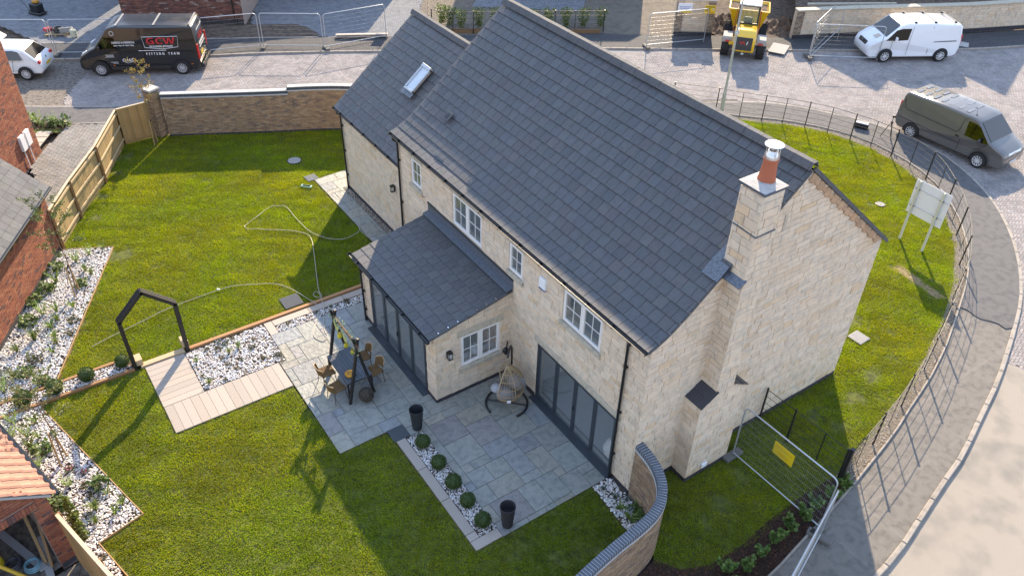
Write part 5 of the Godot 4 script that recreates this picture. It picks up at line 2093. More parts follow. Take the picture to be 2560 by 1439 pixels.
	var gun := thing("sealant_tube", "white and orange pipe end lying in front of the outbuilding", "pipe", at.call(1.0, -0.5, 0.06), 0.9)
	g4 = Geo.new()
	g4.col = Color(0.75, 0.75, 0.74)
	g4.tube(PackedVector3Array([Vector3(0, 0, 0), Vector3(0.3, 0.02, 0)]), 0.07, 12)
	part(gun, "pipe", g4, M.plastic)
	g4 = Geo.new()
	g4.col = Color(0.72, 0.36, 0.05)
	g4.tube(PackedVector3Array([Vector3(0.3, 0.02, 0), Vector3(0.58, 0.03, 0)]), 0.066, 12, 0.05)
	part(gun, "sleeve", g4, M.plastic)
	for k in 3:
		var coil := Geo.new()
		coil.col = [Color(0.6, 0.45, 0.03), Color(0.05, 0.05, 0.06), Color(0.16, 0.30, 0.36)][k]
		for ring in 3:
			var pts := PackedVector3Array()
			for s in 20:
				pts.append(Vector3(cos(TAU * s / 20) * (0.17 - 0.01 * ring), 0.03 + ring * 0.055, sin(TAU * s / 20) * (0.17 - 0.01 * ring)))
			coil.tube(pts, 0.028, 6, -1.0, false, true)
		var cc := part(self, "pipe_coil", coil, M.plastic)
		cc.position = at.call(1.35 - k * 0.28, 1.2 - 0.35 * k, 0.02)
		tag(cc, ["yellow coil of pipe on the outbuilding floor", "black coil of pipe on the outbuilding floor", "pale blue coil of pipe on the outbuilding floor"][k], "pipe coil")


# ---------------------------------------------------------------- garden furniture

func build_garden() -> void:
	# the black arch at the sleeper
	var o := thing("garden_arch", "black five-sided timber arch standing over the pale sleeper", "arch", Vector3(-11.6, 0, 8.575))
	for x in [-0.085, 0.0, 0.085]:
		var pts := [Vector3(x, 0.0, 0.77), Vector3(x, 1.80, 0.79), Vector3(x, 2.56, 0.0), Vector3(x, 1.80, -0.79), Vector3(x, 0.0, -0.77)]
		for k in 4:
			var g := Geo.new()
			var a: Vector3 = pts[k]
			var b: Vector3 = pts[k + 1]
			var d := (b - a).normalized() * 0.03
			g.bar(a - (d if k > 0 else Vector3.ZERO), b + (d if k < 3 else Vector3.ZERO), 0.05, 0.11, Vector3.RIGHT.cross(d).normalized() if absf(d.y) > 0.01 else Vector3.UP, 0.006)
			part(o, "post" if k == 0 or k == 3 else "rafter", g, M.wood_black)
	# the table under its swing frame
	var t := thing("garden_table", "dark slatted outdoor table under the black timber frame", "table", Vector3(-7.51, 0, 4.245))
	for k in 8:
		var g := Geo.new()
		g.col = shade(Color(0.085, 0.095, 0.11), 0.15)
		g.box(Vector3(0, 0.735, -0.345 + k * 0.0986), Vector3(1.40, 0.025, 0.092), Basis.IDENTITY, 0.004)
		part(t, "slat", g, M.matte)
	for sx in [-1.0, 1.0]:
		for sz in [-1.0, 1.0]:
			var g := Geo.new()
			g.box(Vector3(0.665 * sx, 0.36, 0.355 * sz), Vector3(0.05, 0.72, 0.05), Basis.IDENTITY, 0.004)
			part(t, "leg", g, M.metal_black)
	var g2 := Geo.new()
	for s in [-1.0, 1.0]:
		g2.box(Vector3(0, 0.70, 0.37 * s), Vector3(1.38, 0.045, 0.03))
		g2.box(Vector3(0.67 * s, 0.70, 0), Vector3(0.03, 0.045, 0.72))
	part(t, "apron", g2, M.metal_black)
	var f := thing("swing_frame", "black timber A-frame with a leafy garland over the table", "frame", Vector3(-7.54, 0, 4.235))
	for x in [-0.73, 0.73]:
		for s in [-1.0, 1.0]:
			var g := Geo.new()
			var off = 0.045 * s
			g.bar(Vector3(x + off, 0.0, 0.40 * s), Vector3(x + off, 2.28, -0.055 * s), 0.075, 0.085, Vector3.RIGHT, 0.006)
			part(f, "leg", g, M.wood_black)
	g2 = Geo.new()
	g2.col = Color(0.16, 0.09, 0.05)
	g2.tube(PackedVector3Array([Vector3(-0.86, 2.06, 0), Vector3(0.86, 2.06, 0)]), 0.035, 8)
	part(f, "beam", g2, M.matte)
	var gar := thing("garland", "grey green eucalyptus garland wound round the beam of the frame", "garland", Vector3(-7.54, 2.06, 4.235))
	var lg := Geo.new()
	var bg := Geo.new()
	for k in 260:
		var x := r(-0.88, 0.88)
		var end := absf(x) > 0.62
		var p := Vector3(x, r(-0.10, 0.12) - (r(0.0, 0.2) if end else 0.0), r(-0.12, 0.12))
		lg.col = shade(Color(0.17, 0.24, 0.15).lerp(Color(0.30, 0.36, 0.30), rng.randf()), 0.2)
		leaf_quad(lg, p, r(0.03, 0.055))
	for k in 8:
		var p := PackedVector3Array()
		for s in 6:
			p.append(Vector3(-0.85 + k * 0.22 + s * 0.05, sin(s * 1.3 + k) * 0.06, cos(s * 1.1 + k) * 0.06))
		bg.tube(p, 0.004, 4)
	part(gar, "leaves", lg, M.leaf)
	part(gar, "stem", bg, M.bark)
	var cl := thing("green_drape", "sheer lime green cloth hanging from the beam over the table", "cloth", Vector3(-7.54, 2.04, 4.235))
	for d in [[-0.62, -0.28], [-0.1, 0.28]]:
		var g := Geo.new()
		g.col = Color(0.42, 0.47, 0.16)
		for k in 6:
			var x0 := lerpf(d[0], d[1], k / 6.0)
			var x1 := lerpf(d[0], d[1], (k + 1) / 6.0)
			var y0 := -0.05 - 0.22 * sin(PI * k / 6.0)
			var y1 := -0.05 - 0.22 * sin(PI * (k + 1) / 6.0)
			var w := 0.10
			g.quad(Vector3(x0, y0 + w, 0.045), Vector3(x1, y1 + w, 0.045), Vector3(x1, y1 - w * 0.6, 0.06), Vector3(x0, y0 - w * 0.6, 0.06), Vector3(0, 0, 1))
		part(cl, "drape", g, M.cloth)
	for k in 3:
		var p: Vector3 = [Vector3(-7.98, 1.44, 4.24), Vector3(-7.54, 1.42, 4.24), Vector3(-7.08, 1.52, 4.24)][k]
		var j := thing("hanging_lantern", ["yellow glass jar lantern hanging nearest the far end of the beam", "yellow glass jar lantern hanging from the middle of the beam", "yellow glass jar lantern hanging nearest the ball-shaped basket"][k], "lantern", p, 0.0, "lanterns over the garden table")
		var g := Geo.new()
		g.lathe(PackedVector2Array([Vector2(0.0, 0.0), Vector2(0.05, 0.0), Vector2(0.065, 0.02), Vector2(0.068, 0.09), Vector2(0.045, 0.125), Vector2(0.05, 0.15), Vector2(0.045, 0.15), Vector2(0.04, 0.125), Vector2(0.06, 0.09), Vector2(0.058, 0.02), Vector2(0.0, 0.01)]), Transform3D.IDENTITY, 14)
		part(j, "jar", g, M.yellow_glass)
		g = Geo.new()
		g.tube(PackedVector3Array([Vector3(0.045, 0.14, 0), Vector3(0.0, 0.24, 0), Vector3(-0.045, 0.14, 0)]), 0.003, 4)
		g.tube(PackedVector3Array([Vector3(0, 0.24, 0), Vector3(0, 2.03 - p.y, 0)]), 0.003, 4)
		part(j, "wire", g, M.rattan)
	# chairs
	var ch := make_chair("woven rattan chair with black legs at the table, nearest the arch side", Vector3(-7.93, 0, 4.80), PI)
	copy_of(ch, "garden_chair", "woven rattan chair with black legs at the table, next to the ball-shaped basket", Vector3(-7.18, 0, 4.83), PI + 0.15, "chairs at the garden table")
	copy_of(ch, "garden_chair", "rattan chair on the house side of the table, its back towards the glass doors", Vector3(-7.22, 0, 3.62), 0.1, "chairs at the garden table")
	copy_of(ch, "garden_chair", "rattan chair on the house side of the table, behind the garland", Vector3(-7.95, 0, 3.64), -0.1, "chairs at the garden table")
	var bw := thing("fruit_bowl", "orange bowl with a dark handle standing on the slatted table", "bowl", Vector3(-7.10, 0.748, 4.40))
	g2 = Geo.new()
	g2.col = Color(0.58, 0.27, 0.02)
	g2.lathe(PackedVector2Array([Vector2(0.0, 0.0), Vector2(0.09, 0.0), Vector2(0.14, 0.03), Vector2(0.155, 0.07), Vector2(0.145, 0.07), Vector2(0.12, 0.035), Vector2(0.0, 0.025)]), Transform3D.IDENTITY, 24)
	part(bw, "body", g2, M.plastic)
	g2 = Geo.new()
	g2.tube(PackedVector3Array([Vector3(-0.1, 0.06, 0.02), Vector3(0.02, 0.10, 0.07), Vector3(0.10, 0.07, -0.03), Vector3(-0.02, 0.09, -0.06), Vector3(-0.1, 0.06, 0.02)]), 0.008, 6)
	part(bw, "handle", g2, M.wood_black)
	# ball of woven cane
	var bl := thing("ball_basket", "dark round woven ball standing on the patio under the frame", "ornament", Vector3(-6.65, 0.225, 4.17))
	g2 = Geo.new()
	g2.col = Color(0.02, 0.016, 0.013)
	var prof := PackedVector2Array()
	for k in 13:
		prof.append(Vector2(sin(PI * k / 12.0) * 0.19, -cos(PI * k / 12.0) * 0.19))
	g2.lathe(prof, Transform3D.IDENTITY, 18)
	part(bl, "core", g2, M.matte)
	g2 = Geo.new()
	for k in 44:
		var b := Basis.from_euler(Vector3(r(0, TAU), r(0, TAU), r(0, TAU)))
		var pts := PackedVector3Array()
		var tilt := r(-0.12, 0.12)
		var rr := sqrt(0.215 * 0.215 - tilt * tilt)
		for s in 22:
			pts.append(b * Vector3(cos(TAU * s / 22) * rr, tilt, sin(TAU * s / 22) * rr))
		g2.col = shade(Color(0.075, 0.06, 0.045), 0.3)
		g2.tube(pts, 0.007, 4, -1.0, false, true)
	part(bl, "weave", g2, M.matte)
	# planters
	for k in 2:
		var p := thing("planter", ["tall empty black planter on the patio beside the drain grate", "tall empty black planter at the patio corner by the last box ball"][k], "planter", [Vector3(-4.93, 0, 3.47), Vector3(-0.90, 0, 3.16)][k], 0.0, "empty planters")
		g2 = Geo.new()
		g2.col = [Color(0.022, 0.024, 0.028), Color(0.034, 0.030, 0.032)][k]
		g2.lathe(PackedVector2Array([Vector2(0.0, 0.0), Vector2(0.125, 0.0), Vector2(0.135, 0.02), Vector2(0.19, 0.68), Vector2(0.20, 0.69), Vector2(0.20, 0.74), Vector2(0.185, 0.745), Vector2(0.175, 0.70), Vector2(0.16, 0.45), Vector2(0.0, 0.44)]), Transform3D.IDENTITY, 26)
		part(p, "pot", g2, M.matte)
		g2 = Geo.new()
		for y in [0.70, 0.64, 0.58, 0.52]:
			g2.lathe(PackedVector2Array([Vector2(0.175 - (0.70 - y) * 0.08, y - 0.006), Vector2(0.168 - (0.70 - y) * 0.08, y), Vector2(0.175 - (0.70 - y) * 0.08, y + 0.006)]), Transform3D.IDENTITY, 26)
		part(p, "inner_ring", g2, M.black_plastic)
	build_egg_chair()
	# hose
	var hp := smooth_line(V2([-12.9, 0.3, -13.76, 0.42, -14.58, 0.52, -16.04, 0.15, -17.0, -0.08, -17.25, -0.25, -17.03, -0.40, -16.3, -0.12, -14.76, 0.43, -14.39, 0.94, -14.49, 1.52, -15.01, 1.92, -15.44, 2.10, -16.42, 2.20, -17.39, 2.20, -17.72, 2.38, -17.80, 2.82, -17.40, 3.45, -17.10, 3.98, -16.86, 3.97, -16.67, 3.71, -16.13, 2.97, -15.53, 2.35, -15.0, 2.27, -14.08, 2.56, -12.2, 3.23, -11.75, 3.30, -11.75, 3.48, -11.98, 3.50, -11.99, 3.32, -11.16, 3.50, -10.2, 3.91, -9.78, 3.99, -9.66, 4.20, -10.02, 4.33, -10.49, 4.09, -11.03, 3.73, -11.47, 3.66, -12.31, 3.90, -13.02, 4.21, -13.52, 4.9, -13.86, 5.84, -13.82, 7.44, -13.54, 8.9, -13.2, 10.2]), 5)
	var p3 := PackedVector3Array()
	for k in hp.size():
		var y := 0.03 + 0.012 * sin(k * 0.9)
		if hp[k].x > -11.2:
			y = 0.016
		elif hp[k].x > -11.7:
			y = 0.068
		elif hp[k].y < 0.5 and hp[k].x < -13.0:
			y = 0.016 + 0.004 * (k % 3)
		p3.append(Vector3(hp[k].x, y, hp[k].y))
	g2 = Geo.new()
	g2.col = Color(0.38, 0.34, 0.27)
	g2.tube(p3, 0.010, 6)
	var hs := part(self, "garden_hose", g2, M.plastic)
	tag(hs, "long cream garden hose looping over the lawn and patio", "hose")
	# sprayer on the lawn
	var sp := thing("lawn_sprinkler", "pale green lawn sprinkler lying beside the side path", "sprinkler", Vector3(-18.5, 0.02, 0.95), 0.75)
	g2 = Geo.new()
	g2.col = Color(0.40, 0.62, 0.48)
	g2.bar(Vector3(-0.2, 0.02, 0.06), Vector3(0.2, 0.02, 0.06), 0.03, 0.03, Vector3.UP, 0.006)
	g2.bar(Vector3(-0.2, 0.02, -0.06), Vector3(0.2, 0.02, -0.06), 0.03, 0.03, Vector3.UP, 0.006)
	g2.box(Vector3(-0.19, 0.03, 0), Vector3(0.06, 0.05, 0.13), Basis.IDENTITY, 0.01)
	g2.box(Vector3(0.19, 0.03, 0), Vector3(0.06, 0.05, 0.13), Basis.IDENTITY, 0.01)
	part(sp, "frame", g2, M.plastic)
	g2 = Geo.new()
	g2.tube(PackedVector3Array([Vector3(-0.17, 0.05, 0), Vector3(0.17, 0.05, 0)]), 0.022, 8)
	part(sp, "spray_bar", g2, M.black_plastic)
	var tag1 := Geo.new()
	tag1.col = Color(0.7, 0.72, 0.72)
	tag1.box(Vector3.ZERO, Vector3(0.12, 0.012, 0.05), Basis(Vector3.UP, 0.6), 0.003)
	var tg := part(self, "white_tag", tag1, M.plastic)
	tg.position = Vector3(-13.9, 0.045, 6.05)
	tag(tg, "small white plastic scrap on the lawn above the arch", "scrap")


func leaf_quad(g: Geo, p: Vector3, s: float, flatness := 0.0) -> void:
	var d := Vector3(r(-1, 1), r(-0.7, 1.0), r(-1, 1)).normalized()
	var w := d.cross(Vector3(r(-1, 1), r(-1, 1) + flatness * 4.0, r(-1, 1))).normalized() * s * 0.42
	var nn := d.cross(w).normalized()
	if nn.y < 0:
		nn = -nn
		w = -w
	var b := g.v.size()
	g.point(p, nn)
	g.point(p + d * s * 0.5 + w, nn)
	g.point(p + d * s, nn)
	g.point(p + d * s * 0.5 - w, nn)
	g.i.append_array([b, b + 1, b + 2, b, b + 2, b + 3])


func make_chair(label: String, at: Vector3, turn: float) -> Node3D:
	var o := thing("garden_chair", label, "chair", at, turn, "chairs at the garden table")
	# faces +z; woven in strips
	for k in 11:
		var g := Geo.new()
		g.col = shade(Color(0.40, 0.29, 0.16), 0.15)
		g.box(Vector3(-0.2 + k * 0.04, 0.445, 0.0), Vector3(0.034, 0.02, 0.42), Basis.IDENTITY, 0.006)
		part(o, "seat_strip", g, M.rattan)
	for k in 13:
		var g := Geo.new()
		var a := lerpf(-0.95, 0.95, k / 12.0)
		g.col = shade(Color(0.42, 0.31, 0.17), 0.15)
		var x := sin(a) * 0.25
		var z := -0.02 - cos(a) * 0.24
		var h := 0.80 - 0.09 * absf(a)
		g.bar(Vector3(x * 0.88, 0.45, z), Vector3(x, h, z - 0.07), 0.033, 0.012, Vector3(sin(a), 0, -cos(a)), 0.004)
		part(o, "back_strip", g, M.rattan)
	var rim := PackedVector3Array()
	for k in 13:
		var a := lerpf(-1.05, 1.05, k / 12.0)
		rim.append(Vector3(sin(a) * 0.25, 0.80 - 0.09 * absf(a), -0.09 - cos(a) * 0.24))
	var g2 := Geo.new()
	g2.tube(rim, 0.014, 6)
	part(o, "back_rim", g2, M.rattan)
	for sx in [-1.0, 1.0]:
		for sz in [-1.0, 1.0]:
			var g := Geo.new()
			g.tube(PackedVector3Array([Vector3(0.18 * sx, 0.44, 0.17 * sz), Vector3(0.22 * sx, 0.0, 0.21 * sz)]), 0.011, 6)
			part(o, "leg", g, M.metal_black)
	g2 = Geo.new()
	g2.tube(PackedVector3Array([Vector3(-0.21, 0.43, 0.2), Vector3(0.21, 0.43, 0.2), Vector3(0.21, 0.43, -0.2), Vector3(-0.21, 0.43, -0.2)]), 0.012, 6, -1.0, false, true)
	part(o, "seat_frame", g2, M.metal_black)
	return o


func build_egg_chair() -> void:
	var o := thing("egg_chair", "hanging wicker egg chair with white cushions in the corner by the doors", "egg chair", Vector3(-4.35, 0, 0.86))
	# local +x axis is world; opening looks towards the lawn
	var back := Vector3(-0.71, 0, -0.70)
	var ang := atan2(-0.70, -0.71)
	var pts := PackedVector3Array()
	for k in 25:
		var a := ang + lerpf(-2.45, 2.45, k / 24.0)
		pts.append(Vector3(cos(a) * 0.60, 0.035, sin(a) * 0.60))
	var g := Geo.new()
	g.tube(pts, 0.033, 10)
	var base := part(o, "base", g, M.metal_black)
	g = Geo.new()
	var s := back.cross(Vector3.UP)
	g.tube(PackedVector3Array([s * 0.58 + Vector3(0, 0.05, 0), -s * 0.58 + Vector3(0, 0.05, 0)]), 0.022, 8)
	part(base, "cross_bar", g, M.metal_black)
	g = Geo.new()
	g.tube(PackedVector3Array([back * 0.6 + Vector3(0, 0.04, 0), back * 0.66 + Vector3(0, 0.5, 0), back * 0.68 + Vector3(0, 1.2, 0), back * 0.62 + Vector3(0, 1.62, 0), back * 0.45 + Vector3(0, 1.84, 0), back * 0.2 + Vector3(0, 1.92, 0), Vector3(0, 1.88, 0), Vector3(0, 1.80, 0)]), 0.028, 10)
	part(o, "stand", g, M.metal_black)
	g = Geo.new()
	g.tube(PackedVector3Array([Vector3(0, 1.82, 0), Vector3(0, 1.50, 0)]), 0.008, 6)
	part(o, "chain", g, M.steel)
	# egg: radius at height
	var rad := func(t: float) -> float: return 0.50 * pow(sin(PI * pow(t, 0.80)), 0.75)
	var y := func(t: float) -> float: return 0.24 + 1.28 * t
	var front := atan2(0.80, -0.60)
	var shell := Geo.new()
	for k in 25:
		var a := front + PI + lerpf(-2.05, 2.05, k / 24.0)
		var p := PackedVector3Array()
		for q in 15:
			var t := lerpf(0.02, 0.985, q / 14.0)
			p.append(Vector3(cos(a) * rad.call(t), y.call(t), sin(a) * rad.call(t)))
		shell.col = shade(Color(0.9, 0.85, 0.75), 0.1)
		shell.tube(p, 0.014 if k % 6 == 0 else 0.0065, 5)
	for t in [0.08, 0.16, 0.26, 0.38, 0.55, 0.72, 0.86]:
		var p := PackedVector3Array()
		for k in 21:
			var a := front + PI + lerpf(-2.05, 2.05, k / 20.0)
			p.append(Vector3(cos(a) * rad.call(t), y.call(t), sin(a) * rad.call(t)))
		shell.tube(p, 0.011, 5)
	part(o, "wicker_shell", shell, M.rattan)
	g = Geo.new()
	var rim := PackedVector3Array()
	for side in [-2.05, 2.05]:
		for q in 15:
			var t := lerpf(0.02, 0.985, (q if side < 0.0 else 14 - q) / 14.0)
			var a: float = front + PI + side
			rim.append(Vector3(cos(a) * rad.call(t), y.call(t), sin(a) * rad.call(t)))
	g.tube(rim, 0.018, 7, -1.0, false, true)
	part(o, "shell_rim", g, M.rattan)
	for c in [[Vector3(0, 0.46, 0), Vector3(0.34, 0.11, 0.34), Color(0.26, 0.25, 0.245)], [Vector3(0.16, 0.82, -0.22), Vector3(0.28, 0.30, 0.10), Color(0.27, 0.26, 0.255)], [Vector3(-0.20, 0.60, 0.24), Vector3(0.16, 0.09, 0.17), Color(0.40, 0.40, 0.42)]]:
		g = Geo.new()
		g.col = c[2]
		var prof := PackedVector2Array()
		for k in 13:
			var t := -PI / 2.0 + PI * k / 12.0
			prof.append(Vector2(pow(cos(t), 0.6) if cos(t) > 1e-4 else 0.0, sin(t)))
		g.lathe(prof, Transform3D(Basis(Vector3.UP, 0.6) * Basis.from_scale(c[1]), c[0]), 18)
		part(o, "cushion", g, M.cloth)
	g = Geo.new()
	g.col = Color(0.75, 0.75, 0.75)
	g.box(Vector3(0.42, 0.55, 0.22), Vector3(0.012, 0.09, 0.11), Basis(Vector3.UP, -0.5))
	part(o, "care_label", g, M.plastic)
	var tp := thing("wall_hose_reel", "black hose tap and reel on the extension wall behind the egg chair", "hose reel", Vector3(-5.42, 0.95, 0.22))
	g = Geo.new()
	g.lathe(PackedVector2Array([Vector2(0.0, 0.0), Vector2(0.09, 0.0), Vector2(0.10, 0.03), Vector2(0.07, 0.05), Vector2(0.07, 0.09), Vector2(0.10, 0.11), Vector2(0.09, 0.13), Vector2(0.0, 0.13)]), Transform3D(Basis(Vector3(0, 0, 1), -PI / 2.0), Vector3.ZERO), 16)
	part(tp, "reel", g, M.black_plastic)
	g = Geo.new()
	g.tube(PackedVector3Array([Vector3(0.05, 0.0, 0.0), Vector3(0.05, 0.35, -0.05)]), 0.02, 8)
	part(tp, "pipe", g, M.black_plastic)


# ---------------------------------------------------------------- street furniture

func railing(called: String, label: String, spots: PackedVector2Array, skip_first := false) -> void:
	var o := thing(called, label, "fence")
	for k in spots.size():
		var p := spots[k]
		var g := Geo.new()
		var thick := k % 2 == 1 or k == spots.size() - 1 or k == 0
		var d := (spots[mini(k + 1, spots.size() - 1)] - spots[maxi(k - 1, 0)]).normalized()
		var b := Basis(Vector3.UP, atan2(-d.y, d.x))
		if thick:
			g.box(Vector3(p.x, 0.60, p.y), Vector3(0.045, 1.28, 0.045), b, 0.004)
			g.box(Vector3(p.x, 1.245, p.y), Vector3(0.055, 0.02, 0.055), b)
		else:
			g.box(Vector3(p.x, 0.59, p.y), Vector3(0.032, 1.24, 0.012), b)
		part(o, "post", g, M.metal_black)
	var line := smooth_line(spots, 3)
	for h in [[0.24, 0.0075], [0.48, 0.0075], [0.72, 0.0075], [0.96, 0.0075], [1.20, 0.011]]:
		var g := Geo.new()
		var p3 := PackedVector3Array()
		for p in line:
			p3.append(Vector3(p.x, h[0], p.y))
		g.tube(p3, h[1], 6)
		part(o, "rail", g, M.metal_black)


# a wire mesh site panel from a to b
func site_panel(label: String, a: Vector2, b: Vector2, wires: int, low := 0.12, high := 1.85, foot_a := true, foot_b := true) -> Node3D:
	var l := a.distance_to(b)
	var d := (b - a) / l
	var o := thing("site_fence_panel", label, "fence panel", Vector3(a.x, 0, a.y), atan2(-d.y, d.x), "wire mesh site fence panels")
	var g := Geo.new()
	var p := PackedVector3Array([Vector3(0.02, low - 0.1, 0), Vector3(0.02, high - 0.16, 0)])
	for k in 5:
		var t := PI - PI / 2.0 * k / 4.0
		p.append(Vector3(0.18 + cos(t) * 0.16, high - 0.16 + sin(t) * 0.16, 0))
	for k in 5:
		var t := PI / 2.0 - PI / 2.0 * k / 4.0
		p.append(Vector3(l - 0.18 + cos(t) * 0.16, high - 0.16 + sin(t) * 0.16, 0))
	p.append_array([Vector3(l - 0.02, high - 0.16, 0), Vector3(l - 0.02, low - 0.1, 0)])
	g.tube(p, 0.021, 8)
	g.tube(PackedVector3Array([Vector3(0.02, low + 0.05, 0), Vector3(l - 0.02, low + 0.05, 0)]), 0.019, 8)
	part(o, "frame", g, M.galvanised)
	g = Geo.new()
	g.col = Color(0.8, 0.8, 0.8)
	for k in range(1, wires):
		var x := l * k / wires
		g.tube(PackedVector3Array([Vector3(x, low + 0.05, 0), Vector3(x, high, 0)]), 0.0021, 3, -1.0, false)
	for k in range(1, 8):
		var y := lerpf(low + 0.05, high, k / 8.0)
		g.tube(PackedVector3Array([Vector3(0.02, y, 0), Vector3(l - 0.02, y, 0)]), 0.0024, 3, -1.0, false)
	part(o, "wire_mesh", g, M.galvanised)
	for e in [[foot_a, 0.02], [foot_b, l - 0.02]]:
		if e[0]:
			g = Geo.new()
			g.col = Color(0.14, 0.13, 0.12)
			g.box(Vector3(e[1], 0.05, 0), Vector3(0.22, 0.12, 0.62), Basis.IDENTITY, 0.02)
			part(o, "foot_block", g, M.matte)
	return o


func lettering(parent: Node3D, called: String, text: String, high: float, at: Transform3D, c: Color, wide := 1.0, font := "Droid Sans", weight := 700) -> void:
	var f := SystemFont.new()
	f.font_names = PackedStringArray([font])
	f.font_weight = weight
	var m := TextMesh.new()
	m.text = text
	m.font = f
	m.font_size = 64
	m.pixel_size = high / 46.0
	m.depth = 0.004
	var mt := StandardMaterial3D.new()
	mt.albedo_color = c.linear_to_srgb()
	mt.roughness = 0.5
	m.material = mt
	var o := MeshInstance3D.new()
	o.mesh = m
	o.name = numbered(parent, called)
	parent.add_child(o, true)
	o.transform = at * Transform3D(Basis.from_scale(Vector3(wide, 1, 1)), Vector3.ZERO)


func notice(label: String, at: Vector3, turn: float, w: float, h: float, c: Color, lines: Array, tilt := 0.0) -> void:
	var o := thing("notice_board", label, "sign", at, turn)
	var g := Geo.new()
	g.col = c
	g.box(Vector3.ZERO, Vector3(w, h, 0.012), Basis(Vector3(0, 0, 1), tilt), 0.003)
	part(o, "board", g, M.print)
	for l in lines:
		if l[0] == "":
			g = Geo.new()
			g.col = l[3]
			g.box(Vector3(l[4], l[2], 0.009), Vector3(l[5], l[1], 0.004), Basis(Vector3(0, 0, 1), tilt))
			part(o, "printed_bar", g, M.print)
		else:
			lettering(o, "lettering", l[0], l[1], Transform3D(Basis(Vector3(0, 0, 1), tilt), Vector3(0, l[2], 0.008)), l[3])


func build_street() -> void:
	railing("estate_railing", "long black estate railing curving round the front lawn", V2([-16.2, -16.6, -14.67, -17.96, -13.75, -18.6, -12.95, -19.25, -12.24, -19.86, -11.40, -20.43, -10.52, -20.93, -9.51, -21.25, -8.59, -21.50, -7.56, -21.55, -6.55, -21.42, -5.54, -21.10, -4.68, -20.58, -3.80, -19.83, -3.03, -19.12, -2.36, -18.34, -1.73, -17.57, -1.19, -16.71, -0.60, -15.72, -0.15, -14.70, 0.28, -13.70, 0.68, -12.67, 1.05, -11.77, 1.40, -10.77, 1.70, -9.83, 1.98, -8.81, 2.24, -7.86, 2.46, -6.84, 2.66, -5.85, 2.83, -4.92]))
	railing("cross_railing", "short black railing between gable wall and curved railing", V2([0.09, -4.84, 1.06, -4.87, 2.03, -4.90, 2.74, -4.92]))
	var ep := thing("end_post", "stout black corner post where the two railings meet", "post", Vector3(2.83, 0, -4.92))
	var g := Geo.new()
	g.box(Vector3(0, 0.64, 0), Vector3(0.09, 1.36, 0.09), Basis.IDENTITY, 0.008)
	part(ep, "post", g, M.metal_black)
	g = Geo.new()
	g.box(Vector3(0, 1.33, 0), Vector3(0.11, 0.03, 0.11), Basis.IDENTITY, 0.006)
	part(ep, "cap", g, M.metal_black)
	# sign board seen from behind
	var s := thing("sign_board", "white sign board on two pale posts in the front lawn, seen from behind", "sign", Vector3(-2.93, 0, -16.3), -0.02)
	g = Geo.new()
	g.col = Color(0.62, 0.65, 0.68)
	g.box(Vector3(0.04, 1.77, -0.075), Vector3(1.42, 1.36, 0.02), Basis.IDENTITY, 0.004)
	part(s, "panel", g, M.print)
	for x in [-0.48, 0.48]:
		g = Geo.new()
		g.col = Color(0.55, 0.56, 0.44)
		g.box(Vector3(x, 1.2, 0), Vector3(0.075, 2.5, 0.075), Basis.IDENTITY, 0.006)
		part(s, "post", g, M.matte)
		for y in [1.44, 2.12]:
			g = Geo.new()
			g.col = Color(0.24, 0.22, 0.16)
			g.box(Vector3(x, y, -0.02), Vector3(0.15, 0.03, 0.09))
			part(s, "bracket", g, M.matte)
	for y in [1.44, 2.12]:
		g = Geo.new()
		g.col = Color(0.55, 0.58, 0.60)
		g.box(Vector3(0.04, y, -0.055), Vector3(1.36, 0.035, 0.02))
		part(s, "rail", g, M.matte)
	# lamp post
	var lp := thing("lamp_post", "tall grey tapered street lamp post behind the railing", "lamp post", Vector3(-14.41, 0, -18.07))
	g = Geo.new()
	g.lathe(PackedVector2Array([Vector2(0.085, 0.22), Vector2(0.085, 1.05), Vector2(0.08, 1.1), Vector2(0.058, 1.2), Vector2(0.052, 3.5), Vector2(0.038, 6.0), Vector2(0.0, 6.0)]), Transform3D.IDENTITY, 16)
	part(lp, "column", g, M.galvanised)
	g = Geo.new()
	g.lathe(PackedVector2Array([Vector2(0.09, -0.1), Vector2(0.09, 0.22), Vector2(0.085, 0.225)]), Transform3D.IDENTITY, 16)
	part(lp, "base_sleeve", g, M.black_plastic)
	g = Geo.new()
	g.box(Vector3(0.2, 6.05, 0.1), Vector3(0.55, 0.08, 0.2), Basis(Vector3.UP, -0.5), 0.03)
	part(lp, "lamp_head", g, M.galvanised)
	var disc := Geo.new()
	disc.col = Color(0.62, 0.64, 0.65)
	disc.lathe(PackedVector2Array([Vector2(0.0, -0.008), Vector2(0.105, -0.008), Vector2(0.105, 0.008), Vector2(0.0, 0.008)]), Transform3D(Basis(Vector3.UP, 0.9) * Basis(Vector3.RIGHT, PI / 2.0), Vector3(0.045, 3.93, 0.035)), 20, false)
	var dp := part(lp, "number_disc", disc, M.print)
	disc = Geo.new()
	disc.col = Color(0.3, 0.3, 0.3)
	disc.lathe(PackedVector2Array([Vector2(0.05, 0.009), Vector2(0.065, 0.012), Vector2(0.08, 0.009)]), Transform3D(Basis(Vector3.UP, 0.9) * Basis(Vector3.RIGHT, PI / 2.0), Vector3(0.045, 3.93, 0.035)), 20)
	part(dp, "ring", disc, M.print)
	# surveyor's tripod and case
	var tr := thing("tripod", "black camera tripod standing on the path beside the grey van", "tripod", Vector3(-8.72, 0, -22.86))
	for k in 3:
		var a := TAU * k / 3.0 + 0.4
		g = Geo.new()
		g.tube(PackedVector3Array([Vector3(cos(a) * 0.04, 0.72, sin(a) * 0.04), Vector3(cos(a) * 0.30, 0.0, sin(a) * 0.30)]), 0.016, 6)
		part(tr, "leg", g, M.metal_black)
	g = Geo.new()
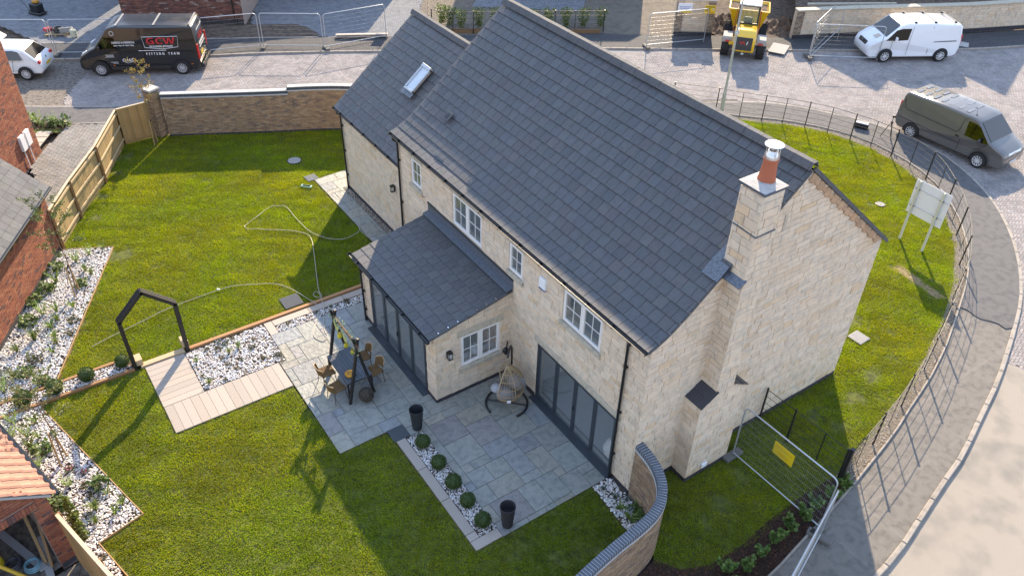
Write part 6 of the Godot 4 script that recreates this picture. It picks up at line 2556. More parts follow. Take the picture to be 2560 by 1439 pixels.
	g.tube(PackedVector3Array([Vector3(0, 0.55, 0), Vector3(0, 1.0, 0)]), 0.017, 8)
	part(tr, "centre_column", g, M.metal_black)
	g = Geo.new()
	g.box(Vector3(0, 0.74, 0), Vector3(0.09, 0.07, 0.09), Basis.IDENTITY, 0.01)
	g.box(Vector3(0.02, 1.03, 0), Vector3(0.13, 0.10, 0.07), Basis(Vector3(0, 0, 1), 0.3), 0.01)
	part(tr, "head", g, M.metal_black)
	var cs := thing("equipment_case", "black equipment case on the path behind the railing near the tripod", "case", Vector3(-9.95, 0, -22.62), 0.45)
	g = Geo.new()
	g.box(Vector3(0, 0.13, 0), Vector3(0.60, 0.25, 0.32), Basis.IDENTITY, 0.03)
	part(cs, "body", g, M.black_plastic)
	g = Geo.new()
	g.col = Color(0.30, 0.31, 0.33)
	g.box(Vector3(0, 0.262, 0), Vector3(0.56, 0.02, 0.28), Basis.IDENTITY, 0.008)
	part(cs, "lid", g, M.plastic)
	g = Geo.new()
	g.tube(PackedVector3Array([Vector3(-0.08, 0.17, 0.16), Vector3(-0.08, 0.17, 0.20), Vector3(0.08, 0.17, 0.20), Vector3(0.08, 0.17, 0.16)]), 0.01, 6)
	part(cs, "handle", g, M.black_plastic)
	# site panels
	site_panel("wire mesh site panel with a yellow sign beside the chimney breast", Vector2(0.60, -3.20), Vector2(3.52, -3.26), 64, 0.10, 1.92)
	var bn := site_panel("wire mesh site panel with a white banner beside the rough path", Vector2(3.64, -3.12), Vector2(4.80, 0.25), 40, 0.10, 1.92)
	g = Geo.new()
	g.col = Color(0.66, 0.62, 0.58)
	g.box(Vector3(1.75, 0.95, 0.03), Vector3(2.3, 1.05, 0.006))
	part(bn, "banner", g, M.cloth)
	g = Geo.new()
	g.col = Color(0.60, 0.46, 0.02)
	g.box(Vector3(2.95, 0.8, 0.04), Vector3(0.25, 0.35, 0.006))
	part(bn, "yellow_patch", g, M.cloth)
	notice("yellow sign hanging on the site panel beside the chimney breast", Vector3(1.98, 1.41, -3.235), 0.0, 0.62, 0.42, Color(0.62, 0.44, 0.01), [["", 0.02, -0.06, Color(0.44, 0.31, 0.01), 0.0, 0.34], ["", 0.02, 0.10, Color(0.42, 0.30, 0.01), 0.0, 0.5], ["", 0.02, -0.11, Color(0.46, 0.32, 0.01), 0.02, 0.3]])


# ---------------------------------------------------------------- vehicles (x forward, right side +z)

func hull(outline: PackedVector2Array, half: float, taper: Callable, c: Color) -> Geo:
	var g := Geo.new()
	g.col = c
	var m := outline.size()
	var area := 0.0
	for k in m:
		area += outline[k].cross(outline[(k + 1) % m])
	var sgn := 1.0 if area > 0.0 else -1.0
	var nrm := PackedVector2Array()
	for k in m:
		var e0 := (outline[k] - outline[(k + m - 1) % m]).normalized()
		var e1 := (outline[(k + 1) % m] - outline[k]).normalized()
		var d := Vector2(e0.y + e1.y, -e0.x - e1.x) * sgn
		nrm.append(d.normalized())
	var layers := [[-1.0, 0.075], [-0.99, 0.04], [-0.965, 0.016], [-0.92, 0.004], [-0.5, 0.0], [0.0, -0.006], [0.5, 0.0], [0.92, 0.004], [0.965, 0.016], [0.99, 0.04], [1.0, 0.075]]
	var acc := PackedVector3Array()
	for l in layers:
		for k in m:
			var p: Vector2 = outline[k] - nrm[k] * l[1]
			g.point(Vector3(p.x, p.y, half * l[0] * taper.call(p.x, p.y)), Vector3.ZERO)
			acc.append(Vector3.ZERO)
	for a in layers.size() - 1:
		for k in m:
			var j := (k + 1) % m
			var q := [a * m + k, a * m + j, (a + 1) * m + j, (a + 1) * m + k]
			var nn := (g.v[q[1]] - g.v[q[0]]).cross(g.v[q[3]] - g.v[q[0]]).normalized()
			var o := Vector3(nrm[k].x + nrm[j].x, nrm[k].y + nrm[j].y, layers[a][0] + layers[a + 1][0])
			var flip := nn.dot(o) < 0.0
			if flip:
				nn = -nn
			for t in q:
				acc[t] += nn
			if flip:
				g.i.append_array([q[0], q[1], q[2], q[0], q[2], q[3]])
			else:
				g.i.append_array([q[0], q[2], q[1], q[0], q[3], q[2]])
	for k in acc.size():
		g.n[k] = acc[k].normalized()
	for s in [-1.0, 1.0]:
		var base := 0 if s < 0.0 else (layers.size() - 1) * m
		var poly := PackedVector2Array()
		for k in m:
			poly.append(Vector2(g.v[base + k].x, g.v[base + k].y))
		var t := Geometry2D.triangulate_polygon(poly)
		for k in range(0, t.size(), 3):
			g.face(PackedVector3Array([g.v[base + t[k]], g.v[base + t[k + 1]], g.v[base + t[k + 2]]]), Vector3(0, 0, s))
	return g


# a flat shape on the side of a hull
func on_side(poly: PackedVector2Array, half: float, taper: Callable, s: float, out: float, c: Color, thick := 0.006) -> Geo:
	var g := Geo.new()
	g.col = c
	var t := Geometry2D.triangulate_polygon(poly)
	var at := func(p: Vector2, e: float) -> Vector3: return Vector3(p.x, p.y, s * (half * taper.call(p.x, p.y) + e))
	for k in range(0, t.size(), 3):
		g.face(PackedVector3Array([at.call(poly[t[k]], out), at.call(poly[t[k + 1]], out), at.call(poly[t[k + 2]], out)]), Vector3(0, 0, s))
	for k in poly.size():
		var a := poly[k]
		var b := poly[(k + 1) % poly.size()]
		g.face(PackedVector3Array([at.call(a, out), at.call(b, out), at.call(b, out - thick), at.call(a, out - thick)]), Vector3(a.x - b.x, 0, 0).cross(Vector3(0, 0, s)) + Vector3(0, 0.01, 0))
	return g


# a flat shape on the nose or tail between two profile points
func across(p0: Vector2, p1: Vector2, half: float, taper: Callable, w0: float, w1: float, out: float, c: Color) -> Geo:
	var g := Geo.new()
	g.col = c
	var e := (p1 - p0).normalized()
	var nn := Vector2(e.y, -e.x)
	if nn.y < 0.0 and absf(nn.x) < 0.9:
		nn = -nn
	var q0 := p0 + nn * out
	var q1 := p1 + nn * out
	var h0: float = half * taper.call(p0.x, p0.y)
	var h1: float = half * taper.call(p1.x, p1.y)
	var m := 6
	for k in m:
		var a := lerpf(-1.0, 1.0, float(k) / m)
		var b := lerpf(-1.0, 1.0, float(k + 1) / m)
		g.quad(Vector3(q0.x, q0.y, a * w0 * h0), Vector3(q0.x, q0.y, b * w0 * h0), Vector3(q1.x, q1.y, b * w1 * h1), Vector3(q1.x, q1.y, a * w1 * h1), Vector3(nn.x, nn.y, 0))
	return g


func wheel(parent: Node3D, x: float, z: float, rad: float, s: float, spokes: int, tone := 0.5) -> void:
	var xf := Transform3D(Basis(Vector3.RIGHT, PI / 2.0 * s), Vector3(x, rad, z))
	var g := Geo.new()
	var w := 0.105
	g.lathe(PackedVector2Array([Vector2(rad * 0.60, -w), Vector2(rad * 0.92, -w), Vector2(rad, -w * 0.6), Vector2(rad, w * 0.6), Vector2(rad * 0.93, w), Vector2(rad * 0.66, w), Vector2(rad * 0.62, w * 0.8)]), xf, 28)
	var o := part(parent, "wheel", g, M.rubber)
	g = Geo.new()
	g.col = Color(0.05, 0.05, 0.055)
	g.lathe(PackedVector2Array([Vector2(rad * 0.64, w * 0.55), Vector2(0.0, w * 0.5)]), xf, 24)
	part(o, "brake_disc", g, M.matte)
	g = Geo.new()
	g.col = Color(tone, tone, tone * 1.01)
	g.lathe(PackedVector2Array([Vector2(rad * 0.58, w * 0.8), Vector2(rad * 0.64, w * 0.98), Vector2(rad * 0.67, w * 0.9)]), xf, 28)
	for k in spokes:
		var a := TAU * k / spokes
		var d := Vector3(cos(a), 0, sin(a))
		g.bar(xf * (d * rad * 0.10 + Vector3(0, w * 0.86, 0)), xf * (d * rad * 0.60 + Vector3(0, w * 0.84, 0)), 0.038, 0.02, xf.basis.y, 0.004)
	g.lathe(PackedVector2Array([Vector2(0.0, w * 0.98), Vector2(rad * 0.15, w * 0.95), Vector2(rad * 0.18, w * 0.75)]), xf, 14)
	part(o, "rim", g, M.plastic)


func arch_disc(parent: Node3D, x: float, y: float, half: float, s: float, rad: float) -> void:
	var poly := PackedVector2Array()
	for k in 20:
		var a := PI * k / 19.0
		poly.append(Vector2(x + cos(a) * rad, y + sin(a) * rad))
	poly.append(Vector2(x - rad, 0.24))
	poly.append(Vector2(x + rad, 0.24))
	var g := Geo.new()
	g.slab(poly, Transform3D(Basis(Vector3.RIGHT, Vector3.UP, Vector3(0, 0, 1)), Vector3(0, 0, s * half * 0.99 - (0.012 if s < 0 else 0.0))), 0.012)
	part(parent, "wheel_arch", g, M.black_plastic)


func mirror(parent: Node3D, x: float, y: float, half: float, s: float, c: Color) -> void:
	var g := Geo.new()
	g.col = c
	g.box(Vector3(x, y, s * (half + 0.13)), Vector3(0.11, 0.24, 0.17), Basis(Vector3.UP, 0.15 * s), 0.035)
	g.box(Vector3(x, y - 0.1, s * (half + 0.02)), Vector3(0.06, 0.05, 0.12))
	part(parent, "door_mirror", g, M.plastic)


func seam(list: Array, half: float, taper: Callable, s: float) -> Geo:   # panel gaps: thin dark lines
	var g := Geo.new()
	g.col = Color(0.02, 0.02, 0.02)
	for l in list:
		var p := PackedVector3Array()
		for k in range(0, l.size(), 2):
			p.append(Vector3(l[k], l[k + 1], s * (half * taper.call(l[k], l[k + 1]) + 0.001)))
		g.tube(p, 0.009, 4, -1.0, false)
	return g


func build_vehicles() -> void:
	build_black_van()
	build_white_van()
	build_grey_van()
	build_car()
	build_dumper()


func van_at(called: String, label: String, wf: Vector2, wr: Vector2, side: float, half: float) -> Node3D:
	var f := (wf - wr).normalized()
	var right := Vector2(-f.y, f.x)
	var mid := (wf + wr) * 0.5 + right * -side * half
	return thing(called, label, "van", Vector3(mid.x, -0.10, mid.y), atan2(-f.y, f.x), "parked vans")


func build_black_van() -> void:
	var half := 0.98
	var o := van_at("black_van", "black high-roof panel van with white and red lettering", Vector2(-33.69, 5.16), Vector2(-31.90, 1.74), -1.0, 0.93)
	var paint := Color(0.012, 0.012, 0.013)
	var taper := func(x: float, y: float) -> float: return (1.0 - 0.09 * clampf((y - 1.0) / 1.4, 0.0, 1.0) ** 1.5) * (1.0 - 0.13 * clampf((x - 1.9) / 1.0, 0.0, 1.0) ** 2)
	var prof := V2([-2.86, 0.42, -2.88, 0.9, -2.80, 2.30, -2.70, 2.40, 0.95, 2.43, 1.25, 2.34, 2.02, 1.45, 2.30, 1.32, 2.72, 1.05, 2.88, 0.78, 2.90, 0.40, 2.70, 0.28, -2.6, 0.30])
	part(o, "body", hull(prof, half, taper, paint), M.car_paint)
	for s in [-1.0, 1.0]:
		wheel(o, 1.93, s * 0.905, 0.35, s, 12, 0.4)
		wheel(o, -1.92, s * 0.905, 0.35, s, 12, 0.4)
		arch_disc(o, 1.93, 0.36, half, s, 0.43)
		arch_disc(o, -1.92, 0.36, half, s, 0.43)
		mirror(o, 1.72, 1.45, half, s, Color(0.02, 0.02, 0.02))
		part(o, "door_window", on_side(V2([0.95, 1.25, 1.95, 1.25, 1.98, 1.36, 1.42, 1.98, 0.98, 2.0]), half, taper, s, 0.004, Color(0.02, 0.022, 0.024)), M.car_glass)
		part(o, "panel_gap", seam([[0.86, 0.45, 0.86, 2.15], [-0.25, 0.45, -0.25, 2.2], [-2.5, 0.5, 1.75, 0.62], [-2.7, 1.18, 0.8, 1.18]], half, taper, s), M.matte)
		part(o, "sill_moulding", on_side(V2([-1.4, 0.34, 1.4, 0.34, 1.4, 0.5, -1.4, 0.5]), half, taper, s, 0.02, Color(0.03, 0.03, 0.03), 0.03), M.matte)
		var g := Geo.new()
		g.col = Color(0.45, 0.01, 0.01)
		g.box(Vector3(-2.84, 1.15, s * 0.93), Vector3(0.08, 0.75, 0.12), Basis.IDENTITY, 0.02)
		part(o, "tail_light", g, M.plastic)
		g = Geo.new()
		g.col = Color(0.55, 0.56, 0.58)
		g.box(Vector3(2.52, 1.10, s * 0.74), Vector3(0.34, 0.17, 0.24), Basis(Vector3(0, 0, 1), -0.5), 0.05)
		part(o, "headlight", g, M.plastic)
		for x in [1.25, -0.35, -2.45]:
			g = Geo.new()
			g.col = Color(0.5, 0.12, 0.01)
			g.box(Vector3(x, 0.55, s * (half + 0.004)), Vector3(0.09, 0.04, 0.02))
			part(o, "side_marker", g, M.plastic)
	part(o, "windscreen", across(Vector2(1.30, 2.28), Vector2(1.99, 1.49), half, taper, 0.86, 0.9, 0.02, Color(0.02, 0.02, 0.02)), M.car_glass)
	# ribbed roof
	for k in 11:
		var g := Geo.new()
		var z := -0.72 + k * 0.144
		g.col = Color(0.08, 0.08, 0.085)
		g.bar(Vector3(-2.62, 2.425, z), Vector3(0.85, 2.452, z), 0.06, 0.02, Vector3.UP, 0.008)
		part(o, "roof_rib", g, M.car_paint)
	for x in [0.80, -0.95, -2.62]:
		var g := Geo.new()
		g.col = Color(0.25, 0.25, 0.255)
		g.box(Vector3(x, 2.455, 0), Vector3(0.09, 0.03, 1.62), Basis.IDENTITY, 0.01)
		part(o, "roof_bar", g, M.matte)
	# rear doors
	var g2 := Geo.new()
	g2.col = Color(0.55, 0.36, 0.02)
	g2.box(Vector3(-2.895, 0.95, -0.35), Vector3(0.01, 0.16, 0.5))
	part(o, "number_plate", g2, M.print)
	g2 = Geo.new()
	g2.box(Vector3(-2.93, 0.42, 0), Vector3(0.16, 0.18, 1.85), Basis.IDENTITY, 0.03)
	part(o, "rear_bumper", g2, M.black_plastic)
	var rear := Basis(Vector3.UP, -PI / 2.0)
	lettering(o, "lettering", "GCW", 0.24, Transform3D(rear * Basis(Vector3.RIGHT, -0.05), Vector3(-2.85, 1.70, 0.0)), Color(0.40, 0.015, 0.02), 1.1)
	for y in [2.1, 1.45, 1.38, 1.25]:
		g2 = Geo.new()
		g2.col = Color(0.6, 0.6, 0.6)
		g2.box(Vector3(-2.862 - (2.1 - y) * 0.02, y, 0), Vector3(0.012, 0.03, 1.2))
		part(o, "lettering_line", g2, M.print)
	# lettering on the side that faces the garden
	var sb := Basis(Vector3.UP, PI)
	var put := func(h: float, text: String, x: float, y: float, c: Color, wide: float, font := "Droid Sans") -> void:
		var z: float = -(half * taper.call(x, y) + 0.006)
		lettering(o, "lettering", text, h, Transform3D(sb * Basis(Vector3.RIGHT, -0.10 if y > 1.2 else 0.0), Vector3(x, y, z)), c, wide, font)
	var white := Color(0.72, 0.72, 0.72)
	put.call(0.30, "GCW", -1.16, 1.72, Color(0.42, 0.015, 0.025), 1.45)
	put.call(0.085, "THE FLOORING SPECIALISTS", -1.16, 1.46, white, 0.70)
	put.call(0.12, "F I T T I N G    T E A M", -1.16, 1.10, white, 0.95)
	put.call(0.09, "DOMESTIC & COMMERCIAL", 0.58, 1.68, white, 0.62, "Droid Serif")
	put.call(0.062, "Carpet - Vinyl - LVT - Wood - Fitting", 0.58, 1.54, white, 0.66)
	put.call(0.15, "CHAS", 0.55, 0.80, white, 1.0)
	put.call(0.045, "EST. 1981", -1.16, 1.365, Color(0.45, 0.36, 0.03), 1.0)
	var border := Geo.new()
	border.col = white
	var bp := PackedVector3Array()
	for q in [[-2.0, 1.93], [-0.32, 1.93], [-0.38, 1.42], [-1.2, 1.33], [-1.94, 1.42]]:
		bp.append(Vector3(q[0], q[1], -(half * taper.call(q[0], q[1]) + 0.004)))
	border.tube(bp, 0.013, 4, -1.0, false, true)
	part(o, "lettering_border", border, M.print)
	border = Geo.new()
	border.col = white
	border.box(Vector3(-0.70, 1.265, -(half * taper.call(0.0, 1.265) + 0.003)), Vector3(1.3, 0.025, 0.008))
	part(o, "lettering_line", border, M.print)
	border = Geo.new()
	border.col = white
	var ring := PackedVector3Array()
	for k in 16:
		ring.append(Vector3(1.02 + cos(TAU * k / 16) * 0.10, 2.12 + sin(TAU * k / 16) * 0.10, -(half * taper.call(1.0, 2.12) + 0.004)))
	border.tube(ring, 0.011, 4, -1.0, false, true)
	part(o, "emblem_ring", border, M.print)
	border = Geo.new()
	border.col = white
	var arc := PackedVector3Array()
	for k in 10:
		arc.append(Vector3(0.55 + cos(PI + PI * k / 9) * 0.16, 0.76 + sin(PI + PI * k / 9) * 0.10, -(half + 0.006)))
	border.tube(arc, 0.009, 4, -1.0, false)
	part(o, "emblem_arc", border, M.print)
	for q in [[1.35, 1.08, 0.4], [1.35, 1.03, 0.36], [1.35, 0.98, 0.40], [1.2, 0.72, 0.34], [1.15, 0.66, 0.26]]:
		g2 = Geo.new()
		g2.col = Color(0.5, 0.5, 0.5)
		g2.box(Vector3(q[0], q[1], -(half + 0.004)), Vector3(q[2], 0.022, 0.006))
		part(o, "small_print", g2, M.print)


func build_white_van() -> void:
	var half := 0.97
	var o := van_at("white_van", "white panel van with three roof bars parked by the stone wall", Vector2(-14.38, -30.27), Vector2(-12.85, -33.0), -1.0, 0.92)
	var paint := Color(0.74, 0.75, 0.77)
	var taper := func(x: float, y: float) -> float: return (1.0 - 0.13 * clampf((y - 1.05) / 1.0, 0.0, 1.0) ** 1.4) * (1.0 - 0.16 * clampf((x - 1.6) / 1.0, 0.0, 1.0) ** 2)
	var prof := V2([-2.42, 0.40, -2.50, 0.75, -2.48, 1.25, -2.36, 1.90, -2.24, 1.99, -0.6, 2.06, 0.70, 2.05, 1.00, 1.96, 1.72, 1.34, 2.02, 1.22, 2.42, 1.0, 2.56, 0.75, 2.55, 0.38, 2.35, 0.25, -2.2, 0.28])
	part(o, "body", hull(prof, half, taper, paint), M.car_paint)
	for s in [-1.0, 1.0]:
		wheel(o, 1.56, s * 0.895, 0.345, s, 10, 0.55)
		wheel(o, -1.56, s * 0.895, 0.345, s, 10, 0.55)
		arch_disc(o, 1.56, 0.35, half, s, 0.41)
		arch_disc(o, -1.56, 0.35, half, s, 0.41)
		mirror(o, 1.22, 1.30, half * 0.96, s, paint)
		part(o, "door_window", on_side(V2([0.52, 1.22, 1.28, 1.18, 1.72, 1.20, 1.25, 1.72, 0.95, 1.80, 0.44, 1.80]), half, taper, s, 0.004, Color(0.03, 0.03, 0.03)), M.car_glass)
		part(o, "panel_gap", seam([[0.42, 0.4, 0.42, 1.2, 0.34, 1.9], [1.36, 0.6, 1.36, 1.15], [-0.75, 0.45, -0.75, 1.9]], half, taper, s), M.matte)
		part(o, "door_rail", on_side(V2([-2.2, 1.13, -0.95, 1.09, -0.95, 1.12, -2.2, 1.17]), half, taper, s, 0.006, Color(0.02, 0.02, 0.03)), M.matte)
		var g := Geo.new()
		g.col = Color(0.42, 0.02, 0.02)
		g.box(Vector3(-2.44, 1.15, s * 0.90), Vector3(0.09, 0.62, 0.10), Basis.IDENTITY, 0.02)
		part(o, "tail_light", g, M.plastic)
		g = Geo.new()
		g.col = Color(0.40, 0.42, 0.45)
		g.box(Vector3(2.20, 0.98, s * 0.70), Vector3(0.42, 0.16, 0.26), Basis(Vector3.UP, 0.35 * s) * Basis(Vector3(0, 0, 1), -0.45), 0.05)
		part(o, "headlight", g, M.plastic)
		g = Geo.new()
		g.box(Vector3(2.46, 0.55, s * 0.66), Vector3(0.10, 0.14, 0.26), Basis(Vector3.UP, 0.3 * s), 0.03)
		part(o, "fog_light_surround", g, M.black_plastic)
	part(o, "windscreen", across(Vector2(1.03, 1.935), Vector2(1.70, 1.355), half, taper, 0.84, 0.88, 0.02, Color(0.02, 0.02, 0.02)), M.car_glass)
	var g2 := Geo.new()
	g2.box(Vector3(2.47, 0.88, 0), Vector3(0.10, 0.24, 0.86), Basis(Vector3(0, 0, 1), 0.25), 0.03)
	var gr := part(o, "grille", g2, M.black_plastic)
	g2 = Geo.new()
	g2.lathe(PackedVector2Array([Vector2(0.0, 0.012), Vector2(0.07, 0.0)]), Transform3D(Basis.from_scale(Vector3(1, 1, 1.4)) * Basis(Vector3(0, 0, 1), -PI / 2.0), Vector3(2.53, 0.92, 0)), 16)
	part(gr, "badge", g2, M.chrome)
	g2 = Geo.new()
	g2.col = Color(0.5, 0.42, 0.34)
	g2.box(Vector3(1.95, 1.26, -0.35), Vector3(0.30, 0.01, 0.36), Basis(Vector3(0, 0, 1), -0.35))
	part(o, "paper_on_bonnet", g2, M.print)
	for x in [0.25, -0.85, -1.95]:
		g2 = Geo.new()
		g2.col = Color(0.50, 0.47, 0.42)
		g2.box(Vector3(x, 2.12, 0), Vector3(0.05, 0.03, 1.5), Basis.IDENTITY, 0.008)
		var b := part(o, "roof_bar", g2, M.galvanised)
		for s in [-1.0, 1.0]:
			g2 = Geo.new()
			g2.box(Vector3(x, 2.07, s * 0.74), Vector3(0.14, 0.09, 0.10), Basis.IDENTITY, 0.02)
			part(b, "foot", g2, M.black_plastic)


func build_grey_van() -> void:
	var half := 0.96
	var o := van_at("grey_van", "dark grey panel van with ribbed roof parked beside the railing", Vector2(-5.05, -23.95), Vector2(-8.28, -23.87), 1.0, 0.92)
	var paint := Color(0.105, 0.10, 0.095)
	var taper := func(x: float, y: float) -> float: return (1.0 - 0.12 * clampf((y - 1.05) / 1.0, 0.0, 1.0) ** 1.4) * (1.0 - 0.17 * clampf((x - 1.6) / 1.0, 0.0, 1.0) ** 2)
	var prof := V2([-2.46, 0.42, -2.54, 0.70, -2.50, 1.2, -2.40, 1.85, -2.28, 1.95, -0.4, 2.0, 0.85, 1.98, 1.10, 1.90, 1.84, 1.24, 2.05, 1.14, 2.45, 0.98, 2.58, 0.80, 2.60, 0.40, 2.42, 0.26, -2.3, 0.30])
	part(o, "body", hull(prof, half, taper, paint), M.car_paint)
	for s in [-1.0, 1.0]:
		wheel(o, 1.62, s * 0.885, 0.34, s, 10, 0.50)
		wheel(o, -1.61, s * 0.885, 0.34, s, 10, 0.42)
		arch_disc(o, 1.62, 0.345, half, s, 0.405)
		arch_disc(o, -1.61, 0.345, half, s, 0.405)
		mirror(o, 1.42, 1.18, half * 0.97, s, Color(0.05, 0.05, 0.05))
		part(o, "door_window", on_side(V2([0.70, 1.16, 1.55, 1.13, 1.78, 1.16, 1.22, 1.72, 1.0, 1.78, 0.66, 1.78]), half, taper, s, 0.004, Color(0.03, 0.03, 0.03)), M.car_glass)
		part(o, "panel_gap", seam([[0.58, 0.42, 0.56, 1.86], [1.28, 0.68, 1.72, 1.12], [-2.35, 1.72, -2.2, 1.28, -2.05, 1.22, 0.30, 1.16, 0.42, 1.25, 0.46, 1.8], [-2.4, 0.80, 0.5, 0.72]], half, taper, s), M.matte)
		part(o, "door_handle", on_side(V2([0.34, 0.98, 0.50, 0.98, 0.50, 1.04, 0.34, 1.04]), half, taper, s, 0.02, Color(0.02, 0.02, 0.02), 0.03), M.matte)
		var g := Geo.new()
		g.col = Color(0.42, 0.02, 0.02)
		g.box(Vector3(-2.46, 1.22, s * 0.87), Vector3(0.08, 0.55, 0.10), Basis.IDENTITY, 0.02)
		part(o, "tail_light", g, M.plastic)
		g = Geo.new()
		g.col = Color(0.55, 0.57, 0.60)
		g.box(Vector3(2.27, 0.93, s * 0.68), Vector3(0.40, 0.18, 0.22), Basis(Vector3.UP, 0.45 * s) * Basis(Vector3(0, 0, 1), -0.4), 0.05)
		part(o, "headlight", g, M.chrome)
		g = Geo.new()
		g.box(Vector3(2.47, 0.50, s * 0.64), Vector3(0.10, 0.20, 0.24), Basis(Vector3.UP, 0.35 * s), 0.03)
		part(o, "fog_light_surround", g, M.black_plastic)
	part(o, "windscreen", across(Vector2(1.13, 1.875), Vector2(1.82, 1.255), half, taper, 0.86, 0.9, 0.02, Color(0.02, 0.02, 0.02)), M.car_glass)
	var g2 := Geo.new()
	for k in 4:
		g2.box(Vector3(2.545, 0.72 + k * 0.062, 0), Vector3(0.05, 0.022, 0.98), Basis.IDENTITY, 0.006)
	var gr := part(o, "grille", g2, M.chrome)
	g2 = Geo.new()
	g2.lathe(PackedVector2Array([Vector2(0.0, 0.02), Vector2(0.075, 0.0)]), Transform3D(Basis(Vector3(0, 0, 1), -PI / 2.0), Vector3(2.575, 0.83, 0)), 16)
	part(gr, "badge", g2, M.chrome)
	g2 = Geo.new()
	g2.col = Color(0.62, 0.62, 0.60)
	g2.box(Vector3(2.61, 0.50, 0.0), Vector3(0.012, 0.11, 0.52))
	part(o, "number_plate", g2, M.print)
	for row in [-0.36, 0.36]:
		for k in 7:
			g2 = Geo.new()
			g2.col = Color(0.12, 0.115, 0.11)
			g2.box(Vector3(0.35 - k * 0.40, 2.0 - 0.0 * k - (0.02 if k > 4 else 0.0), row), Vector3(0.13, 0.012, 0.50), Basis.IDENTITY, 0.004)
			part(o, "roof_rib", g2, M.car_paint)
	g2 = Geo.new()
	g2.tube(PackedVector3Array([Vector3(0.72, 2.0, 0.55), Vector3(0.62, 2.32, 0.55)]), 0.006, 5)
	g2.lathe(PackedVector2Array([Vector2(0.03, 1.98), Vector2(0.02, 2.03), Vector2(0.0, 2.04)]), Transform3D(Basis.IDENTITY, Vector3(0.72, 0, 0.55)), 8)
	part(o, "aerial", g2, M.black_plastic)


func build_car() -> void:
	var half := 0.88
	var f := Vector2(-0.506, 0.863)
	var o := thing("white_car", "white hatchback car parked behind the red brick house corner", "car", Vector3(-36.45, -0.10, 9.0), atan2(-f.y, f.x))
	var paint := Color(0.70, 0.71, 0.72)
	var taper := func(x: float, y: float) -> float: return (1.0 - 0.26 * clampf((y - 0.85) / 0.65, 0.0, 1.0) ** 1.2) * (1.0 - 0.14 * clampf((absf(x) - 1.2) / 0.9, 0.0, 1.0) ** 2)
	var prof := V2([-2.0, 0.28, -2.10, 0.45, -2.08, 0.70, -1.98, 0.92, -1.86, 1.0, -1.38, 1.40, -1.15, 1.47, -0.2, 1.50, 0.25, 1.46, 1.0, 1.02, 1.8, 0.86, 2.08, 0.68, 2.12, 0.40, 2.0, 0.24])
	part(o, "body", hull(prof, half, taper, paint), M.car_paint)
	for s in [-1.0, 1.0]:
		wheel(o, 1.29, s * 0.81, 0.315, s, 10, 0.55)
		wheel(o, -1.29, s * 0.81, 0.315, s, 10, 0.55)
		arch_disc(o, 1.29, 0.32, half, s, 0.365)
		arch_disc(o, -1.29, 0.32, half * 0.995, s, 0.365)
		mirror(o, 0.75, 0.98, half * 0.95, s, paint)
		part(o, "side_window", on_side(V2([-1.30, 0.98, 0.85, 0.98, 0.25, 1.38, -0.9, 1.40, -1.15, 1.34]), half, taper, s, 0.005, Color(0.02, 0.02, 0.02)), M.car_glass)
		part(o, "panel_gap", seam([[-0.72, 0.4, -0.85, 0.98], [0.30, 0.35, 0.30, 0.98]], half, taper, s), M.matte)
		var g := Geo.new()
		g.col = Color(0.45, 0.015, 0.02)
		g.box(Vector3(-1.98, 0.84, s * 0.66), Vector3(0.14, 0.16, 0.30), Basis(Vector3.UP, -0.3 * s), 0.04)
		part(o, "tail_light", g, M.plastic)
	part(o, "rear_window", across(Vector2(-1.42, 1.365), Vector2(-1.84, 1.015), half, taper, 0.86, 0.9, 0.008, Color(0.02, 0.02, 0.02)), M.car_glass)
	part(o, "windscreen", across(Vector2(0.28, 1.44), Vector2(0.98, 1.03), half, taper, 0.86, 0.9, 0.008, Color(0.02, 0.02, 0.02)), M.car_glass)
	var g2 := Geo.new()
	g2.col = Color(0.60, 0.40, 0.02)
	g2.box(Vector3(-2.11, 0.60, 0), Vector3(0.012, 0.11, 0.5))
	part(o, "number_plate", g2, M.print)
	g2 = Geo.new()
	g2.lathe(PackedVector2Array([Vector2(0.0, 0.01), Vector2(0.06, 0.0)]), Transform3D(Basis(Vector3(0, 0, 1), PI / 2.0), Vector3(-2.06, 0.86, 0)), 14)
	part(o, "badge", g2, M.chrome)


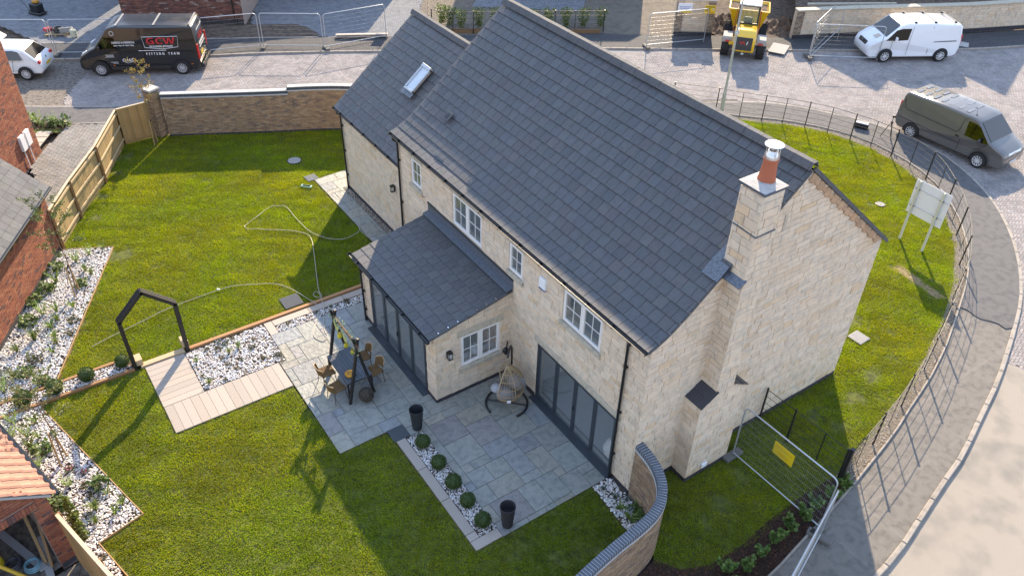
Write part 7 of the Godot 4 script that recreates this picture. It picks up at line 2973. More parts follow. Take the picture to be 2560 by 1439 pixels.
func build_dumper() -> void:
	var f := Vector2(-0.65, -0.76)
	var o := thing("site_dumper", "yellow site dumper truck seen from behind, its skip raised towards the soil heap", "dumper", Vector3(-18.95, -0.10, -24.25), atan2(-f.y, f.x))
	var yel := Color(0.68, 0.42, 0.012)
	# origin at the rear axle, x forward
	for s in [-1.0, 1.0]:
		for x in [0.0, 2.3]:
			var xf := Transform3D(Basis(Vector3.RIGHT, PI / 2.0 * s), Vector3(x, 0.52, s * 0.93))
			var g := Geo.new()
			g.lathe(PackedVector2Array([Vector2(0.26, -0.2), Vector2(0.46, -0.21), Vector2(0.51, -0.15), Vector2(0.51, 0.15), Vector2(0.46, 0.21), Vector2(0.28, 0.2)]), xf, 26)
			for k in 18:
				for e in [-1.0, 1.0]:
					var a := TAU * (k + (0.5 if e > 0.0 else 0.0)) / 18.0
					var d := Vector3(cos(a), 0, sin(a))
					var d2 := Vector3(cos(a + 0.28), 0, sin(a + 0.28))
					g.bar(xf * (d * 0.515 + Vector3(0, 0.21 * e, 0)), xf * (d2 * 0.515 + Vector3(0, 0.01 * e, 0)), 0.05, 0.05, xf.basis * d, 0.006)
			g.col = Color(3.2, 2.8, 2.4)
			var w := part(o, "wheel", g, M.rubber)
			g = Geo.new()
			g.col = yel
			g.lathe(PackedVector2Array([Vector2(0.28, 0.2), Vector2(0.26, 0.1), Vector2(0.1, 0.06), Vector2(0.0, 0.08)]), xf, 18)
			part(w, "hub", g, M.matte)
		var g2 := Geo.new()   # grey mudguard
		g2.col = Color(0.36, 0.34, 0.32)
		g2.box(Vector3(-0.05, 1.12, s * 0.88), Vector3(0.80, 0.07, 0.50), Basis(Vector3(0, 0, 1), 0.02), 0.025)
		g2.box(Vector3(-0.45, 0.98, s * 0.88), Vector3(0.07, 0.26, 0.50), Basis.IDENTITY, 0.02)
		var mg := part(o, "mudguard", g2, M.matte)
		g2 = Geo.new()
		g2.col = Color(0.42, 0.02, 0.02)
		g2.box(Vector3(-0.50, 0.93, s * 0.86), Vector3(0.05, 0.09, 0.24), Basis.IDENTITY, 0.01)
		part(mg, "tail_light", g2, M.plastic)
	# engine cover
	var g := Geo.new()
	g.col = yel
	var prof := V2([-0.75, 0.50, -0.85, 0.60, -0.80, 1.30, -0.66, 1.52, 0.45, 1.62, 0.50, 0.50])
	var taper := func(_x: float, _y: float) -> float: return 1.0
	part(o, "engine_cover", hull(prof, 0.56, taper, yel), M.car_paint)
	g = Geo.new()
	g.col = Color(0.05, 0.048, 0.045)
	g.box(Vector3(-0.83, 0.98, 0), Vector3(0.04, 0.68, 0.84), Basis(Vector3(0, 0, 1), -0.06), 0.01)
	var gr := part(o, "grille", g, M.matte)
	for k in 10:
		g = Geo.new()
		g.col = Color(0.09, 0.085, 0.08)
		g.box(Vector3(-0.853, 0.70 + k * 0.06, 0), Vector3(0.01, 0.02, 0.78), Basis(Vector3(0, 0, 1), -0.06))
		part(gr, "louvre", g, M.matte)
	for q in [[Color(0.55, 0.54, 0.5), 0.16, 0.05, 0.25], [Color(0.45, 0.03, 0.03), 0.0, 0.045, -0.35], [Color(0.45, 0.03, 0.03), -0.10, 0.045, 0.5], [Color(0.45, 0.03, 0.03), -0.18, 0.04, -0.5]]:
		g = Geo.new()
		g.col = q[0]
		g.box(Vector3(-0.868, 1.05, q[1]), Vector3(0.012, 0.18, q[2]), Basis(Vector3.RIGHT, q[3]))
		part(gr, "emblem_bar", g, M.print)
	g = Geo.new()
	g.col = Color(0.6, 0.38, 0.02)
	g.box(Vector3(-0.52, 0.85, -0.66), Vector3(0.015, 0.18, 0.24))
	part(o, "number_plate", g, M.print)
	g = Geo.new()
	g.tube(PackedVector3Array([Vector3(-0.80, 0.50, 0), Vector3(-1.0, 0.50, 0)]), 0.045, 8)
	g.box(Vector3(-0.98, 0.50, 0), Vector3(0.12, 0.10, 0.14), Basis.IDENTITY, 0.02)
	part(o, "tow_hitch", g, M.steel)
	g = Geo.new()
	g.box(Vector3(1.1, 0.58, 0), Vector3(2.6, 0.25, 0.8), Basis.IDENTITY, 0.03)
	part(o, "chassis", g, M.metal_black)
	# cab
	g = Geo.new()
	for s in [-1.0, 1.0]:
		g.bar(Vector3(0.42, 1.35, 0.52 * s), Vector3(0.50, 2.55, 0.50 * s), 0.07, 0.07)
		g.bar(Vector3(1.45, 0.9, 0.52 * s), Vector3(1.30, 2.55, 0.50 * s), 0.07, 0.07)
		g.bar(Vector3(0.50, 2.55, 0.50 * s), Vector3(1.30, 2.55, 0.50 * s), 0.07, 0.07)
		g.bar(Vector3(0.45, 1.55, 0.52 * s), Vector3(1.42, 1.2, 0.52 * s), 0.06, 0.5)
	g.bar(Vector3(0.50, 2.55, -0.5), Vector3(0.50, 2.55, 0.5), 0.07, 0.07)
	g.bar(Vector3(0.42, 1.62, -0.5), Vector3(0.42, 1.62, 0.5), 0.07, 0.12)
	part(o, "cab_frame", g, M.metal_black)
	g = Geo.new()
	g.col = Color(0.62, 0.64, 0.66)
	g.box(Vector3(0.90, 2.62, 0), Vector3(1.05, 0.08, 1.12), Basis.IDENTITY, 0.03)
	part(o, "cab_roof", g, M.plastic)
	g = Geo.new()
	g.box(Vector3(0.455, 2.08, 0), Vector3(0.012, 0.86, 0.94), Basis(Vector3(0, 0, 1), -0.07))
	part(o, "rear_window", g, M.pane)
	g = Geo.new()
	g.box(Vector3(0.86, 1.30, 0), Vector3(0.45, 0.14, 0.48), Basis.IDENTITY, 0.04)
	g.box(Vector3(0.64, 1.62, 0), Vector3(0.12, 0.6, 0.46), Basis.IDENTITY, 0.04)
	part(o, "seat", g, M.black_plastic)
	g = Geo.new()
	var ring := PackedVector3Array()
	for k in 16:
		ring.append(Vector3(1.22 + sin(TAU * k / 16) * 0.08, 1.85 + sin(TAU * k / 16) * 0.17, cos(TAU * k / 16) * 0.19))
	g.tube(ring, 0.018, 6, -1.0, false, true)
	part(o, "steering_wheel", g, M.black_plastic)
	for s in [-1.0, 1.0]:
		g = Geo.new()
		g.col = Color(0.45, 0.05, 0.02)
		g.tube(PackedVector3Array([Vector3(0.45, 1.05, 0.62 * s), Vector3(0.55, 1.3, 0.66 * s), Vector3(0.75, 2.2, 0.62 * s), Vector3(0.95, 2.25, 0.60 * s), Vector3(1.0, 1.3, 0.64 * s)]), 0.014, 6)
		part(o, "grab_rail", g, M.plastic)
	# skip
	g = Geo.new()
	g.col = yel
	var lo := [Vector3(1.75, 0.95, -0.72), Vector3(1.75, 0.95, 0.72), Vector3(3.1, 0.95, 0.72), Vector3(3.1, 0.95, -0.72)]
	var hi := [Vector3(1.55, 1.95, -1.05), Vector3(1.55, 1.95, 1.05), Vector3(3.5, 1.85, 1.05), Vector3(3.5, 1.85, -1.05)]
	for k in 4:
		var j := (k + 1) % 4
		var out: Vector3 = (lo[k] + lo[j]) * 0.5 - Vector3(2.4, 0.95, 0)
		g.quad(lo[k], lo[j], hi[j], hi[k], out)
		var t := Vector3(2.45, 0, 0)
		g.quad(lo[k].lerp(Vector3(2.4, 0.95, 0), 0.05), lo[j].lerp(Vector3(2.4, 0.95, 0), 0.05), hi[j].lerp(Vector3(2.5, 1.9, 0), 0.05), hi[k].lerp(Vector3(2.5, 1.9, 0), 0.05), -out)
		g.bar(hi[k], hi[j], 0.07, 0.07)
	g.quad(lo[0], lo[1], lo[2], lo[3], Vector3.DOWN)
	part(o, "skip", g, M.car_paint)
	g = Geo.new()
	g.col = Color(1.5, 1.2, 1.0)
	g.quad(Vector3(1.62, 1.72, -0.95), Vector3(1.62, 1.72, 0.95), Vector3(3.4, 1.75, 0.95), Vector3(3.4, 1.75, -0.95), Vector3.UP)
	part(o, "soil_load", g, M.soil)


# ---------------------------------------------------------------- the far side of the street

func running_pavers(h: Node3D, called: String, poly: PackedVector2Array, dir: Vector2, l: float, w: float, y: float, m: Material, by: float) -> void:
	var g := Geo.new()
	g.prism(rect(-l * 0.5 + 0.005, -w * 0.5 + 0.005, l * 0.5 - 0.005, w * 0.5 - 0.005), flat(Vector3.ZERO), 0.04, 0.006)
	var lo := Vector2(1e9, 1e9)
	var hi := -lo
	var side := Vector2(-dir.y, dir.x)
	for p in poly:
		var q := Vector2(p.dot(dir), p.dot(side))
		lo = lo.min(q)
		hi = hi.max(q)
	var at := []
	var tint := []
	var row := 0
	var v := lo.y
	while v < hi.y:
		var u := lo.x + (l * 0.5 if row % 2 else 0.0)
		while u < hi.x:
			var p := dir * u + side * v
			if Geometry2D.is_point_in_polygon(p, poly):
				at.append(Transform3D(Basis(Vector3.UP, atan2(-dir.y, dir.x)), Vector3(p.x, y - 0.04 + r(-0.001, 0.001), p.y)))
				tint.append(shade(Color.WHITE, by, 0.03))
			u += l
		v += w
		row += 1
	stuff(called, "", "", g.mesh(), m, at, tint, h)


# a plain gabled house: front from a to b, depth behind it; its facing courses only where they show
func street_house(label: String, a: Vector2, b: Vector2, depth: float, eave: float, ridge: float, wall_m: Material, front_gable := false, facing = null, face_h := 0.0) -> void:
	var d2 := (b - a).normalized()
	var l := a.distance_to(b)
	var o := thing("street_house", label, "house", Vector3(a.x, 0, a.y), 0.0, "houses across the street")
	var u := Vector3(d2.x, 0, d2.y)
	var n := Vector3(-d2.y, 0, d2.x)     # towards the street when a to b runs with the street on its left
	if n.dot(Vector3(0.86, 0, 0.5)) < 0.0:
		n = -n
	var g := Geo.new()
	g.box(u * l * 0.5 - n * (depth * 0.5 + 0.02) + Vector3(0, eave * 0.5 - 0.05, 0), Vector3(l, eave + 0.1, depth), Basis(u, Vector3.UP, u.cross(Vector3.UP)))
	if front_gable:
		for e in [0.0, -depth]:
			g.face(PackedVector3Array([n * (e - 0.02) + Vector3(0, eave, 0), u * l + n * (e - 0.02) + Vector3(0, eave, 0), u * l * 0.5 + n * (e - 0.02) + Vector3(0, ridge - 0.1, 0)]), n)
	else:
		for e in [0.0, l]:
			g.face(PackedVector3Array([u * e + Vector3(0, eave, 0), u * e - n * depth + Vector3(0, eave, 0), u * e - n * depth * 0.5 + Vector3(0, ridge - 0.1, 0)]), u * (e - 1.0))
	part(o, "wall", g, wall_m)
	g = Geo.new()
	g.col = Color(0.10, 0.10, 0.11)
	if front_gable:
		for s in [0.0, 1.0]:
			var e0: Vector3 = u * (l * s + (s * 2.0 - 1.0) * 0.2) + Vector3(0, eave - 0.1, 0)
			g.quad(e0 + n * 0.1, e0 - n * depth, u * l * 0.5 - n * depth + Vector3(0, ridge, 0), u * l * 0.5 + n * 0.1 + Vector3(0, ridge, 0), Vector3.UP)
	else:
		for s in [0.0, 1.0]:
			var e0: Vector3 = -n * depth * s - n * (s * 2.0 - 1.0) * 0.2 + Vector3(0, eave - 0.1, 0)
			if s == 0.0:
				e0 = n * 0.2 + Vector3(0, eave - 0.1, 0)
			else:
				e0 = -n * (depth + 0.2) + Vector3(0, eave - 0.1, 0)
			g.quad(e0 - u * 0.1, e0 + u * (l + 0.1), u * (l + 0.1) - n * depth * 0.5 + Vector3(0, ridge, 0), -u * 0.1 - n * depth * 0.5 + Vector3(0, ridge, 0), Vector3.UP)
	part(o, "roof", g, M.roof_tile)
	for k in 2:
		for y in [1.0, 3.3]:
			g = Geo.new()
			g.box(u * l * (0.28 + 0.44 * k) + Vector3(0, y + 0.55, 0) + n * 0.0, Vector3(1.2, 1.1, 0.10), Basis(u, Vector3.UP, u.cross(Vector3.UP)))
			if face_h > 0.0 and y < 2.0:
				continue
			var w := part(o, "window", g, M.white_frame)
			g = Geo.new()
			g.box(u * l * (0.28 + 0.44 * k) + Vector3(0, y + 0.55, 0) + n * 0.03, Vector3(1.05, 0.95, 0.08), Basis(u, Vector3.UP, u.cross(Vector3.UP)))
			part(w, "pane", g, M.car_glass)
	if face_h > 0.0:
		var list := []
		var uu := u
		var oo := Vector3.ZERO
		if u.cross(Vector3.UP).dot(n) < 0.0:
			uu = -u
			oo = u * l
		brick_face(list, oo, uu, n, l, face_h, [], facing)
		lay(o, "brick", list, M.brick, 120)
		list = []
		# dark plinth courses
		for k in 4:
			var x := -(0.11 if k % 2 else 0.0)
			while x < l:
				var gg := Geo.new()
				gg.col = shade(Color(0.045, 0.04, 0.045), 0.25)
				gg.prism(rect(maxf(x, 0.0), k * 0.075, minf(x + 0.215, l), k * 0.075 + 0.065), Transform3D(Basis(uu, Vector3.UP, n), oo), 0.02)
				piece(list, gg, oo + uu * x, n, 0.012)
				x += 0.225
		lay(o, "plinth_brick", list, M.brick, 20)
		g = Geo.new()
		g.tube(PackedVector3Array([u * (l - 0.45) + n * 0.08 + Vector3(0, eave, 0), u * (l - 0.45) + n * 0.08]), 0.035, 8)
		part(o, "downpipe", g, M.black_plastic)


func build_far_side() -> void:
	# driveways and plots
	var h := struct_holder("drive_left")
	var pl := V2([-29.03, 7.77, -28.25, 6.31, -26.3, 4.6, -26.2, 6.2, -23.4, 7.75, -20.9, 9.2, -19.6, 9.9, -25.88, 9.77, -27.44, 8.76])
	struct("drive_bed", sheet(pl, -0.03), M.paver_joint)
	running_pavers(h, "drive_paver", pl, Vector2(0.86, 0.51), 0.24, 0.16, 0.0, M.drive_paver, 0.10)
	lay_kerb("drive_edge", V2([-29.05, 7.80, -28.2, 6.15]), 0.6, -0.06, 0.02, 0.10)
	struct("planting_strip", sheet(V2([-30.02, 9.1, -29.03, 7.80, -28.43, 7.97, -28.3, 8.1, -29.3, 9.6]), -0.02), M.bark_chips)
	struct("grass_strip", sheet(V2([-29.45, 9.3, -28.75, 8.05, -28.35, 8.1, -29.0, 9.3]), -0.012), M.lawn_soil)
	var sl := struct_holder("slab_path")
	for k in 3:
		var g := Geo.new()
		g.col = shade(Color(0.42, 0.38, 0.32), 0.06)
		g.box(Vector3(-28.55 + k * 0.42, -0.01, 8.85 + k * 0.25), Vector3(0.60, 0.04, 0.60), Basis(Vector3.UP, -0.53), 0.005)
		part(sl, "paving_slab", g, M.matte)
	# far plots
	var blue := V2([-48.0, 10.0, -39.33, 6.99, -38.22, 4.79, -36.6, 1.6, -40.2, 2.6, -41.8, 2.0, -52.0, -3.0, -56.0, 8.0])
	struct("far_drive_bed", sheet(blue, -0.03), M.paver_joint)
	h = struct_holder("far_drive")
	running_pavers(h, "drive_paver", blue, Vector2(0.5, -0.866), 0.21, 0.14, 0.0, M.blue_paver, 0.12)
	var blue2 := V2([-36.4, -3.4, -36.30, -3.63, -35.30, -5.48, -34.53, -5.87, -33.56, -6.04, -32.84, -5.96, -32.3, -6.6, -29.9, -11.0, -33.2, -12.4, -36.5, -14.5, -44.0, -12.0, -40.0, -5.0])
	struct("far_drive_bed", sheet(blue2, -0.03), M.paver_joint)
	running_pavers(h, "drive_paver", blue2, Vector2(0.5, -0.866), 0.21, 0.14, 0.0, M.blue_paver, 0.12)
	struct("soil_bed", sheet(V2([-36.30, -3.63, -35.30, -5.48, -34.53, -5.87, -33.56, -6.04, -32.84, -5.96, -34.40, -2.92, -35.3, -1.2, -36.6, 1.5, -40.2, 2.4, -36.4, -3.4]), -0.02), M.soil)
	lay_kerb("far_plot_edging", V2([-39.33, 6.99, -38.22, 4.79, -35.37, -1.01, -34.40, -2.92, -32.5, -6.3]), 0.9, -0.06, 0.02, 0.09)
	struct("gravel_drive", sheet(V2([-33.2, -12.4, -29.9, -11.0, -29.2, -12.3, -25.17, -19.75, -24.32, -20.72, -22.90, -22.95, -25.0, -26.5, -36.0, -36.0, -44.0, -22.0, -36.5, -14.5]), -0.015), M.gravel)
	var slate := V2([-32.5, -15.6, -28.57, -20.86, -31.5, -23.5, -36.0, -18.5])
	struct("slate_bed", sheet(slate, -0.008), M.paver_joint)
	h = struct_holder("slate_paving")
	running_pavers(h, "drive_paver", slate, Vector2(-0.72, -0.69), 0.24, 0.16, 0.015, M.blue_paver, 0.10)
	struct("site_earth", sheet(V2([-21.5, -25.2, -19.3, -28.4, -22.0, -36.0, -30.0, -40.0, -27.0, -29.0]), 0.0), M.soil)
	var wood := Geo.new()
	wood.col = Color(0.20, 0.125, 0.06)
	for e in [[-30.0, -11.9, -25.35, -19.55]]:
		wood.bar(Vector3.ZERO, Vector3(e[2] - e[0], 0, e[3] - e[1]), 0.06, 0.26, Vector3.UP, 0.005)
	var wo := part(self, "retaining_sleeper", wood, M.wood_new)
	wo.position = Vector3(-29.9, 0.10, -11.9)
	tag(wo, "dark timber board along the foot of the far hedge", "edging")
	railing("far_railing", "black railing with five rails in front of the far hedge", V2([-31.86, -12.22, -30.4, -11.6, -29.45, -12.4, -28.9, -13.4, -28.35, -14.4, -27.8, -15.4, -27.25, -16.4, -26.7, -17.4, -26.15, -18.4, -25.31, -19.79]))
	# street houses that stand above the frame and shade the road
	street_house("dark red brick house behind the black van", Vector2(-40.04, 2.55), Vector2(-36.56, -3.05), 6.5, 4.6, 6.6, M.mortar_red, false, dark_red, 2.6)
	street_house("red brick house beyond the paved drive at the top left", Vector2(-52.0, 8.0), Vector2(-46.8, -1.2), 6.0, 5.4, 7.4, M.brick)
	street_house("red brick garage block behind the blue paved drive", Vector2(-40.2, -5.6), Vector2(-37.6, -13.6), 6.0, 4.3, 6.0, M.brick)
	street_house("stone house behind the gravel drive", Vector2(-35.5, -18.5), Vector2(-30.2, -27.2), 7.0, 4.8, 7.5, M.smooth_stone)
	street_house("stone house with a street gable behind the long stone wall", Vector2(-25.0, -33.6), Vector2(-21.0, -40.2), 7.0, 4.6, 8.3, M.smooth_stone, true)
	street_house("second stone house with a street gable behind the stone wall", Vector2(-21.2, -38.9), Vector2(-17.4, -45.4), 7.0, 4.6, 8.3, M.smooth_stone, true)
	build_stone_walls()
	build_site_things()


func build_stone_walls() -> void:
	# short wall with brick quoins carrying two notices
	var a := Vector2(-22.98, -22.95)
	var b := Vector2(-21.75, -24.75)
	var d := (b - a).normalized()
	var u := Vector3(d.x, 0, d.y)
	var n := Vector3(-d.y, 0, d.x)
	if n.dot(Vector3(1, 0, 1)) < 0.0:
		n = -n
	var l := a.distance_to(b)
	var far_col := func() -> Color: return shade(Color(0.42, 0.34, 0.24), 0.10, 0.03)
	var quoin := func() -> Color: return shade([Color(0.30, 0.22, 0.15), Color(0.22, 0.17, 0.13), Color(0.38, 0.30, 0.21)][rng.randi() % 3], 0.15, 0.03)
	var o := thing("stone_pier_wall", "short stone wall with brick ends beside the dumper, carrying two notices", "wall", Vector3(a.x, 0, a.y))
	var uu := u
	var oo := Vector3.ZERO
	if u.cross(Vector3.UP).dot(n) < 0.0:
		uu = -u
		oo = u * l
	var list := []
	stone_wall(list, oo, uu, n, rect(0.42, 0.24, l - 0.42, 1.95), [], 0.24, 0.10, 0.14)
	lay(o, "stone", list, M.stone, 120)
	list = []
	for x in [0.0, l - 0.42]:
		brick_face(list, oo + uu * x + n * 0.05 + Vector3(0, 0.24, 0), uu, n, 0.42, 1.72, [], quoin)
	lay(o, "quoin_brick", list, M.brick, 80)
	list = []
	brick_face(list, oo + n * 0.09, uu, n, l, 0.24, [], func() -> Color: return shade(Color(0.05, 0.05, 0.06), 0.2))
	lay(o, "plinth_brick", list, M.brick, 20)
	var g := Geo.new()
	g.box(oo + uu * l * 0.5 + Vector3(0, 0.95, 0) - n * 0.14, Vector3(l - 0.03, 1.95, 0.25), Basis(uu, Vector3.UP, n))
	g.box(oo + uu * 0.21 + Vector3(0, 0.95, 0) - n * 0.10, Vector3(0.40, 1.94, 0.28), Basis(uu, Vector3.UP, n))
	g.box(oo + uu * (l - 0.21) + Vector3(0, 0.95, 0) - n * 0.10, Vector3(0.40, 1.94, 0.28), Basis(uu, Vector3.UP, n))
	part(o, "wall_core", g, M.stone_joint)
	g = Geo.new()
	g.box(oo + uu * l * 0.5 + Vector3(0, 1.99, 0) - n * 0.12, Vector3(l + 0.1, 0.08, 0.42), Basis(uu, Vector3.UP, n), 0.015)
	part(o, "coping", g, M.cap_concrete)
	# long stone wall along the far path
	var pts := V2([-19.05, -28.35, -17.5, -31.75, -14.55, -37.75, -13.0, -41.6, -11.5, -45.5])
	var w := thing("long_stone_wall", "long cream stone wall with pale coping behind the white van", "wall")
	list = []
	var qb := []
	var pb := []
	g = Geo.new()
	var cop := Geo.new()
	for k in pts.size() - 1:
		var p := pts[k]
		var q := pts[k + 1]
		var e := (q - p).normalized()
		var lu := Vector3(e.x, 0, e.y)
		var ln := Vector3(-e.y, 0, e.x)
		if ln.dot(Vector3(1, 0, 0.5)) < 0.0:
			ln = -ln
		var len := p.distance_to(q)
		var org := Vector3(p.x, 0, p.y)
		var dir := lu
		if lu.cross(Vector3.UP).dot(ln) < 0.0:
			dir = -lu
			org = Vector3(q.x, 0, q.y)
		stone_wall(list, org, dir, ln, rect(0.0, 0.24, len, 1.55), [], 0.24, 0.11, 0.19)
		brick_face(pb, org + ln * 0.03, dir, ln, len, 0.24, [], func() -> Color: return shade(Color(0.05, 0.05, 0.06), 0.2))
		if k == 0:
			brick_face(qb, Vector3(p.x, 0.24, p.y) + ln * 0.06 + (Vector3.ZERO if dir == lu else lu * 0.45), dir, ln, 0.45, 1.4, [], quoin)
		g.box(Vector3(p.x, 0.76, p.y) + lu * len * 0.5 - ln * 0.15, Vector3(len, 1.58, 0.27), Basis(dir, Vector3.UP, ln))
		cop.box(Vector3(p.x, 1.60, p.y) + lu * len * 0.5 - ln * 0.13, Vector3(len - 0.02, 0.09, 0.46), Basis(dir, Vector3.UP, ln), 0.015)
	part(w, "wall_core", g, M.stone_joint)
	lay(w, "stone", list, M.stone, 300)
	lay(w, "plinth_brick", pb, M.brick, 60)
	lay(w, "quoin_brick", qb, M.brick, 40)
	part(w, "coping", cop, M.smooth_stone)
	struct("raised_bed", sheet(V2([-19.4, -28.7, -17.8, -32.0, -14.85, -38.0, -13.3, -41.8, -18.0, -44.5, -24.0, -34.0]), 1.3), M.soil)
	var ln2 := thing("white_fence_kerb", "pale stone edging behind the long stone wall", "edging", Vector3(-19.9, 1.35, -30.3))
	g = Geo.new()
	g.bar(Vector3.ZERO, Vector3(2.6, 0.0, -4.6), 0.18, 0.14, Vector3.UP, 0.02)
	part(ln2, "edging_stone", g, M.smooth_stone)
	g = Geo.new()
	g.bar(Vector3(-1.2, 0.0, -0.6), Vector3(1.2, 0.0, -5.0), 0.18, 0.10, Vector3.UP, 0.02)
	part(ln2, "edging_stone", g, M.smooth_stone)
	# notices
	var turn := atan2(n.x, n.z)
	var at := func(t: float, y: float, out: float) -> Vector3: return Vector3(a.x, 0, a.y) + u * l * t + n * out + Vector3(0, y, 0)
	notice("white site notice with a yellow strip on the short stone wall", at.call(0.17, 1.72, 0.55), turn, 0.78, 0.52, Color(0.68, 0.68, 0.70), [["", 0.09, -0.21, Color(0.66, 0.46, 0.02), 0.08, 0.6], ["", 0.03, 0.06, Color(0.10, 0.14, 0.40), 0.0, 0.62], ["", 0.03, -0.02, Color(0.12, 0.16, 0.42), -0.04, 0.55], ["", 0.08, -0.20, Color(0.45, 0.03, 0.05), -0.28, 0.08]])
	notice("yellow WARNING sign on the short stone wall beside the dumper", at.call(0.80, 1.66, 0.55), turn, 0.58, 0.44, Color(0.68, 0.46, 0.01), [["WARNING", 0.075, 0.14, Color(0.03, 0.03, 0.02)], ["", 0.025, 0.05, Color(0.05, 0.05, 0.03), -0.10, 0.26], ["", 0.025, -0.01, Color(0.05, 0.05, 0.03), -0.10, 0.24], ["", 0.025, -0.07, Color(0.05, 0.05, 0.03), -0.10, 0.28], ["", 0.03, -0.14, Color(0.5, 0.03, 0.02), 0.0, 0.42], ["", 0.10, 0.02, Color(0.4, 0.4, 0.38), 0.18, 0.10]])
	notice("white notice with yellow strip on the site fence at the top", Vector3(-32.6, 1.75, -10.3), turn - 0.1, 0.6, 0.5, Color(0.68, 0.68, 0.70), [["", 0.07, -0.20, Color(0.66, 0.46, 0.02), 0.06, 0.4], ["", 0.03, 0.06, Color(0.2, 0.2, 0.4), 0.0, 0.42], ["", 0.03, -0.02, Color(0.2, 0.2, 0.4), 0.0, 0.4]])
	notice("yellow WARNING sign on the site fence above the white car", Vector3(-38.95, 1.40, 9.0), 1.05, 0.62, 0.46, Color(0.72, 0.46, 0.01), [["WARNING", 0.075, 0.14, Color(0.10, 0.08, 0.02)], ["", 0.025, 0.05, Color(0.25, 0.18, 0.02), 0.0, 0.26], ["", 0.025, -0.02, Color(0.25, 0.18, 0.02), 0.0, 0.28], ["", 0.04, -0.10, Color(0.5, 0.03, 0.02), 0.0, 0.3]], 0.06)


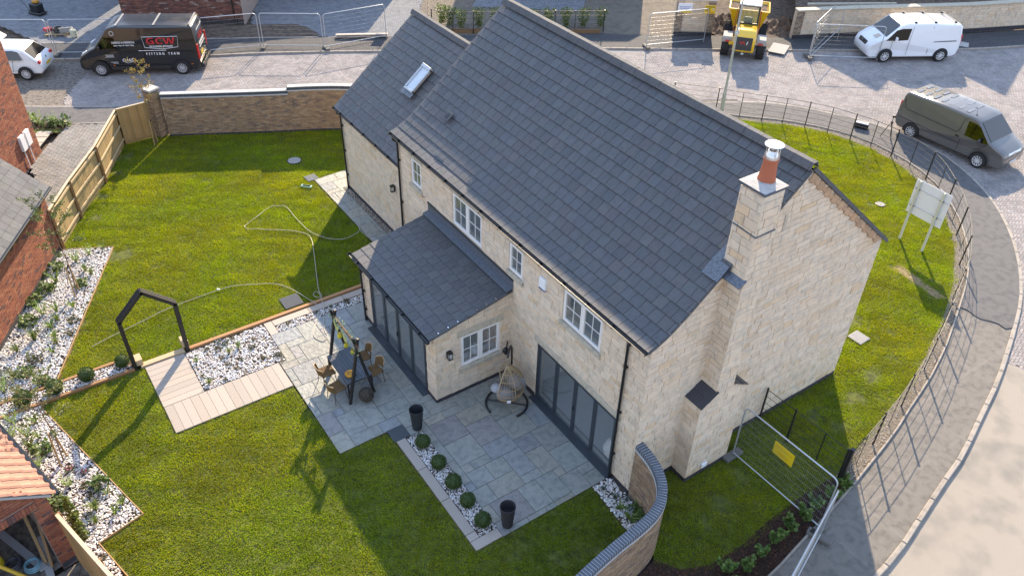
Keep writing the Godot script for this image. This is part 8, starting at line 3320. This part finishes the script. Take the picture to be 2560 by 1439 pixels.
func build_site_things() -> void:
	# wire mesh panels along the far path
	for e in [["wire mesh site panel behind the white car", -39.15, 9.75, -37.33, 6.62], ["wire mesh site panel between white car and black van", -37.28, 6.55, -35.62, 3.60], ["wire mesh site panel hidden behind the black van", -35.3, 3.3, -33.75, 0.2], ["wire mesh site panel right of the black van", -33.70, 0.1, -32.9, -2.65], ["wire mesh site panel in front of the far soil bed", -32.85, -2.75, -31.15, -5.45], ["wire mesh site panel beside the stacked boards", -31.02, -5.50, -30.75, -8.95], ["wire mesh site panel in front of the short stone wall", -22.35, -20.4, -21.30, -23.75], ["wire mesh site panel in front of the white van", -16.70, -27.05, -14.52, -29.98], ["wire mesh site panel running back to the long stone wall", -16.85, -27.2, -18.15, -30.4]]:
		site_panel(e[0], Vector2(e[1], e[2]), Vector2(e[3], e[4]), 40, 0.10, 1.85, true, false)
	var br := Geo.new()
	br.tube(PackedVector3Array([Vector3.ZERO, Vector3(-0.72, 0.72, -3.1)]), 0.02, 6)
	br.tube(PackedVector3Array([Vector3(-0.72, 0.0, -3.1), Vector3(-0.72, 1.7, -3.1)]), 0.02, 6)
	var bo := part(self, "fence_brace", br, M.galvanised)
	bo.position = Vector3(-16.75, 0.05, -27.25)
	tag(bo, "steel brace behind the site panel near the white van", "brace")
	# pallet and its load
	var p := thing("pallet", "wooden pallet on the blue drive, loaded with bits and pieces", "pallet", Vector3(-40.2, 0, 5.95), 1.05)
	for k in 6:
		var g := Geo.new()
		g.col = shade(Color(0.36, 0.26, 0.15), 0.12)
		g.box(Vector3(0, 0.125, -0.36 + k * 0.144), Vector3(1.15, 0.022, 0.10))
		part(p, "top_board", g, M.wood_new)
	for x in [-0.5, 0.0, 0.5]:
		var g := Geo.new()
		g.col = Color(0.32, 0.23, 0.13)
		g.box(Vector3(x, 0.06, 0), Vector3(0.10, 0.10, 0.80))
		part(p, "bearer", g, M.wood_new)
	var put := func(g: Geo, called: String, label: String, cat: String, m: Material, at: Vector3, turn := 0.0) -> void:
		var q := part(self, called, g, m)
		q.position = at
		q.rotation.y = turn
		tag(q, label, cat)
	var g2 := Geo.new()
	g2.col = Color(0.46, 0.07, 0.08)
	g2.box(Vector3(0, 0.11, 0), Vector3(0.34, 0.2, 0.42), Basis.IDENTITY, 0.05)
	put.call(g2, "red_sack", "faded red sack on the pallet behind the white car", "sack", M.cloth, Vector3(-40.55, 0.136, 6.35), 0.4)
	g2 = Geo.new()
	for k in 3:
		var ring := PackedVector3Array()
		for s in 18:
			ring.append(Vector3(cos(TAU * s / 18) * 0.22, 0.05 + k * 0.07, sin(TAU * s / 18) * 0.22))
		g2.tube(ring, 0.045, 6, -1.0, false, true)
	put.call(g2, "black_coil", "black coil of pipe on the pallet", "pipe coil", M.rubber, Vector3(-40.2, 0.136, 5.9))
	g2 = Geo.new()
	g2.col = Color(0.30, 0.29, 0.28)
	g2.box(Vector3(0, 0.15, 0), Vector3(0.75, 0.26, 0.10), Basis(Vector3(0, 0, 1), 0.12), 0.01)
	put.call(g2, "grey_block", "long grey concrete block standing on the pallet edge", "block", M.matte, Vector3(-39.80, 0.15, 5.55), 1.0)
	var j := thing("jerry_can", "cream plastic jerry can standing beside the pallet", "can", Vector3(-39.35, 0, 5.30), 0.5)
	g2 = Geo.new()
	g2.col = Color(0.52, 0.50, 0.36)
	g2.box(Vector3(0, 0.22, 0), Vector3(0.30, 0.44, 0.26), Basis.IDENTITY, 0.05)
	part(j, "body", g2, M.plastic)
	g2 = Geo.new()
	g2.col = Color(0.48, 0.46, 0.33)
	g2.tube(PackedVector3Array([Vector3(-0.1, 0.43, 0), Vector3(-0.08, 0.52, 0), Vector3(0.06, 0.52, 0), Vector3(0.08, 0.43, 0)]), 0.022, 6)
	part(j, "handle", g2, M.plastic)
	var m := thing("plate_compactor", "black and orange compactor machine on the blue drive at the top left", "machine", Vector3(-43.9, 0, 6.3), 0.6)
	g2 = Geo.new()
	g2.box(Vector3(0, 0.12, 0), Vector3(0.9, 0.14, 0.55), Basis.IDENTITY, 0.04)
	part(m, "base_plate", g2, M.metal_black)
	g2 = Geo.new()
	g2.box(Vector3(0.05, 0.42, 0), Vector3(0.62, 0.48, 0.5), Basis.IDENTITY, 0.06)
	part(m, "engine", g2, M.black_plastic)
	g2 = Geo.new()
	g2.col = Color(0.42, 0.20, 0.02)
	g2.box(Vector3(0.12, 0.76, 0), Vector3(0.34, 0.16, 0.3), Basis.IDENTITY, 0.04)
	part(m, "tank", g2, M.plastic)
	g2 = Geo.new()
	g2.tube(PackedVector3Array([Vector3(-0.3, 0.2, 0.2), Vector3(-0.75, 0.85, 0.2), Vector3(-0.75, 0.85, -0.2), Vector3(-0.3, 0.2, -0.2)]), 0.02, 6)
	part(m, "handle", g2, M.metal_black)
	# stacked boards by the far kerb
	for k in 4:
		g2 = Geo.new()
		g2.col = shade(Color(0.55, 0.47, 0.40), 0.08)
		g2.bar(Vector3.ZERO, Vector3(1.32, 0, -2.45), 0.20, 0.05, Vector3.UP, 0.004)
		put.call(g2, "timber_board", ["lowest of the stacked boards by the far path", "second of the stacked boards by the far path", "third of the stacked boards by the far path", "uppermost of the stacked boards by the far path"][k], "board", M.wood_new, Vector3(-32.25 + 0.12 * (k % 2), 0.03 + k * 0.052, -6.62), 0.0)
	# soil heaps beside the dumper
	for e in [["heap of brown soil between short stone wall and dumper", Vector3(-22.3, 0, -26.6), 1.5, 0.9], ["heap of brown soil between dumper and long stone wall", Vector3(-20.4, 0, -29.1), 1.4, 0.8]]:
		g2 = Geo.new()
		g2.col = Color(1.7, 1.5, 1.3)
		var f := FastNoiseLite.new()
		f.frequency = 1.4
		f.seed = 4
		var nseg := 22
		for iy in nseg:
			for ix in nseg:
				var q := PackedVector3Array()
				for c in [[0, 0], [1, 0], [1, 1], [0, 1]]:
					var x: float = (float(ix + c[0]) / nseg * 2.0 - 1.0) * e[2]
					var z: float = (float(iy + c[1]) / nseg * 2.0 - 1.0) * e[2]
					var d: float = clampf(1.0 - sqrt(x * x + z * z) / e[2], 0.0, 1.0)
					q.append(Vector3(x, e[3] * d * (0.8 + 0.8 * f.get_noise_2d(x * 2.0 + e[1].x, z * 2.0)) - 0.02, z))
				g2.face(PackedVector3Array([q[0], q[1], q[2]]), Vector3.UP)
				g2.face(PackedVector3Array([q[0], q[2], q[3]]), Vector3.UP)
		put.call(g2, "soil_heap", e[0], "soil heap", M.soil, e[1])
	g2 = Geo.new()
	g2.col = Color(0.33, 0.32, 0.31)
	g2.box(Vector3(0, 0.02, 0), Vector3(0.9, 0.04, 1.4), Basis(Vector3.UP, 0.5))
	put.call(g2, "steel_plate", "grey plate lying on the path right of the dumper", "plate", M.matte, Vector3(-18.4, 0.0, -26.6))


# ---------------------------------------------------------------- plants

func ordinal(k: int) -> String:
	return ["first", "second", "third", "fourth", "fifth", "sixth", "seventh", "eighth", "ninth", "tenth", "eleventh", "twelfth", "thirteenth", "fourteenth", "fifteenth", "sixteenth", "seventeenth", "eighteenth", "nineteenth", "twentieth"][mini(k, 19)]


func blade(g: Geo, p: Vector3, d: Vector3, l: float, w: float) -> void:   # an arching leaf
	var side := d.cross(Vector3.UP).normalized() * w
	var m := p + (d * 0.35 + Vector3(0, 0.8, 0)) * l * 0.6
	var t := p + (d * 0.9 + Vector3(0, 0.75, 0)) * l
	var nn := side.cross(t - p).normalized()
	if nn.y < 0.0:
		nn = -nn
		side = -side
		m = p + (d * 0.35 + Vector3(0, 0.8, 0)) * l * 0.6
	var b := g.v.size()
	for q in [p - side * 0.7, p + side * 0.7, m + side, m - side, t]:
		g.point(q, nn)
	g.i.append_array([b, b + 2, b + 1, b, b + 3, b + 2, b + 3, b + 4, b + 2])


func plant(called: String, label: String, kind: String, at: Vector3, size: float, group := "") -> Node3D:
	var o := thing(called, label, "plant", at, r(0, TAU), group)
	var g := Geo.new()
	if kind == "grass":
		for k in 60:
			var a := r(0, TAU)
			g.col = shade(Color(0.13, 0.19, 0.05).lerp(Color(0.30, 0.32, 0.14), rng.randf() * 0.7), 0.2)
			blade(g, Vector3(cos(a), 0, sin(a)) * size * 0.10 * rng.randf(), Vector3(cos(a), 0, sin(a)) * r(0.1, 0.9), size * r(0.6, 1.1), size * 0.022)
		part(o, "blades", g, M.leaf)
	elif kind == "blue_grass":
		for k in 80:
			var a := r(0, TAU)
			g.col = shade(Color(0.14, 0.18, 0.16), 0.25)
			blade(g, Vector3(cos(a), 0, sin(a)) * size * 0.10 * rng.randf(), Vector3(cos(a), 0, sin(a)) * r(0.2, 1.0), size * r(0.5, 0.9), size * 0.016)
		part(o, "blades", g, M.leaf)
	elif kind == "strap":
		for k in 16:
			var a := r(0, TAU)
			g.col = shade(Color(0.12, 0.20, 0.04).lerp(Color(0.24, 0.30, 0.08), rng.randf()), 0.15)
			blade(g, Vector3(cos(a), 0, sin(a)) * size * 0.06, Vector3(cos(a), 0, sin(a)) * r(0.3, 0.9), size * r(0.7, 1.1), size * 0.045)
		part(o, "blades", g, M.leaf)
		if rng.randf() < 0.4:
			var fl := Geo.new()
			for k in 26:
				fl.col = shade(Color(0.28, 0.28, 0.52), 0.2)
				leaf_quad(fl, Vector3(r(-0.07, 0.07), size * 1.25 + r(-0.05, 0.05), r(-0.07, 0.07)), 0.035)
			part(o, "flower_head", fl, M.leaf)
			fl = Geo.new()
			fl.tube(PackedVector3Array([Vector3.ZERO, Vector3(0, size * 1.25, 0)]), 0.004, 4)
			part(o, "flower_stalk", fl, M.leaf)
	elif kind == "leafy":
		for k in 90:
			var p := Vector3(r(-1, 1), 0, r(-1, 1)).limit_length(1.0) * size * 0.55
			p.y = r(0.05, 0.75) * size * (1.1 - p.length() / size)
			g.col = shade(Color(0.05, 0.09, 0.02).lerp(Color(0.14, 0.20, 0.05), rng.randf()), 0.2)
			leaf_quad(g, p, size * r(0.22, 0.36), 1.0)
		part(o, "leaves", g, M.leaf)
		g = Geo.new()
		for k in 5:
			var a := r(0, TAU)
			g.tube(PackedVector3Array([Vector3.ZERO, Vector3(cos(a), 1.4, sin(a)) * size * 0.35]), 0.006, 4)
		part(o, "stem", g, M.bark)
	elif kind == "wispy":
		for k in 130:
			var a := r(0, TAU)
			var h := rng.randf()
			var p := Vector3(cos(a) * h, 0, sin(a) * h) * size * 0.4 + Vector3(0, h * size * 1.1, 0) * r(0.5, 1.0)
			g.col = shade(Color(0.20, 0.26, 0.10).lerp(Color(0.32, 0.36, 0.20), rng.randf()), 0.2)
			leaf_quad(g, p, size * r(0.07, 0.14))
		part(o, "leaves", g, M.leaf)
		g = Geo.new()
		for k in 9:
			var a := r(0, TAU)
			g.col = Color(0.2, 0.26, 0.1) * 3.0
			g.tube(PackedVector3Array([Vector3.ZERO, Vector3(cos(a) * 0.35, r(0.8, 1.1), sin(a) * 0.35) * size]), 0.004, 4)
		part(o, "stem", g, M.leaf)
	elif kind == "dark":
		for k in 70:
			var p := Vector3(r(-1, 1), 0, r(-1, 1)).limit_length(1.0) * size * 0.5
			p.y = r(0.02, 0.35) * size
			g.col = shade(Color(0.05, 0.07, 0.03).lerp(Color(0.13, 0.09, 0.05), rng.randf()), 0.25)
			leaf_quad(g, p, size * r(0.16, 0.28))
		part(o, "leaves", g, M.leaf)
	else:
		for k in 60:
			var p := Vector3(r(-1, 1), 0, r(-1, 1)).limit_length(1.0) * size * 0.5
			p.y = r(0.02, 0.45) * size
			g.col = shade(Color(0.06, 0.09, 0.03), 0.3)
			leaf_quad(g, p, size * r(0.18, 0.3))
		part(o, "leaves", g, M.leaf)
		g = Geo.new()
		for k in 40:
			var p := Vector3(r(-1, 1), 0, r(-1, 1)).limit_length(1.0) * size * 0.45
			p.y = r(0.35, 0.6) * size
			g.col = shade(Color(0.50, 0.12, 0.26) if kind == "pink" else Color(0.32, 0.32, 0.55), 0.2)
			leaf_quad(g, p, size * r(0.10, 0.2))
		part(o, "flowers", g, M.leaf)
	return o


func ball_geo(rad: float) -> Array:
	var core := Geo.new()
	core.col = Color(0.057, 0.092, 0.020)
	var prof := PackedVector2Array()
	for k in 11:
		prof.append(Vector2(sin(PI * k / 10.0) * rad * 0.86, -cos(PI * k / 10.0) * rad * 0.86))
	core.lathe(prof, Transform3D.IDENTITY, 16)
	var g := Geo.new()
	for k in 1500:
		var d := Vector3(rng.randfn(), rng.randfn(), rng.randfn()).normalized()
		var p := d * rad * r(0.82, 1.0)
		g.col = shade(Color(0.030, 0.060, 0.012).lerp(Color(0.085, 0.125, 0.028), rng.randf() ** 1.5), 0.25)
		var b := g.v.size()
		var s := r(0.018, 0.034)
		var e := (d + Vector3(r(-1, 1), r(-1, 1), r(-1, 1)) * 0.8).normalized()
		var w := e.cross(Vector3(r(-1, 1), r(-1, 1), r(-1, 1))).normalized() * s * 0.4
		var nn := e.cross(w).normalized()
		if nn.dot(d) < 0.0:
			nn = -nn
			w = -w
		for q in [p, p + e * s * 0.5 + w, p + e * s, p + e * s * 0.5 - w]:
			g.point(q, nn)
		g.i.append_array([b, b + 1, b + 2, b, b + 2, b + 3])
	return [core.mesh(), g.mesh()]


func sapling(label: String, at: Vector3, high: float, spread: float, low: float, leaves: int, colours: Array, leaf_size: float) -> void:
	var o := thing("sapling", label, "tree", at)
	var trunk := Geo.new()
	var lf := Geo.new()
	var pts := PackedVector3Array()
	for k in 9:
		pts.append(Vector3(0.04 * sin(k * 0.9), high * k / 8.0, 0.03 * cos(k * 1.3) - 0.03))
	trunk.tube(pts, 0.022, 7, 0.006)
	part(o, "trunk", trunk, M.bark)
	var twig := Geo.new()
	var tips := []
	for k in 20:
		var t := lerpf(low, 0.98, (k + rng.randf()) / 20.0)
		var p := Vector3(0.04 * sin(t * 7.2), high * t, 0.03 * cos(t * 10.4) - 0.03)
		var a := k * 2.4 + r(-0.4, 0.4)
		var l := spread * (1.1 - 0.75 * absf(t - 0.6)) * r(0.6, 1.05)
		var d := Vector3(cos(a), r(0.35, 0.9), sin(a))
		var q := PackedVector3Array([p, p + d * l * 0.4, p + d * l * 0.75 + Vector3(0, 0.03, 0), p + d * l + Vector3(0, -0.02, 0)])
		twig.tube(q, 0.007, 5, 0.002)
		for s in 3:
			var f := r(0.3, 0.95)
			var st := p + d * l * f
			var d2 := (d + Vector3(r(-1, 1), r(-0.3, 0.6), r(-1, 1))).normalized()
			var l2 := l * r(0.25, 0.5)
			twig.tube(PackedVector3Array([st, st + d2 * l2]), 0.003, 4, 0.0015)
			tips.append([st, d2 * l2])
		tips.append([p + d * l * 0.3, d * l * 0.7])
	part(o, "limb", twig, M.bark)
	for k in leaves:
		var e: Array = tips[rng.randi() % tips.size()]
		var p: Vector3 = e[0] + e[1] * r(0.1, 1.05) + Vector3(r(-1, 1), r(-1, 1), r(-1, 1)) * 0.05
		lf.col = shade(colours[rng.randi() % colours.size()], 0.2, 0.03)
		leaf_quad(lf, p, leaf_size * r(0.7, 1.2))
	part(o, "crown", lf, M.leaf)
	for s in [-1.0, 1.0]:
		var st := Geo.new()
		st.col = Color(0.45, 0.30, 0.14)
		st.tube(PackedVector3Array([Vector3(0.14 * s, 0, 0.1 * s), Vector3(0.06 * s, 1.15, 0.05 * s)]), 0.024, 7)
		part(o, "stake", st, M.wood_new)
	var tie := Geo.new()
	tie.box(Vector3(0, 1.08, 0), Vector3(0.17, 0.05, 0.05), Basis(Vector3.UP, -0.6))
	part(o, "tie", tie, M.rubber)


func build_plants() -> void:
	# clipped box balls
	var vars := [ball_geo(0.205), ball_geo(0.205), ball_geo(0.205)]
	var balls := []
	for k in 5:
		balls.append([[-4.27, -3.42, -2.66, -1.96, -1.25][k], 3.66, ["box ball in the white chippings next to the drain grate", "second box ball from the drain grate in the patio row", "middle box ball of the five in the patio row", "fourth box ball from the drain grate in the patio row", "box ball in the white chippings next to the corner planter"][k], 1.0 + 0.03 * (k % 3), 0.19])
	for k in 4:
		balls.append([[-11.83, -11.80, -11.76, -11.78][k], [9.62, 10.62, 11.50, 12.32][k], ["box ball at the foot of the black arch", "second box ball from the arch between the sleepers", "third box ball from the arch, partly behind the sapling", "box ball farthest from the arch between the sleepers"][k], [1.05, 1.1, 1.15, 1.2][k], 0.22])
	for k in balls.size():
		var b: Array = balls[k]
		var o := thing("box_ball", b[2], "shrub", Vector3(b[0], b[4], b[1]), k * 1.3, "clipped box balls")
		var v: Array = vars[k % 3]
		var c := part_mesh(o, "core", v[0], M.leaf)
		var l := part_mesh(o, "leaves", v[1], M.leaf)
		c.scale = Vector3.ONE * b[3] * Vector3(1, 0.93, 1)
		l.scale = c.scale
	# saplings
	sapling("staked birch sapling with green leaves in the long white bed by the garage", Vector3(-16.2, 0, 10.0), 3.7, 0.75, 0.42, 1100, [Color(0.11, 0.14, 0.04), Color(0.17, 0.19, 0.07), Color(0.07, 0.10, 0.03)], 0.065)
	sapling("staked sapling with sparse olive leaves in the white bed by the outbuilding", Vector3(-8.98, 0, 11.85), 3.3, 0.85, 0.35, 950, [Color(0.15, 0.17, 0.05), Color(0.20, 0.20, 0.09), Color(0.10, 0.12, 0.04)], 0.06)
	sapling("staked sapling with yellow brown leaves beside the brick pier", Vector3(-25.2, 0, 4.95), 3.7, 0.55, 0.48, 600, [Color(0.30, 0.20, 0.06), Color(0.24, 0.21, 0.06), Color(0.34, 0.19, 0.05)], 0.06)
	# small plants of the beds
	var kinds := {"g": ["grass", "grass clump"], "s": ["strap", "strap-leaved plant"], "l": ["leafy", "dark leafy shrub"], "w": ["wispy", "wispy pale shrub"], "d": ["dark", "small dark plant"], "p": ["pink", "pink flowering plant"], "b": ["blue_grass", "blue grey grass clump"], "v": ["violet", "lilac flowering plant"]}
	var beds := [
		["the long white bed, counting from the fence", ["l", -18.01, 10.30, 0.42, "w", -18.07, 9.64, 0.5, "w", -18.27, 9.17, 0.4, "g", -17.37, 9.50, 0.35, "g", -17.03, 9.38, 0.35, "s", -17.18, 10.46, 0.5, "l", -16.61, 9.76, 0.36, "s", -18.38, 8.68, 0.3, "l", -17.75, 10.72, 0.3, "l", -16.91, 10.82, 0.45, "l", -16.46, 11.29, 0.45, "w", -15.64, 11.14, 0.55, "l", -15.41, 11.59, 0.45, "s", -15.58, 10.76, 0.45, "s", -15.51, 10.27, 0.4, "s", -14.78, 11.05, 0.42, "g", -15.09, 10.81, 0.4, "d", -14.77, 10.40, 0.35, "d", -14.21, 10.65, 0.32, "s", -14.28, 11.06, 0.35, "g", -14.51, 11.59, 0.55, "g", -13.98, 11.07, 0.35, "g", -14.21, 12.13, 0.4, "s", -13.59, 11.24, 0.4, "g", -13.06, 12.42, 0.35, "d", -13.43, 11.73, 0.4, "l", -13.02, 12.13, 0.4, "w", -12.89, 12.68, 0.45, "l", -12.43, 11.75, 0.35, "w", -12.55, 12.72, 0.45]],
		["the white bed by the outbuilding, counting from the box balls", ["w", -11.15, 12.72, 0.5, "s", -10.83, 12.21, 0.35, "w", -10.64, 12.80, 0.5, "w", -10.39, 12.47, 0.45, "g", -9.94, 12.49, 0.45, "s", -10.19, 12.23, 0.35, "l", -9.62, 12.25, 0.42, "w", -9.12, 12.42, 0.45, "p", -8.58, 11.77, 0.22, "p", -8.27, 11.48, 0.18, "w", -8.04, 11.90, 0.45, "l", -7.65, 11.24, 0.42, "d", -7.80, 11.58, 0.22, "v", -7.60, 11.48, 0.2, "d", -7.42, 11.52, 0.2, "v", -7.24, 11.35, 0.2, "s", -7.23, 11.16, 0.28, "s", -6.73, 10.92, 0.36, "l", -7.80, 12.33, 0.36, "l", -7.48, 12.23, 0.4, "g", -6.90, 11.50, 0.46, "s", -6.52, 11.14, 0.36, "v", -6.82, 11.71, 0.22, "g", -6.50, 11.59, 0.3, "v", -6.48, 11.92, 0.2, "d", -5.39, 11.71, 0.2]],
		["the square white bed, counting from the arch", ["v", -11.35, 6.92, 0.2, "v", -11.2, 6.77, 0.2, "d", -11.16, 6.99, 0.14, "d", -10.99, 7.04, 0.2, "g", -10.72, 6.79, 0.3, "g", -10.79, 6.48, 0.3, "d", -11.30, 6.50, 0.14, "d", -10.90, 5.97, 0.15, "d", -10.58, 6.15, 0.22, "d", -10.58, 7.06, 0.14, "d", -11.23, 7.33, 0.16, "s", -10.86, 7.74, 0.24, "d", -10.22, 6.98, 0.16, "d", -10.23, 6.59, 0.16, "d", -9.93, 6.85, 0.14, "d", -10.14, 7.81, 0.14, "g", -9.75, 7.72, 0.28, "d", -9.65, 7.28, 0.14, "d", -9.94, 5.99, 0.18, "d", -9.81, 5.62, 0.22]],
		["the narrow cobble strip, counting from the hose", ["d", -11.05, 4.78, 0.14, "b", -11.05, 3.28, 0.2, "b", -11.0, 3.07, 0.16, "d", -11.05, 2.72, 0.22, "d", -11.05, 3.81, 0.14]],
		["the corner bed, counting from the patio", ["b", -0.43, 0.47, 0.22, "b", -0.04, 0.39, 0.3, "b", 0.17, 0.19, 0.22, "s", 0.29, 0.52, 0.34, "s", 0.69, 0.51, 0.36, "l", 0.63, 0.20, 0.45]],
	]
	for bed in beds:
		var l: Array = bed[1]
		var seen := {}
		for k in range(0, l.size(), 4):
			var kd: Array = kinds[l[k]]
			var q: int = seen.get(l[k], 0)
			seen[l[k]] = q + 1
			plant("bed_" + kd[0] + "_plant", "%s %s in %s" % [ordinal(q), kd[1], bed[0]], kd[0], Vector3(l[k + 1], -0.01, l[k + 2]), l[k + 3], "plants in the white beds")
	# upright evergreen by the bottom fence
	for k in 3:
		var o := thing("columnar_shrub", ["tall green grassy shrub behind the bottom fence post", "second upright shrub beside the bottom fence", "lowest upright shrub beside the bottom fence"][k], "shrub", [Vector3(-6.95, 0, 12.02), Vector3(-6.55, 0, 11.98), Vector3(-6.25, 0, 11.95)][k], 0.0, "upright shrubs by the bottom fence")
		var g := Geo.new()
		for q in 260:
			var h := rng.randf()
			var a := r(0, TAU)
			g.col = shade(Color(0.08, 0.11, 0.02).lerp(Color(0.19, 0.21, 0.06), rng.randf()), 0.2)
			leaf_quad(g, Vector3(cos(a) * 0.11 * (1.1 - h), h * [0.75, 0.55, 0.5][k], sin(a) * 0.11 * (1.1 - h)), 0.08)
		part(o, "leaves", g, M.leaf)
		g = Geo.new()
		g.tube(PackedVector3Array([Vector3.ZERO, Vector3(0, 0.5, 0)]), 0.012, 5)
		part(o, "stem", g, M.bark)
	# laurels in bark beside the curved railing
	var bark := V2([2.62, -5.0, 3.0, -5.27, 3.11, -4.7, 3.23, -4.15, 3.37, -3.25, 3.49, -2.43, 3.68, -1.32, 3.82, 0.5, 3.9, 4.0, 2.4, 4.0, 2.1, 2.2, 1.95, 1.2, 1.85, 0.75, 2.4, 0.4, 2.7, -0.3, 2.75, -1.3, 2.6, -2.5, 2.55, -4.0])
	struct("bark_bed", sheet(bark, -0.025), M.bark_chips)
	var chip := Geo.new()
	chip.box(Vector3.ZERO, Vector3(0.05, 0.008, 0.016))
	var at := []
	var tint := []
	for k in 6000:
		var p := Vector2(r(1.8, 3.9), r(-5.3, 2.2))
		if Geometry2D.is_point_in_polygon(p, bark):
			at.append(Transform3D(Basis.from_euler(Vector3(r(-0.5, 0.5), r(0, TAU), r(-0.5, 0.5))) * Basis.from_scale(Vector3.ONE * r(0.5, 1.3)), Vector3(p.x, -0.015 + r(0.0, 0.02), p.y)))
			tint.append(shade([Color(1, 1, 1), Color(1.6, 1.4, 1.2), Color(0.6, 0.6, 0.6), Color(3.0, 2.6, 2.1)][rng.randi() % 4], 0.2))
	stuff("bark_mulch", "dark bark chippings under the laurels beside the curved wall", "mulch", chip.mesh(), M.bark_chips, at, tint)
	var spots := [Vector2(2.98, -4.85), Vector2(3.02, -4.35), Vector2(3.0, -3.75), Vector2(3.08, -3.2), Vector2(3.05, -2.65), Vector2(3.15, -2.05), Vector2(3.2, -1.5), Vector2(3.3, -0.9), Vector2(3.05, -0.45), Vector2(3.45, -0.2)]
	for k in spots.size():
		var o := thing("laurel", "%s laurel bush with glossy leaves, counting from the railing corner" % ordinal(k), "shrub", Vector3(spots[k].x, -0.02, spots[k].y), r(0, TAU), "laurels in the bark bed")
		var g := Geo.new()
		var s := Geo.new()
		for q in 9:
			var a := r(0, TAU)
			var d := Vector3(cos(a) * r(0.1, 0.7), 1.0, sin(a) * r(0.1, 0.7)).normalized()
			var l := r(0.28, 0.52)
			s.tube(PackedVector3Array([Vector3.ZERO, d * l]), 0.006, 4, 0.003)
			for e in 26:
				g.col = shade(Color(0.055, 0.105, 0.018).lerp(Color(0.13, 0.20, 0.035), rng.randf()), 0.2)
				leaf_quad(g, d * l * r(0.35, 1.05), r(0.07, 0.115), 0.6)
		part(o, "leaves", g, M.leaf)
		part(o, "stem", s, M.bark)
	# hedge plants across the street
	for k in 11:
		var t := k / 10.0
		var p := Vector2(-30.9, -12.55).lerp(Vector2(-29.75, -13.2), minf(t * 4.0, 1.0)) if t < 0.15 else Vector2(-30.1, -12.75).lerp(Vector2(-25.95, -20.1), (t - 0.15) / 0.85)
		var o := thing("hedge_plant", "%s feathery hedge plant behind the far railing, from the left" % ordinal(k), "shrub", Vector3(p.x, 0.1, p.y), r(0, TAU), "feathery hedge plants across the street")
		var g := Geo.new()
		for q in 320:
			var h := rng.randf()
			var a := r(0, TAU)
			var w := 0.36 * (0.35 + h) * sqrt(rng.randf()) * (1.0 if h < 0.75 else 1.6 - h * 0.8)
			g.col = shade(Color(0.10, 0.14, 0.05).lerp(Color(0.20, 0.22, 0.08), rng.randf()), 0.2)
			leaf_quad(g, Vector3(cos(a) * w, h * 1.0, sin(a) * w), 0.11)
		part(o, "leaves", g, M.leaf)
		g = Geo.new()
		for q in 4:
			g.tube(PackedVector3Array([Vector3.ZERO, Vector3(r(-0.2, 0.2), 0.9, r(-0.2, 0.2))]), 0.008, 4)
		part(o, "stem", g, M.bark)
	# young shrubs in the strip by the left drive
	for k in 5:
		plant("strip_shrub", "%s young shrub in the bark strip beside the left drive, from the house" % ordinal(k), "wispy" if k % 2 else "leafy", Vector3([-29.85, -29.65, -29.4, -29.25, -29.05][k], 0, [9.1, 8.8, 8.45, 8.2, 7.95][k]), [0.6, 0.65, 0.5, 0.55, 0.6][k], "young shrubs beside the left drive")
